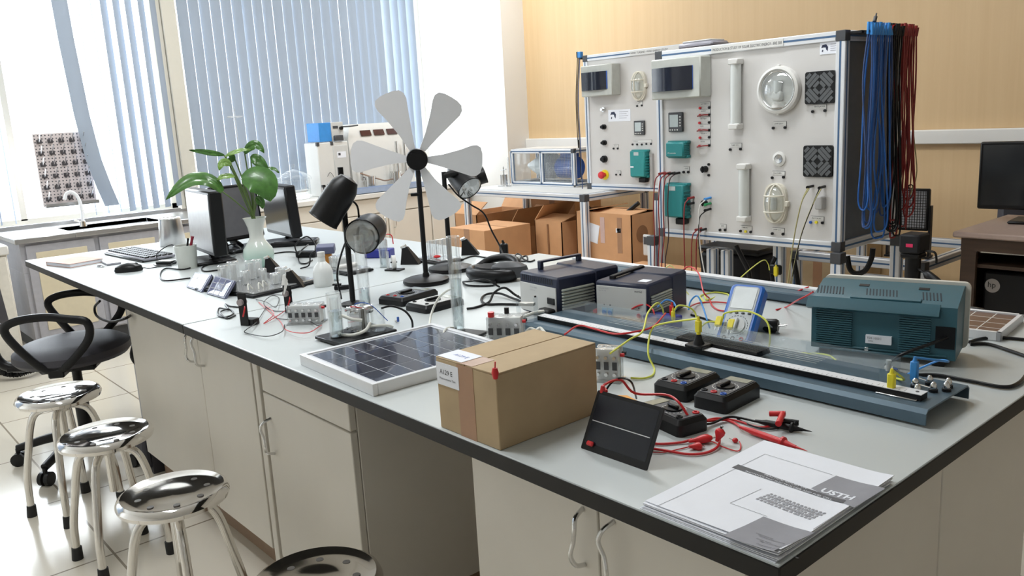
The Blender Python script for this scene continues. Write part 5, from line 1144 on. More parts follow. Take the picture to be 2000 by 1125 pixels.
# keyboard
k0, k1, k2 = Z(204, 500), Z(292, 519), Z(345, 500); ex = k1 - k0; t = T('keyboard', 'black and white keyboard at the window end of the island', 'keyboard', ((k0.x + k2.x) / 2, (k0.y + k2.y) / 2, .8), math.atan2(ex.y, ex.x))
P('case', B().box(-.225, .225, -.072, .072, .004, .016, .004), mat('kbd_grey', (.35, .35, .4), .4), t); P('front_edge', B().box(-.225, .225, -.078, -.07, .0, .010, .003), BLACK, t)
k = None
for r in range(5):
    for c in range(18):
        b = B().box(-.0095, .0095, -.0095, .0095, 0, .006, .0015)
        if k is None: k = o = P('key', b, BLACK, t)
        else: o = k.copy(); COL.objects.link(o); o.parent = t
        o.location = (-.21 + c * .0247, -.052 + r * .026, .016)
t = T('mouse', 'black computer mouse near the front edge at the window end', 'mouse', Z(252, 530), 1.1); P('shell', B().lathe([(0, 0), (.052, 0), (.056, .006), (.05, .022), (.03, .032), (0, .036)], 30, Matrix.Diagonal((1, .58, 1, 1))), BLACK, t); P('wheel', B().cyl((.03, -.003, .026), (.03, .003, .026), .008, n=14), DARK, t); P('mouse_lead', B().tube([(.055, 0, .01), (.08, .01, .004), (.12, .04, .003), (.16, .03, .003)], .0022, 8, 5), BLACK, t)
b0 = Z(92, 527); t = T('notebook', 'pinkish-brown covered notebook at the left corner of the island', 'book', ((b0.x + Z(186, 506).x) / 2, .94, .8), .25); P('cover', B().box(-.1, .1, -.075, .075, .0, .002).box(-.1, .1, -.075, .075, .015, .017).box(-.1, -.098, -.075, .075, 0, .017), mat('pink_cover', (.52, .30, .22), .6), t); P('pages', B().box(-.097, .098, -.073, .073, .002, .015), PAPER, t)
t = T('keys', 'small bunch of keys beside the notebook', 'keys', Z(195, 522, .8), .3); P('key', B().box(-.02, .01, -.003, .003, 0, .002).cyl((.015, 0, 0), (.015, 0, .003), .008, n=14), NICK, t); P('key', B(RZ(1.1)).box(-.018, .01, -.003, .003, .002, .004).cyl((.014, 0, .002), (.014, 0, .005), .008, n=14), NICK, t); P('key_fob', B().box(-.03, -.005, .006, .018, 0, .006, .002), BLACK, t); P('key_ring', B().torus(.01, .0012, 20, 6, TR(.02, .008, .004)), NICK, t)
t = T('tablet', 'thin white slab lying between the notebook and the keyboard', 'tablet', Z(215, 513, .8), -.1); P('tablet_body', B().box(-.09, .09, -.03, .03, 0, .008, .003), mat('kbd_grey', (.35, .35, .4), .4), t); P('tablet_top', B().box(-.088, .088, -.028, .028, .008, .009), WPL, t)
t = T('card_reader', 'small black and silver device with a curled cable left of the mug', 'device', Z(325, 516, .8), .5); P('reader_body', B().box(-.04, .04, -.02, .02, 0, .014, .003), BLACK, t); P('reader_top', B().box(-.035, .035, -.015, .015, .014, .016), WPL, t); P('reader_lead', B().tube([(-.04, 0, .006), (-.07, .03, .04), (-.03, .08, .07), (.04, .05, .03), (.05, -.03, .004), (0, -.05, .003), (-.04, -.03, .003)], .0022, 8, 6), BLACK, t)
# ------------------------------------------------------------------ vase and plant
g = Z(508, 521); VS = mat('vase_glaze', (.58, .66, .60), .15, coat=.4, var=.02)
vm = bpy.data.materials.new('vase_glaze_fade'); vm.use_nodes = True; nt = vm.node_tree; pb = nt.nodes['Principled BSDF']; pb.inputs['Roughness'].default_value = .15
tcn = nt.nodes.new('ShaderNodeTexCoord'); sx2 = nt.nodes.new('ShaderNodeSeparateXYZ'); rp = nt.nodes.new('ShaderNodeValToRGB')
rp.color_ramp.elements[0].position = .03; rp.color_ramp.elements[0].color = (.46, .66, .58, 1); rp.color_ramp.elements[1].position = .11; rp.color_ramp.elements[1].color = (.66, .68, .64, 1)
nt.links.new(tcn.outputs['Object'], sx2.inputs[0]); nt.links.new(sx2.outputs['Z'], rp.inputs[0]); nt.links.new(rp.outputs[0], pb.inputs['Base Color'])
hv = H(498, 425, g) - .8
t = T('vase', 'pale green and white glazed vase with a flared neck holding the plant', 'vase', g)
P('vase_body', B().lathe([(0, .003), (.034, .003), (.036, 0), (.040, .004), (.056, .028), (.061, .05), (.056, .075), (.038, .10), (.028, .115), (.0275, .135), (.031, .16), (.041, hv - .008), (.046, hv), (.043, hv), (.028, .16), (.0245, .135), (.025, .11), (0, .10)], 44), vm, t)
LF = mat('leaf_green', (.06, .165, .03), .32, var=.25, scale=40, stretch=(1, 1, 1), coat=.15); LF2 = mat('leaf_light', (.20, .34, .08), .35, var=.2, scale=30)
STM = mat('stem_green', (.10, .16, .04), .5)
t = T('potted_plant', 'green broad-leaved plant standing in the pale vase', 'plant', (g.x, g.y, .8 + .11))
def leaf(a, m, c, w, hint, cup=.18, mt=LF, dep=(0, 0, 0)):
    o = t.location
    def pt(q, dd): return A(q[0], q[1], (g.x + tw.x * dd, g.y + tw.y * dd)) - o
    a, m, c = pt(a, dep[0]), pt(m, dep[1]), pt(c, dep[2]); n = 12; k = 8; vs = []; fs = []; hint = V(hint).normalized(); vein = []
    for i in range(n + 1):
        u = i / n; p_ = a * (1 - u) ** 2 + m * 2 * u * (1 - u) + c * u * u; d_ = ((m - a) * (1 - u) + (c - m) * u).normalized()
        s_ = d_.cross(hint).normalized(); nr = s_.cross(d_).normalized()
        ww = w * (math.sin(PI * min(1, u * .93 + .04)) ** .7) * (1 - .35 * u) if u < 1 else 0.0008
        for j in range(k + 1):
            f_ = (j / k - .5) * 2; vs.append(p_ + s_ * (f_ * ww) + nr * (abs(f_) * ww * cup * 2 * (1.2 - abs(f_)) + .0012 * math.sin(j * 3.1 + i)))
    for i in range(n):
        for j in range(k): q_ = i * (k + 1) + j; fs.append((q_, q_ + 1, q_ + k + 2, q_ + k + 1))
    N = len(vs); vs2 = [v - nr * .0008 for v in vs]
    b = B().add(vs + vs2, fs + [tuple(N + x for x in f[::-1]) for f in fs], True)
    return P('leaf', b, mt, t), a
dn = V((0, 0, 1)); T_ = tw
leaves = [((434, 374), (390, 318), (324, 390), .040, T_ * .75 + dn, .25, LF, (.04, .06, .06)), ((472, 350), (520, 338), (528, 394), .062, T_ * 1.0 + dn * .8, .12, LF, (.05, .08, .09)),
          ((438, 303), (405, 297), (369, 293), .011, T_ + dn * .3, .2, LF, (0, 0, 0)), ((478, 300), (498, 266), (516, 299), .019, T_ + dn * .4, .2, LF, (0, 0, .02)),
          ((452, 322), (432, 308), (428, 333), .016, T_ * 1 + dn * .3, .2, LF2, (.03, .04, .05)), ((440, 306), (462, 292), (490, 292), .014, T_ * .6 + dn, .2, LF2, (.02, .02, .02)),
          ((490, 305), (505, 312), (524, 333), .022, T_ + dn * .2, .2, LF, (0, .02, .03)), ((520, 330), (535, 325), (545, 338), .014, dn + T_ * .4, .1, LF, (-.02, -.02, -.02)),
          ((458, 345), (438, 340), (424, 352), .018, dn + T_ * .6, .2, LF2, (.03, .03, .04)), ((500, 385), (512, 392), (513, 408), .016, T_, .2, LF, (.03, .04, .05)),
          ((455, 300), (450, 315), (446, 308), .018, T_ + dn * .3, .2, LF, (.0, .0, .0))]
for L_i in leaves:
    o, a = leaf(L_i[0], L_i[1], L_i[2], L_i[3] * 1.22, *L_i[4:])
    s0 = V((random.uniform(-.012, .012), random.uniform(-.012, .012), .02)); P('stem', B().tube([s0, s0 * .6 + V((0, 0, .07)), (s0 + a) / 2 + V((0, 0, .04)), a], .0028, 8, 5), STM, t)
# ================================================================== equipment tables and training panels along the back
def profile(b, p0, p1, s=.045, groove=True):
    p0, p1 = V(p0), V(p1); lo = V([min(a, c) for a, c in zip(p0, p1)]); hi = V([max(a, c) for a, c in zip(p0, p1)])
    d = hi - lo; ax = max(range(3), key=lambda i: d[i]); h = s / 2
    r = [[lo[i] - (0 if i == ax else h), hi[i] + (0 if i == ax else h)] for i in range(3)]
    b.m = 0; b.box(*r[0], *r[1], *r[2], .003)
    if groove:
        b.m = 1
        for i in range(3):
            if i == ax: continue
            j = 3 - ax - i
            rr = [list(x) for x in r]; c = (rr[j][0] + rr[j][1]) / 2; rr[j] = [c - .004, c + .004]
            rr[i] = [rr[i][0] - .0006, rr[i][1] + .0006]; b.box(*rr[0], *rr[1], *rr[2])
    b.m = 0; return b
AM = [ALU, GRV]
def table(label, x0, x1, y0, y1, zt, extra=(), rails=True):
    t = T('profile_table', label, 'table', ((x0 + x1) / 2, (y0 + y1) / 2, 0)); hx, hy = (x1 - x0) / 2, (y1 - y0) / 2; h = .0225
    for nm, a, c in (('front_rail', (-hx + h, -hy + h, zt - h), (hx - h, -hy + h, zt - h)), ('rear_rail', (-hx + h, hy - h, zt - h), (hx - h, hy - h, zt - h)),
                     ('side_rail', (-hx + h, -hy + .045, zt - h), (-hx + h, hy - .045, zt - h)), ('side_rail', (hx - h, -hy + .045, zt - h), (hx - h, hy - .045, zt - h))):
        if rails or nm == 'rear_rail': P(nm, profile(B(), a, c), AM, t)
    for sx in (-1, 1):
        for sy in (-1, 1):
            x, y = sx * (hx - h), sy * (hy - h)
            l_ = P('leg', profile(B(), (x, y, .02), (x, y, zt - .045)), AM, t); P('foot_pad', B().cyl((x, y, 0), (x, y, .02), .02, n=14), BLACK, l_)
            P('corner_cap', B().box(x - h - .001, x + h + .001, y - h - .0015, y + h + .0015, zt - .045, zt + .001, .002), DARK, t)
    P('lower_rail', profile(B(), (-hx + .045, hy - h, .3), (hx - .045, hy - h, .3)), AM, t)
    for a, c in extra: P('brace', profile(B(), a, c), AM, t)
    return t
t1 = table('aluminium profile table carrying the right-hand training panel', -2.755, -1.72, 3.275, 3.86, .70, rails=False)
t2 = table('aluminium profile table with white top carrying the wind tunnel', -5.13, -3.84, 3.95, 4.60, .80)
P('table_top', B().box(-.6, .6, -.28, .28, .795, .803, .001), SHEET, t2)
t3 = table('low aluminium profile frame standing behind the right-hand training panel', -2.35, -1.66, 3.95, 4.7, .56)
t4 = table('aluminium profile table half hidden below the left-hand training panel', -3.47, -2.9, 4.2, 4.75, .80)
# panels
PM = {}
def board(label, x0, x1, y, z0, z1, hdr, frame_side=True):
    t = T('training_panel', label, 'training panel', (x0, y, z0)); w, h = x1 - x0, z1 - z0; s = .04; g = s / 2
    P('frame_rail', profile(B(), (s, g, h - g), (w - s, g, h - g), s), AM, t); P('frame_rail', profile(B(), (s, g, g), (w - s, g, g), s), AM, t)
    P('frame_post', profile(B(), (g, g, s), (g, g, h - s), s), AM, t); P('frame_post', profile(B(), (w - g, g, s), (w - g, g, h - s), s), AM, t)
    for x in (g, w - g):
        for z in (g, h - g): P('corner_cap', B().box(x - g - .001, x + g + .001, -.0015, s + .001, z - g - .001, z + g + .001, .002), DARK, t)
    P('rear_frame', profile(profile(B(), (w - g, .5, g), (w - g, .5, h - g), s), (g, .5, h - g), (w - s, .5, h - g), s), AM, t)
    P('top_side_rail', profile(B(), (w - g, s, h - g), (w - g, .48, h - g), s), AM, t); P('top_side_rail', profile(B(), (g, s, h - g), (g, .48, h - g), s), AM, t)
    P('bottom_side_rail', profile(B(), (w - g, s, g), (w - g, .48, g), s), AM, t); P('bottom_side_rail', profile(B(), (g, s, g), (g, .48, g), s), AM, t)
    P('face_board', B().box(s, w - s, .008, .014, s, h - s), BOARD, t)
    P('side_board', B().box(w - s + .012, w - s + .018, s, .48, s, h - s), mat('side_board_slate', (.16, .18, .2), .5), t)
    if hdr:
        x, s_ = hdr; hd = P('header_strip', B().box(x[0], x[1], -.0025, .0, h - .036, h - .006), WPL, t)
        P('lettering', B().text(s_, .0165, TR(x[0] + .006, -.003, h - .027) @ RX(PI / 2) @ Matrix.Diagonal((min(1, (x[1] - x[0] - .012) / (max(v.x for v in text_geo(s_, .0165)[0]))), 1, 1, 1))), INK, hd)
    return t
PX, PY, PZ0, PZ1 = -2.70, 3.30, .702, 1.597
p1 = board('right-hand white training panel for solar electric energy in an aluminium frame', PX, -1.735, PY, PZ0, PZ1, ((Y(1390, 96, PY).x - PX, Y(1530, 88, PY).x - PX), 'PRODUCTION & STUDY OF SOLAR ELECTRIC ENERGY - ERE 500'))
QX, QY, QZ0, QZ1 = -4.10, 4.25, .803, 1.70
p2 = board('left-hand white training panel with an emergency stop button, partly behind the other', QX, -3.14, QY, QZ0, QZ1, ((.42, .9), 'WIND TURBINE - WIND ENERGY STUDY'))
class PL:
    def __init__(s, t, x0, y, z0): s.t, s.x0, s.y, s.z0 = t, x0, y, z0
    def __call__(s, px, py, d=0): q = Y(px, py, s.y + .008 - d); return V((q.x - s.x0, .008, q.z - s.z0))
A1 = PL(p1, PX, PY, PZ0); A2 = PL(p2, QX, QY, QZ0)
def P_(a, nm, b, m_, label=None): return P(nm, b, m_, a.t, label)
SOCK = []
def jacks(a, pts, lab=None, cols=None, r=.0052, box=True):
    for i, q in enumerate(pts):
        o = a(*q); m_ = (cols[i] if cols else BLACK); P_(a, 'jack_socket', B().cyl((o.x, .008, o.z), (o.x, .001, o.z), r * 1.15, n=14), m_)
    if box:
        o0, o1 = a(*pts[0]), a(*pts[-1]); x0, x1 = min(o0.x, o1.x) - .0, max(o0.x, o1.x) + .006; z = max(o0.z, o1.z)
        lp = P_(a, 'socket_label', B().box(x0, x1, .0066, .008, z + .010, z + .026), WPL); P('lettering', B().text(lab or 'LOAD', .0085, TR(x0 + .004, .0062, z + .0145) @ RX(PI / 2)), INK, lp)
        P_(a, 'label_tick', B().box(x1 - .001, x1, .0062, .008, z + .004, z + .026).box(x0, x1, .0062, .008, z + .0255, z + .0265), INK)
# ---- panel 1 components
def din_box(a, px0, px1, py0, py1, dep, win):
    e = dep; c0 = a(px0, py0, e); c1 = a(px1, py1, e); x0, x1, z1, z0 = c0.x, c1.x, c0.z, c1.z; y = .008
    bx_ = P_(a, 'breaker_box', B().box(x0, x1, y - e, y, z0, z1, .006), mat('din_grey', (.50, .51, .47), .45)); wz = (z1 - z0)
    n = 10; vs = []; fs = []
    for j in (0, 1):
        for i in range(n + 1):
            u = i / n; vs.append((x0 + .01 + (x1 - x0) * win * u, y - e - .004 - .018 * math.sin(PI * u), z0 + wz * (.2 + .58 * j)))
    for i in range(n): fs.append((i, i + 1, n + 2 + i, n + 1 + i))
    fs.append(tuple(range(n + 1))[::-1]); fs.append(tuple(range(n + 1, 2 * n + 2))); fs.append((0, n + 1, 2 * n + 1, n))
    P('smoked_window', B().add(vs, fs), mat('smoked', (.012, .014, .024), .12, spec=.3), bx_)
    P('breaker_row', B().box(x0 + (x1 - x0) * .82, x0 + (x1 - x0) * .86, y - e - .003, y - e, z0 + wz * .22, z0 + wz * .78), BLU, bx_)
din_box(A1, 1270, 1368, 118, 190, .085, .82); din_box(A2, 1133, 1196, 130, 186, .085, .80)
def meter(a, px0, px1, py0, py1):
    c0, c1 = a(px0, py0), a(px1, py1); o = P_(a, 'panel_meter', B().box(c0.x, c1.x, -.006, .008, c1.z, c0.z, .003), DARK); w, h = c1.x - c0.x, c0.z - c1.z
    P('display', B().box(c0.x + w * .12, c0.x + w * .72, -.0072, -.006, c1.z + h * .25, c0.z - h * .12), mat('lcd_pale', (.5, .56, .56), .2), o)
    for i in range(4): P('button', B().box(c0.x + w * (.1 + .17 * i), c0.x + w * (.2 + .17 * i), -.008, -.006, c1.z + h * .07, c1.z + h * .14, .001), WPL, o); P('button', B().box(c0.x + w * .8, c0.x + w * .92, -.008, -.006, c1.z + h * (.28 + .15 * i), c1.z + h * (.34 + .15 * i), .001), WPL, o)
meter(A1, 1308, 1336, 220, 257); meter(A2, 1240, 1261, 236, 263)
TL = mat('teal_light', (.02, .27, .27), .45)
def inverter(a, px0, px1, py0, py1, e, m_=TEAL, disp=True, wide=False):
    c0, c1 = a(px0, py0, e), a(px1, py1, e); x0, x1, z0, z1 = c0.x, c1.x, c1.z, c0.z; y = .008; w, h = x1 - x0, z1 - z0
    o = P_(a, 'charge_unit', B().box(x0, x1, y - e, y, z0 + .006, z1 - .006, .006).box(x0 - .006, x1 + .006, y - e * .55, y, z1 - .014, z1, .003).box(x0 - .006, x1 + .006, y - e * .55, y, z0, z0 + .014, .003), m_)
    rb = B()
    for i in range(7): rb.box(x1 - .001, x1 + .004, y - e * .85, y - .004, z0 + h * (.15 + .1 * i), z0 + h * (.15 + .1 * i) + h * .04, .001)
    P('cooling_rib', rb, m_, o)
    if disp: P('unit_display', B().box(x0 + w * .3, x0 + w * .62, y - e - .001, y - e, z1 - h * .2, z1 - h * .08), mat('lcd_pale', (.5, .56, .56), .2), o); P('cable_gland', B().box(x0 + w * .5, x0 + w * .95, y - e * .8, y - .004, z0 - .03, z0, .004), BLACK, o)
    else: P('lettering', B().text('PV controller', .009, TR(x0 + w * .15, y - e - .001, z0 + h * .28) @ RX(PI / 2)), WPL, o)
    return o
inverter(A1, 1299, 1334, 276, 310, .055, TEAL, False); o = inverter(A1, 1296, 1334, 358, 428, .06)
o2 = inverter(A2, 1229, 1259, 293, 348, .055, TL); c = A2(1231, 326, .055); P('unit_sticker', B().box(c.x, c.x + .028, .008 - .0562, .008 - .055, c.z - .005, c.z + .005), PAPER, o2)
# tube lamps
def tubelamp(a, top, bot, r, m_):
    c0, c1 = a(*top, r), a(*bot, r); o = P_(a, 'tube_lamp', B().cyl((c1.x, .008 - r, c1.z), (c0.x, .008 - r, c0.z), r, n=20), m_)
    P('end_cap', B().box(c0.x - r * 1.05, c0.x + r * 1.05, .008 - 2.1 * r, .008, c0.z - .02, c0.z + .006, .004), WPL, o); P('end_cap', B().box(c1.x - r * 1.05, c1.x + r * 1.05, .008 - 2.1 * r, .008, c1.z - .006, c1.z + .02, .004), WPL, o)
TLM = mat('tube_white', (.66, .68, .66), .25, var=.01)
tubelamp(A1, (1437, 117), (1437, 250), .024, TLM); tubelamp(A1, (1453, 322), (1453, 430), .024, TLM)
# round bulkhead lamp
c = A1(1519, 176, .02); M_ = TR(c.x, .008, c.z) @ RX(PI / 2)
o = P_(A1, 'round_lamp', B().lathe([(0, 0), (.10, 0), (.102, .008), (.098, .026), (.088, .03), (.082, .024), (.078, .006), (0, .006)], 44, M_), WPL)
P('lamp_ring', B(M_).torus(.078, .003, 40, 8, TR(0, 0, .022)), NICK, o); P('lamp_lens', B().lathe([(.078, .022), (.06, .04), (.035, .05), (0, .053)], 36, M_), clear('lens_clear', (.93, .95, .95), .12, .05, haze=.12), o)
P('bulb_socket', B(M_).box(-.02, .02, -.045, -.005, .006, .034, .006).cyl((0, -.05, .01), (0, -.075, .012), .03, .03, 18), WPL, o); P('bulb', B(M_).cyl((0, -.01, .022), (0, .04, .022), .014, .019, 18), TLM, o); P('latch', B(M_).box(-.006, .006, .096, .106, .002, .02, .002).box(-.006, .006, -.106, -.096, .002, .02, .002), WPL, o)
# small round downlight
c = A1(1520, 311, .01); M_ = TR(c.x, .008, c.z) @ RX(PI / 2); o = P_(A1, 'spot_lamp', B().lathe([(0, 0), (.032, 0), (.031, .006), (.021, .009), (.018, .004), (0, .004)], 32, M_), WPL); P('spot_reflector', B().lathe([(0, .004), (.017, .006), (.0175, .0085), (0, .0065)], 24, M_), NICK, o)
# caged oval lamps
def caged(a, cx, cy, rx, rz_, e=.055):
    c = a(cx, cy, .03); o = P_(a, 'oval_lamp', B(TR(c.x, .008, c.z) @ RX(PI / 2)).prism([(rx * math.copysign(abs(math.cos(t_)) ** .7, math.cos(t_)), rz_ * math.copysign(abs(math.sin(t_)) ** .7, math.sin(t_))) for t_ in [2 * PI * i / 32 for i in range(32)]], 0, .018), IVORY)
    P('lamp_glass', B().sph((c.x, -.012, c.z), 1, 24, None, (rx * .82, .038, rz_ * .85)), clear('lens_clear2', (.93, .94, .92), .15, .08, haze=.2), o); P('bulb', B().cyl((c.x, -.018, c.z - rz_ * .3), (c.x, -.018, c.z + rz_ * .3), .013, n=14), TLM, o)
    cg = B()
    cg.tube([(c.x + rx * .93 * math.cos(t_), -.012, c.z + rz_ * .95 * math.sin(t_)) for t_ in [2 * PI * i / 16 for i in range(16)]], .004, 8, 3, closed=True)
    cg.tube([(c.x, -.0, c.z + rz_ * .97), (c.x, -.04, c.z + rz_ * .7), (c.x, -.056, c.z), (c.x, -.04, c.z - rz_ * .7), (c.x, 0, c.z - rz_ * .97)], .0035, 8, 5)
    for s_ in (-.4, .4): cg.tube([(c.x - rx * .9, -.005, c.z + rz_ * s_), (c.x - rx * .6, -.04, c.z + rz_ * s_), (c.x, -.052, c.z + rz_ * s_), (c.x + rx * .6, -.04, c.z + rz_ * s_), (c.x + rx * .9, -.005, c.z + rz_ * s_)], .0035, 8, 5)
    P('wire_cage', cg, IVORY, o); P('cage_latch', B().box(c.x + rx * .9, c.x + rx * 1.2, -.016, .006, c.z - .012, c.z + .012, .003), IVORY, o)
caged(A1, 1510, 398, .055, .088); caged(A2, 1244, 168, .058, .092)
# fan filters
def fan(a, cx, cy, s=.0655):
    c = a(cx, cy, .01); o = P_(a, 'fan_grille', B(TR(c.x, .008, c.z) @ RX(PI / 2)).prism(rrect(-s, s, -s, s, .010), 0, .012), BLACK)
    g_ = B(TR(c.x, -.0045, c.z) @ RX(PI / 2))
    for qx in (-1, 1):
        for qy in (-1, 1):
            for k_ in range(4):
                d_ = .42 + k_ * .42; L = s * .88
                x0, y0_, x1, y1_ = d_ * L, 0.04 * L, 0.04 * L, d_ * L
                if d_ > 1: e_ = d_ - 1; x0, y0_, x1, y1_ = L, e_ * L, e_ * L, L
                if d_ > 1.75: continue
                a_, c_ = V((x0 * qx, y0_ * qy, 0)), V((x1 * qx, y1_ * qy, 0)); n_ = (c_ - a_).normalized().cross(V((0, 0, 1))) * .0068
                ps = [a_ - n_, c_ - n_, c_ + n_, a_ + n_]; ps = [(q.x, q.y) for q in ps]
                if (V((*ps[1], 0)) - V((*ps[0], 0))).cross(V((*ps[3], 0)) - V((*ps[0], 0))).z < 0: ps = ps[::-1]
                g_.prism(ps, 0, .0012)
    P('grille_bars', g_, mat('grille_grey', (.10, .105, .11), .5), o)
fan(A1, 1601, 171); fan(A1, 1597, 315)
# small switch box, stickers
c0, c1 = A1(1591, 384, .03), A1(1606, 410, .03); P_(A1, 'thermostat_box', B().box(c0.x, c1.x, -.022, .008, c1.z, c0.z, .004), mat('switch_grey', (.45, .44, .43), .45))
def logo(a, x0, x1, y0, y1):
    c0, c1 = a(x0, y0), a(x1, y1); o = P_(a, 'maker_sticker', B().box(c0.x, c1.x, .0062, .008, c1.z, c0.z), PAPER); w = c1.x - c0.x; h = c0.z - c1.z
    P('logo_mark', B(TR(c0.x + w * .22, .006, c0.z - h * .5) @ RX(PI / 2)).prism([(-.3 * h, .05 * h), (-.2 * h, .3 * h), (.15 * h, .34 * h), (.34 * h, .1 * h), (.3 * h, -.25 * h), (.16 * h, -.1 * h), (.12 * h, .08 * h), (-.1 * h, .1 * h)], 0, .0006).prism([(-.25 * h, -.2 * h), (-.15 * h, -.08 * h), (-.1 * h, -.2 * h), (-.2 * h, -.3 * h)], 0, .0006), PCB, o)
    tl_ = B()
    for i in range(4): tl_.box(c0.x + w * .5, c0.x + w * (.9 - .07 * (i % 2)), .0057, .0062, c0.z - h * (.22 + .18 * i), c0.z - h * (.2 + .18 * i) + .002)
    P('small_print', tl_, mat('pale_ink', (.45, .45, .5), .7), o)
logo(A1, 1602, 1643, 84, 103); logo(A2, 1188, 1232, 215, 236)
for (q, lb_, cols) in ((((1588, 218), (1612, 216)), 'VENTILATOR', None), (((1511, 250), (1534, 249)), 'LAMP 230 V', None), (((1427, 292), (1447, 291)), 'TUBE 12 V', None), (((1509, 347), (1531, 346)), 'HALOGEN', None),
                       (((1584, 434), (1595, 434), (1607, 435)), 'MOTOR AC', (BLU, YEL, BLACK)), (((1407, 449), (1417, 449)), 'AMP', None), (((1447, 451), (1457, 452), (1467, 453)), 'TUBE AC', (BLACK, YEL, BLACK)), (((1509, 456), (1530, 457)), 'LAMP 12 V', None),
                       (((1368, 211), (1386, 210)), 'BATTERY +', (RED, BLACK)), (((1367, 240), (1386, 239)), 'BATTERY -', (RED, BLACK)), (((1368, 269), (1386, 268)), 'SOLAR +', (RED, BLACK)), (((1368, 225), (1386, 224)), 'SHUNT', (RED, BLACK)), (((1367, 254), (1386, 254)), 'FUSE', (RED, BLACK)), (((1367, 285), (1386, 284)), 'DIODE', (RED, BLACK)),
                       (((1336, 336), (1345, 336)), 'LOAD', None), (((1385, 321),), 'R', None), (((1385, 342),), '', None)):
    jacks(A1, q, lb_, cols, box=len(q) > 1)
for (q0, q1) in (((1368, 225), (1386, 224)), ((1367, 254), (1386, 254)), ((1367, 285), (1386, 284))):
    a_, c_ = A1(*q0), A1(*q1); P_(A1, 'jumper_wire', B().tube([V((a_.x - .008, -.004, a_.z - .004)), V(((a_.x + c_.x) / 2, -.008, a_.z + .001)), V((c_.x, -.004, c_.z))], .0032, 8, 5), mat('dark_red', (.25, .02, .02), .4))
for (q, s_) in (((1373, 331), .016), ((1373, 397), .014)): c = A1(*q, .02); P_(A1, 'rotary_knob', B().cyl((c.x, .008, c.z), (c.x, -.016, c.z), s_, s_ * .85, 20).box(c.x - .002, c.x + .002, -.02, -.016, c.z - s_, c.z + s_), BLACK)
# plug rows with hanging leads on panel 1
hid = 0
def stubplug(a, q, m_, lb_):
    c = a(*q, .02); w_ = V((a.x0, a.y, a.z0)); t = T('banana_plug', lb_, 'plug', V((c.x, .008, c.z)) + w_, 0)
    P('plug_grip', B().cyl((0, -.0, 0), (0, -.04, -.002), .0058, n=12), m_, t); P('plug_cap', B().cyl((0, -.04, -.002), (0, -.046, -.003), .007, n=12), m_, t); return V((c.x, -.036, c.z - .006)) + w_
DRD = mat('dark_red', (.25, .02, .02), .4); GRC = mat('straw_cable', (.42, .38, .18), .5)
for i, (x, m_) in enumerate(((1294, DRD), (1304, DRD), (1313, BLACK), (1322, BLACK))):
    s0 = stubplug(A1, (x, 338), m_, ('%s plug in the row under the small teal controller, %s' % ('dark red' if i < 2 else 'black', ['farthest left', 'second from left', 'third from left', 'fourth from left'][i])))
    zz = [600, 700, 420, 0]; cable('hanging_lead', ['dark red lead hanging at the left of the large teal unit', 'dark lead hanging across the left edge of the teal unit', 'dark lead hanging across the middle of the teal unit', 'dark lead hanging across the right of the teal unit'][i],
          [s0, s0 + V((-.004, -.03, -.03)), s0 + V((-.012, -.035, -.15)), s0 + V((-.014, -.03, -.3)), s0 + V((-.02 - .006 * i, -.03, -.45)), s0 + V((-.03 + .01 * i, -.02, -.62))], .0028, DRD if i < 3 else mat('dark_brown', (.06, .03, .03), .5))
for (q, m_, lb_) in (((1350, 386), DRD, 'dark red plug right of the large teal unit'), ((1350, 397), BLACK, 'black plug right of the large teal unit'), ((1383, 387), LBLU, 'blue plug in the column near the panel centre'), ((1383, 398), GRN, 'green plug in the column near the panel centre'), ((1383, 409), BLACK, 'black plug in the column near the panel centre'), ((1365, 447), DRD, 'dark red plug near the bottom of the panel'), ((1374, 448), BLACK, 'black plug near the bottom of the panel'),
                     ((1583, 364), BLACK, 'left black plug under the lower fan grille'), ((1606, 365), BLACK, 'right black plug under the lower fan grille')):
    s0 = stubplug(A1, q, m_, lb_)
    if m_ is DRD or q[0] == 1374: cable('hanging_lead', 'dark red lead hanging from the %s' % lb_.replace('dark red plug ', 'plug ').replace('black plug ', 'second plug '), [s0, s0 + V((-.006, -.02, -.03)), s0 + V((-.012, -.02, -.15)), s0 + V((-.016, -.01, -.36))], .003, DRD)
    if q == (1383, 387) or q == (1383, 409): cable('hanging_lead', 'black and pale lead hanging from the %s' % lb_, [s0, s0 + V((-.012, -.03, -.04)), s0 + V((-.01, -.03, -.2)), s0 + V((.03, -.03, -.4)), s0 + V((.06, 0, -.56))], .0026, WPL if q[1] == 387 else BLACK)
    if q[1] in (364, 365):
        for j in (0, 1): cable('hanging_lead', 'straw coloured lead falling from the %s, %s strand' % (lb_, 'inner' if j else 'outer'), [s0 + V((.008 * j, 0, 0)), s0 + V((-.01, -.03, -.06)), s0 + V((-.04 - (q[0] - 1583) * .001, -.03, -.2)), s0 + V((-.07 - (q[0] - 1583) * .0016, -.02, -.38)), s0 + V((-.10 - (q[0] - 1583) * .002 + .01 * j, 0, -.56))], .0026, GRC if q[0] < 1590 or j else BLACK)
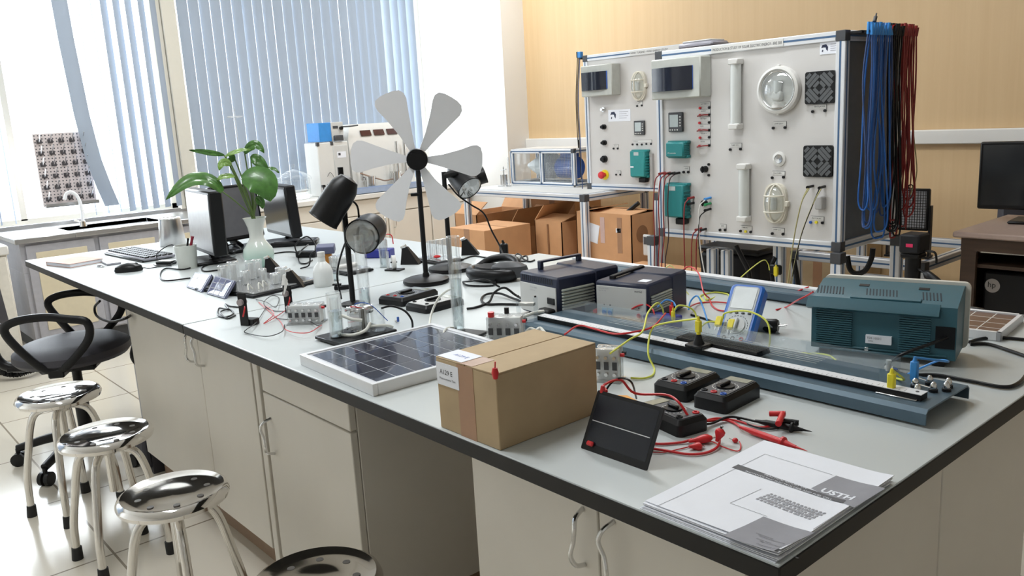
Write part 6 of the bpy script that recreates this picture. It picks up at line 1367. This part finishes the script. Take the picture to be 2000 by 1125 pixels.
# ---- panel 2 components
c = A2(1176, 342, .03); M_ = TR(c.x, .008, c.z) @ RX(PI / 2); o = P_(A2, 'emergency_stop', B(M_).cyl((0, 0, 0), (0, 0, .006), .034, n=30), YEL); P('red_button', B(M_).cyl((0, 0, .006), (0, 0, .03), .014, n=20).lathe([(0, .03), (.024, .03), (.026, .038), (.022, .048), (0, .052)], 26), RED, o)
for (q, r_) in (((1177, 248), .013), ((1178, 279), .013), ((1178, 311), .018), ((1177, 214), .011)):
    c = A2(*q, .02); P_(A2, 'selector_switch', B().cyl((c.x, .008, c.z), (c.x, -.01, c.z), r_ * 1.3, n=20).cyl((c.x, -.01, c.z), (c.x, -.028, c.z), r_ * .8, n=16), NICK if q[1] in (214,) else BLACK)
for (q, lb_, cols) in (((( 1245, 207), (1254, 206)), 'LAMP', None), (((1199, 290), (1207, 290)), 'RELAY', None), (((1204, 341), (1212, 341)), 'WIND GEN', None), (((1236, 282), (1245, 282), (1254, 282), (1263, 281), (1272, 281)), 'L1 L2 L3 N', None)): jacks(A2, q, lb_, cols)
c0, c1 = A2(1272, 300), A2(1277, 366); P_(A2, 'cable_duct', B().box(c0.x, c0.x + .02, -.01, .008, c1.z, c0.z), mat('switch_grey', (.45, .44, .43), .45))
# ---- lead racks
def leadrack(x, y0, y1, z, bar_len): pass
rk = T('lead_rack', 'black lead rack bar running back from the top corner of the right-hand panel', 'rack', (-1.722, 3.31, 1.59)); P('rack_bar', B().box(0, .05, 0, .44, -.012, .0, .002), BLACK, rk)
tn = B()
for i in range(24): tn.box(.05, .075, .012 + i * .018, .018 + i * .018, -.012, -.002)
P('rack_teeth', tn, BLACK, rk)
DBL = mat('lead_blue', (.02, .12, .42), .4); DB2 = mat('lead_blue_dark', (.03, .07, .2), .45)
LEADS = [(0, 10, DBL, 'blue'), (10, 15, BLACK, 'black'), (15, 22, DRD, 'dark red')]
random.seed(11)
for (i0, i1, m_, nm) in LEADS:
    for i in range(i0, i1):
        y = 3.325 + i * .0185; L = random.uniform(.70, .86); j = lambda s: random.uniform(-s, s); x = -1.655
        t = T('banana_lead', '%s banana lead hanging doubled from the rack beside the panel' % nm, 'cable', (x, y, 1.585), 0, '%s leads on the panel rack' % nm)
        P('plug', B().cyl((0, 0, -.012), (j(.004), j(.003), .034), .0062, n=10), m_ if m_ is not DBL else LBLU, t)
        P('plug', B().cyl((.014, .004, -.016), (.014 + j(.008), .004, .026 + j(.01)), .0062, n=10), m_ if m_ is not DBL else LBLU, t)
        a = j(.02); P('lead_loop', B().tube([V((0, 0, -.01)), V((-.01 + j(.008), j(.008), -.2)), V((a, j(.02), -.5)), V((a - .01, j(.02), -L + .04)), V((a + .012, j(.02), -L)), V((a + .034, j(.02), -L + .05)), V((a + .02, j(.02), -.5)), V((.016 + j(.006), j(.008), -.2)), V((.014, .004, -.014))], .0036, 7, 5), m_ if i % 3 or m_ is not DBL else DB2, t)
for (a, c, m_, lb_) in (((1708, 42), (1712, 26), DARK, 'dark plug sticking up from the middle of the lead rack'), ((1738, 66), (1757, 66), RED, 'red plug pointing right from the end of the lead rack'), ((1733, 62), (1748, 47), RED, 'red plug pointing up and right at the end of the lead rack')):
    q0 = X(*a, -1.65); q1 = X(*c, -1.65); t = T('banana_plug', lb_, 'plug', q0); P('plug_grip', B().cyl((0, 0, 0), (q1 - q0) * .6, .007, n=12), m_, t); P('plug_tip', B().cyl((q1 - q0) * .6, q1 - q0, .003, n=8), m_, t)
for i, (x, z1) in enumerate(((3.70, .75), (3.735, .9))):
    cable('hanging_lead', ['thin dark lead hanging apart at the end of the rack', 'thin straw lead hanging apart at the end of the rack'][i], [V((-1.66, x, 1.57)), V((-1.65, x + .01, 1.2)), V((-1.64, x + .02 + .02 * i, 1.0)), V((-1.65, x + .01, z1))], .0025, [DRD, GRC][i])
# leads on the left panel's outer side
for i, (dx, dz) in enumerate(((-.0, .82), (.01, .9), (-.012, .55))):
    cable('hanging_lead', ['dark lead hanging down the left side of the left-hand panel', 'blue lead hanging down the left side of the left-hand panel', 'thin dark lead at the outer left edge of the left-hand panel'][i], [V((QX - .035 + dx, QY + .0, 1.69)), V((QX - .045 + dx, QY - .02, 1.4)), V((QX - .04 + dx, QY - .02, 1.1)), V((QX - .055 + dx, QY, 1.69 - dz))], .003, [BLACK, DB2, BLACK][i])
t = T('lead_rack', 'small lead rack on the top left corner of the left-hand panel', 'rack', (QX - .03, QY + .02, 1.69)); P('rack_bar', B().box(-.03, 0.028, 0, .14, -.01, 0), BLACK, t); P('blue_plug', B().box(-.02, .01, -.02, .01, 0, .04, .003), LBLU, t); P('black_plug', B().box(-.03, -.02, -.02, .0, 0, .042, .003), BLACK, t)
t = T('cover_sheet', 'grey plastic unit lying on top of the right-hand panel', 'device', (-2.62, 3.42, 1.599)); P('unit_body', B().box(0, .20, -.05, .09, 0, .028, .01), mat('grey_violet', (.30, .29, .33), .4), t); P('lid', B().box(.02, .18, -.04, .08, .028, .036, .004), SHEET, t)
cable('hose', 'thick black corrugated hose sagging under the left-hand panel', [V((-4.0, 4.1, .78)), V((-3.92, 4.05, .72)), V((-3.83, 4.05, .66)), V((-3.68, 4.1, .65)), V((-3.55, 4.15, .74))], .014, BLACK, 'hose')
for lb_, L2 in (('thick black hose drooping from the rear right of the panel table', [(1655, 500), (1660, 525), (1672, 534), (1690, 528), (1702, 505), (1705, 485)]), ('black strap hanging below the right-hand panel, near its right end', [(1550, 505), (1556, 540), (1560, 565)]), ('black strap below the right-hand panel beside the post', [(1515, 502), (1508, 520), (1510, 550), (1512, 570)]), ('black strap below the middle of the right-hand panel', [(1438, 480), (1450, 505), (1462, 530), (1465, 560)])):
    cable('hose', lb_, [Y(a, c, 3.40 if 'droop' not in lb_ else 3.6) for a, c in L2], .012, BLACK, 'hose')
# plug stand below the panel with a yellow plug
c = Y(1494, 540, 3.3); t = T('table_post', 'aluminium post with a black clamp standing below the right-hand panel', 'post', (c.x, 3.42, 0)); P('post', profile(B(), (0, 0, 0), (0, 0, .69)), AM, t); P('clamp', B().box(-.03, .03, -.04, -.022, .555, .6, .006), BLACK, t)
plug('yellow plug hanging at the black clamp below the panel', V((c.x + .025, 3.35, .555)), YEL, .045, .009)
for i, x in enumerate((1392, 1420)):
    c = Y(x, 520, 3.42); t = T('table_post', ['aluminium post below the panel, left of its neighbour', 'aluminium post below the panel, right of its neighbour'][i], 'post', (c.x, 3.42, 0)); P('post', profile(B(), (0, 0, .0), (0, 0, .64)), AM, t); P('base_plate', B().box(-.04, .04, -.04, .04, 0, .008), BLACK, t)
t = T('battery_box', 'black equipment case standing on the floor below the right-hand panel', 'case', (-2.47, 3.62, 0)); P('case_body', B().box(-.15, .2, -.1, .12, .015, .6, .02), BLK2, t); P('lid', B().box(-.155, .205, -.105, .125, .6, .63, .01), BLACK, t); P('foot', B().box(-.12, .16, -.08, .1, 0, .015), RUB, t)
# ------------------------------------------------------------------ wind tunnel box
t = T('wind_tunnel', 'aluminium framed glazed box with a cone duct and blue motor on the left table', 'wind tunnel', (-4.95, 4.30, .803)); w, d, h = .665, .27, .242; s = .03; g = s / 2
fr_ = [((0, 0, 0), (w, 0, 0)), ((0, 0, h), (w, 0, h)), ((0, d, 0), (w, d, 0)), ((0, d, h), (w, d, h)), ((0, 0, 0), (0, 0, h)), ((w, 0, 0), (w, 0, h)), ((0, d, 0), (0, d, h)), ((w, d, 0), (w, d, h)), ((0, 0, 0), (0, d, 0)), ((w, 0, 0), (w, d, 0)), ((0, 0, h), (0, d, h)), ((w, 0, h), (w, d, h)), ((w * .5, 0, 0), (w * .5, 0, h))]
for a, c in fr_: P('frame_bar', profile(B(), V(a) + V((0, g, g)), V(c) + V((0, g, g)), s), AM, t)
P('corner_cap', B().box(w - g, w + g, -.002, s, h, h + s + .002, .003), DARK, t)
P('glazing', B().box(g, w - g, g - .002, g + .002, s, h), ACRY, t); P('top_plate', B().box(g, w - g, s, d, h + s, h + s + .004), SHEET, t)
P('duct_cone', B().lathe([(.02, .0), (.088, .16), (.092, .2), (.088, .2), (.02, .01)], 28, TR(.06, d * .5, .14) @ RY(PI / 2)), WPL, t); P('duct_drum', B().cyl((.22, d * .5, .14), (.34, d * .5, .14), .095, n=30), SHEET, t)
P('blue_motor', B().cyl((.42, d * .5, .13), (.58, d * .5, .13), .08, n=26).box(.45, .56, d * .5 - .05, d * .5 + .05, .2, .25, .008), BLU, t)
ms = B()
for i in range(14): ms.box(.345, .645, .02, .0215, .035 + i * .015, .0362 + i * .015)
for i in range(20): ms.box(.347 + i * .0155, .3482 + i * .0155, .02, .0215, .032, .242)
P('mesh_guard', ms, NICK, t)
t = T('spring_stand', 'small steel spring fixture standing left of the wind tunnel', 'fixture', (Z(985, 364, .803).x, Z(985, 364, .803).y, .803)); P('base', B().box(-.04, .05, -.03, .03, 0, .008, .001), NICK, t); P('cylinder', B().cyl((0, 0, .008), (0, 0, .09), .028, n=20), NICK, t); P('post', B().cyl((0, 0, .09), (0, 0, .15), .005, n=10).cyl((-.03, 0, .12), (.03, 0, .13), .004, n=8), NICK, t); P('glass_tube', B().cyl((.06, 0, 0), (.06, 0, .22), .006, n=10), FCELL, t)
# ------------------------------------------------------------------ cardboard boxes on the floor
def carton(label, x0, x1, y0, d, zt, z0=0, opens=(), m_=CB2, rz=0, extra=None):
    t = T('cardboard_box', label, 'box', ((x0 + x1) / 2, y0 + d / 2, z0), rz); hx, hy, h = (x1 - x0) / 2, d / 2, zt - z0; b = B()
    th = .006
    if opens:
        b.box(-hx, hx, -hy, -hy + th, 0, h).box(-hx, hx, hy - th, hy, 0, h).box(-hx, -hx + th, -hy, hy, 0, h).box(hx - th, hx, -hy, hy, 0, h).box(-hx, hx, -hy, hy, 0, th)
    else: b.box(-hx, hx, -hy, hy, 0, h, .003)
    P('carton', b, m_, t)
    for (sd, ang, ln) in opens:
        if sd in 'fb': s_ = -1 if sd == 'f' else 1; fl = B(TR(0, s_ * hy, h) @ RX(s_ * ang)).box(-hx, hx, 0 if s_ > 0 else -ln, ln if s_ > 0 else 0, -.002, .003)
        else: s_ = -1 if sd == 'l' else 1; fl = B(TR(s_ * hx, 0, h) @ RY(-s_ * ang)).box(0 if s_ > 0 else -ln, ln if s_ > 0 else 0, -hy, hy, -.002, .003)
        P('flap', fl, m_, t)
    if not opens: P('flap_seam', B().box(-hx + .01, hx - .01, -.004, .004, h - .001, h + .001), CB3, t); P('packing_tape', B().box(-.03, .03, -hy - .001, -hy + .002, .0, h), TAPE, t)
    return t
t = carton('large orange-brown carton with a white slip on the floor below the left-hand panel', -3.975, -3.49, 4.003, .30, .68, 0, (('b', 3.0, .15), ('f', 3.05, .15), ('l', 2.98, .2)))
def onf(t, px0, px1, py0, py1, y, nm, m_, lb_=None, rz=0):
    c0, c1 = Y(px0, py0, y), Y(px1, py1, y); o = t.location; w_, h_ = (c1.x - c0.x), (c0.z - c1.z); b = B(TR((c0.x + c1.x) / 2 - o.x, y - .001 - o.y, (c0.z + c1.z) / 2 - o.z) @ RY(rz)).box(-w_ / 2, w_ / 2, -.001, .001, -h_ / 2, h_ / 2); return P(nm, b, m_, t, lb_)
onf(t, 1147, 1170, 436, 474, 4.003, 'paper_slip', PAPER, 'white paper slip', .2); onf(t, 1172, 1182, 424, 475, 4.003, 'clear_pouch', mat('pinkish_film', (.60, .42, .38), .3), 'pinkish plastic pouch'); onf(t, 1203, 1213, 446, 455, 4.003, 'ce_label', PAPER); onf(t, 1205, 1216, 425, 495, 4.003, 'brown_tape', TAPE)
c_ = Y(1203, 453, 3.998); P('lettering', B().text('CE', .03, TR(c_.x - t.location.x + .004, 3.9995 - t.location.y, c_.z - t.location.z + .004) @ RX(PI / 2)), INK, t)
P('print_mark', B(TR(.244, -.05, .55) @ RY(PI / 2)).cyl((0, 0, -.0), (0, 0, .0015), .055, n=24), CB3, t)
t = carton('wide closed orange-brown carton on the floor nearest the turbine', -4.72, -4.345, 3.5, .42, .59, 0, (), rz=.0)
t = carton('tall carton with open flaps standing between two other boxes, under the left table', -4.375, -4.105, 3.99, .32, .60, 0, (('b', -2.6, .2), ('l', 2.3, .15), ('f', 2.9, .15))); P('cord', B().tube([V((.0, -.165, .58)), V((.004, -.167, .4)), V((-.002, -.167, .3)), V((.002, -.167, .2))], .006, 8, 5), CB3, t)
carton('flat closed carton lying behind the open box under the left table', -5.1, -4.6, 4.62, .3, .66, 0, ())
carton('carton with its flap raised, next to the left leg of the left table', -5.03, -4.74, 4.05, .4, .50, 0, (('r', .9, .2), ('b', .6, .2), ('l', 2.6, .05)))
carton('orange-brown carton with flaps folded out in the corner behind the table leg', -5.45, -5.17, 4.1, .5, .58, 0, (('f', 2.5, .15), ('b', 1.0, .2)))
carton('large carton deep in the shadow behind the right-hand panel table', -3.4, -2.85, 3.5, .5, .40, 0, ())
carton('tall light carton standing at the wall behind the right-hand panel table', -2.9, -2.35, 4.72, .25, .66, 0, (), CB1)
t = T('label_holder', 'grey tag with a dark screen hanging on the left frame post below the left panel', 'tag', (Y(1266, 450, 3.95).x, 3.93, .45)); P('tag_body', B().box(-.03, .035, 0, .015, 0, .13, .006), SHEET, t); P('tag_screen', B().box(-.02, .025, -.002, 0, .07, .115), DARK, t)
# ------------------------------------------------------------------ floodlight and camera on tripod
t = T('floodlight', 'square black floodlight with a grid of reflecting cells right of the hanging leads', 'floodlight', (-1.79, 4.05, .562), .12)
P('lamp_housing', B().box(-.09, .09, 0, .03, .13, .33, .006).add([(-.08, .03, .14), (.08, .03, .14), (.08, .03, .32), (-.08, .03, .32), (-.03, .11, .18), (.03, .11, .18), (.03, .11, .28), (-.03, .11, .28)], [(0, 4, 5, 1), (1, 5, 6, 2), (2, 6, 7, 3), (3, 7, 4, 0), (4, 7, 6, 5)]), BLACK, t)
P('reflector_panel', B().box(-.078, .078, -.002, 0, .142, .318), mat('reflector_pale', (.45, .46, .5), .25, .4), t); gb = B()
for i in range(14): gb.box(-.078, .078, -.004, -.002, .145 + i * .0128, .147 + i * .0128).box(-.076 + i * .0115, -.0742 + i * .0115, -.004, -.002, .142, .318)
P('grid', gb, BLACK, t); P('stand_bracket', B().box(-.1, -.09, .0, .03, 0, .25).box(.09, .1, .0, .03, 0, .25).box(-.1, .1, -.02, .06, 0, .01), BLACK, t); P('top_knob', B().torus(.01, .003, 16, 6, TR(0, .015, .338) @ RX(PI / 2)), BLACK, t)
tp = T('tripod', 'tripod with a black pan head and silver legs behind the oscilloscope', 'tripod', (-1.39, 3.2, 0)); tp.scale = (1, 1, 1.11)
P('pan_head', B().cyl((0, 0, .57), (0, 0, .66), .028, n=20).box(-.035, .035, -.035, .035, .655, .672, .004), BLACK, tp); P('column', B().cyl((0, 0, .3), (0, 0, .57), .014, n=14), NICK, tp); P('crown', B().lathe([(0, .52), (.05, .52), (.045, .56), (.02, .58), (0, .58)], 18), BLACK, tp)
P('pan_handle', B().tube([(.02, -.01, .62), (.08, -.03, .60), (.16, -.05, .555)], .014, 12, 4, rs=lambda u: .004 if u < .35 else .015), BLACK, tp)
for i in range(3):
    a = 2 * PI * i / 3 + .4; c, d_ = math.cos(a), math.sin(a); l_ = P('leg', B().cyl((.045 * c, .045 * d_, .54), (.30 * c, .30 * d_, .02), .013, .010, 12), mat('leg_silver', (.6, .6, .6), .3, .7), tp); P('rubber_foot', B().cyl((.295 * c, .295 * d_, .03), (.305 * c, .305 * d_, .0), .013, n=12), RUB, l_)
t = T('camera', 'black boxy camera with a pink mark mounted on the tripod', 'camera', (-1.39, 3.2, .747)); t.scale = (.85, .85, .85); P('camera_body', B().box(-.045, .045, -.05, .06, 0, .085, .008), BLK2, t); P('pink_mark', B().box(-.012, .018, -.0515, -.05, .03, .045), mat('pink_led', (.7, .03, .12), .4), t); P('hand_strap', B().tube([(.045, .0, .01), (.09, .0, .008), (.1, 0, -.02), (.1, 0, -.04)], .005, 8, 4), BLACK, t)
# ------------------------------------------------------------------ computer desk at the right edge
DW = wood('desk_wood', (.045, .025, .015), (.08, .045, .028), .5, (3, 3, 30)); DT = mat('desk_top_pink', (.48, .36, .31), .4, var=.05, scale=60)
t = T('computer_desk', 'dark wooden computer desk with a pinkish top at the right edge', 'desk', (-1.465, 3.74, 0))
P('desktop', B().box(0, 1.1, 0, .62, .725, .75, .006), DT, t); P('side_panel', B().box(.03, .05, .03, .6, 0, .725), DW, t); P('side_panel', B().box(1.04, 1.06, .03, .6, 0, .725), DW, t); P('back_panel', B().box(.05, 1.04, .56, .58, .1, .725), DW, t); P('shelf', B().box(.05, 1.04, .05, .56, .595, .61), DW, t); P('filler_strip', B().box(.03, .09, .025, .045, 0, .725), DW, t); P('bottom_shelf', B().box(.05, 1.04, .05, .56, .13, .15), DW, t)
P('keyboard_rail', B().box(.05, .3, .05, .07, .66, .675), NICK, t); P('front_skirt', B().box(.03, 1.06, .02, .035, .67, .725), DW, t)
monitor('black flat monitor on the desk at the right edge', V((-1.255, 4.12, .75)), .10, .50, .30, .0, None, .035, .055)
t = T('tower_computer', 'black tower computer with a round grey maker badge under the desk', 'computer', (-1.27, 3.84, .152)); P('case', B().box(-.09, .32, -.02, .3, .012, .425, .01), BLACK, t)
HP = mat('badge_grey', (.33, .30, .28), .4, .4); bd = P('badge', B(TR(-.052, -.0215, .365) @ RX(PI / 2)).cyl((0, 0, 0), (0, 0, .002), .03, n=30), HP, t); P('lettering', B().text('hp', .034, TR(-.071, -.0245, .358) @ RX(PI / 2)), BLACK, bd)
P('foot', B().box(-.06, .28, .02, .28, 0, .014), BLACK, t)
t = T('office_chair', 'black chair back showing behind the computer desk', 'chair', (-1.47, 4.68, 0), .3); P('backrest', B().box(-.14, .3, -.02, .04, .56, .82, .028), FAB, t); P('seat', B().box(-.14, .3, -.26, -.02, .42, .5, .03), FAB, t); P('column', B().cyl((.08, -.12, .08), (.08, -.12, .42), .025), BLACK, t)
P('star_base', B().box(-.14, .30, -.15, -.09, .03, .08, .01).box(.05, .11, -.26, .06, .03, .08, .01).box(-.14, -.08, -.15, -.09, 0, .03).box(.24, .30, -.15, -.09, 0, .03), BLACK, t)
# ------------------------------------------------------------------ instruments on the long counter
CZ = .77
t = T('tower_unit', 'white tower instrument with black corner caps on the long counter', 'instrument', (-6.36, 3.30, CZ)); P('body', B().box(0, .22, 0, .28, 0, .43, .006), WPL, t); P('front_cover', B().box(.22, .226, .14, .27, .04, .40, .002), SHEET, t); P('corner_cap', B().box(.2, .225, -.004, .02, .405, .435, .002), DARK, t); P('corner_cap', B().box(.2, .225, .12, .145, .405, .435, .002), DARK, t)
P('sticker', B().box(.226, .2275, .17, .25, .30, .35), PAPER, t); P('sticker_print', B().box(.2275, .228, .18, .2, .32, .34), INK, t); P('cable_loop', B().tube([(.23, .05, .1), (.235, .1, .06), (.23, .12, .14), (.23, .09, .19), (.23, .06, .16)], .002, 6, 5), DARK, t)
t = T('pump_unit', 'blue and white control box standing on top of the white tower instrument', 'instrument', (-6.36, 3.34, CZ + .436)); P('body', B().box(0, .2, .0, .11, .0, .15, .003), LBLU, t); P('face', B().box(.0, .205, .11, .22, .0, .15, .003), SHEET, t); P('dark_display', B().box(.205, .209, .125, .17, .10, .12), DARK, t); P('pump_head', B().box(.205, .235, .12, .2, .0, .045, .006), DARK, t); P('knob', B().cyl((.205, .195, .1), (.225, .195, .1), .014, n=16), BLACK, t); P('pipe', B().tube([(.215, .2, .11), (.22, .27, .11), (.2, .36, .115)], .006, 8, 4), DARK, t)
t = T('process_rig', 'white process unit with three dark displays and glass tubes on the long counter', 'instrument', (-6.42, 3.62, CZ))
P('cabinet', B().add([(0, 0, 0), (.25, 0, 0), (.25, .62, 0), (0, .62, 0), (0, 0, .44), (.22, 0, .44), (.22, .62, .44), (0, .62, .44), (0, .06, .56), (.16, .06, .56), (.16, .56, .56), (0, .56, .56)], [(3, 2, 1, 0), (0, 1, 5, 4), (1, 2, 6, 5), (2, 3, 7, 6), (3, 0, 4, 7), (4, 5, 9, 8), (5, 6, 10, 9), (6, 7, 11, 10), (7, 4, 8, 11), (8, 9, 10, 11)]), WPL, t)
for i in range(3): P('display', B(TR(.222, .13 + i * .13, .45) @ RY(-.45)).box(0, .006, 0, .10, .01, .06), mat('maroon_display', (.05, .012, .012), .2), t)
P('small_gauge', B().box(.235, .242, .22, .28, .28, .34, .003), DARK, t); P('small_gauge', B().box(.242, .244, .232, .268, .292, .328), PAPER, t)
for i, (y, h_, m_) in enumerate(((.06, .3, NICK), (.34, .22, GLASS), (.38, .22, GLASS), (.42, .3, NICK), (.5, .34, NICK))): P('tube', B().cyl((.29, y, .1), (.29, y, .1 + h_), .012, n=12), m_, t)
P('vessel', B().cyl((.31, .12, .02), (.31, .12, .12), .045, n=24).cyl((.31, .12, .12), (.31, .12, .13), .052, n=24), NICK, t); P('vessel', B().cyl((.31, .38, .02), (.31, .38, .14), .04, n=24).cyl((.31, .38, .14), (.31, .38, .15), .047, n=24), NICK, t)
P('pipework', B().tube([(.3, .04, .16), (.32, .2, .1), (.3, .3, .08), (.32, .45, .12), (.3, .55, .2), (.28, .56, .4)], .006, 8, 5).tube([(.27, .02, .4), (.3, .0, .3), (.3, .05, .2)], .005, 8, 5), mat('pipe_bronze', (.35, .25, .2), .35, .6), t); P('copper_coil', B().torus(.035, .006, 24, 8, TR(.3, .53, .12)), mat('pipe_bronze', (.35, .25, .2), .35, .6), t)
P('base_tray', B().box(.02, .38, 0, .6, .0, .02, .003), SHEET, t)
t = T('glass_jar', 'large clear lidded glass jar on the long counter beside the white tower', 'jar', (-6.22, 3.11, CZ)); P('jar_body', B().lathe([(0, .005), (.11, .005), (.125, .02), (.125, .15), (.14, .155), (.14, .165), (.122, .165), (.122, .02), (0, .012)], 36), GLASS, t); P('jar_lid', B().lathe([(.142, .167), (.13, .18), (.08, .215), (.03, .235), (.012, .24), (.012, .25), (.022, .262), (.016, .28), (0, .282)], 36), GLASS, t); P('inner_plate', B().cyl((0, 0, .06), (0, 0, .066), .105, n=30), WPL, t)
t = T('stand_clip', 'small black stand next to the glass jar on the long counter', 'stand', (-6.1, 3.30, CZ)); P('foot', B().box(-.03, .03, -.04, .04, 0, .006), BLACK, t); P('rod', B().cyl((0, 0, .006), (0, 0, .08), .004, n=8), BLACK, t); P('cap', B().box(-.012, .012, -.012, .012, .08, .10), BLACK, t)
S('blue_tray', B().box(0, .06, 0, .9, 0, .004).box(0, .004, 0, .9, 0, .05).box(.056, .06, 0, .9, 0, .045).box(0, .06, 0, .004, 0, .045).box(0, .06, .896, .9, 0, .045), mat('ledge_blue', (.36, .45, .62), .35), 'long pale blue shallow tray along the front of the long counter', 'tray', (-6.035, 3.3, CZ + .0015))
t = T('wire_stalk', 'thin glass stalk with a small clear cross standing behind the plant', 'stand', (-6.25, 2.70, CZ)); P('stalk', B().cyl((0, 0, .0), (0, 0, .74), .004, n=8), FCELL, t); P('cross_arm', B().box(-.004, .004, -.06, .06, .66, .672, .002).box(-.05, .05, -.006, .006, .655, .665, .002), FCELL, t); P('foot', B().cyl((0, 0, 0), (0, 0, .006), .04, n=20), FCELL, t)
t = T('glass_flask', 'white translucent flask on the sink counter behind the steel canister', 'flask', (-6.15, 2.28, .752)); P('flask_body', B().lathe([(0, 0), (.045, 0), (.05, .01), (.05, .05), (.02, .11), (.018, .16), (.026, .2), (.0, .2)], 24), FCELL, t); P('stopper', B().cyl((0, 0, .2), (0, 0, .215), .02, n=16), WPL, t)
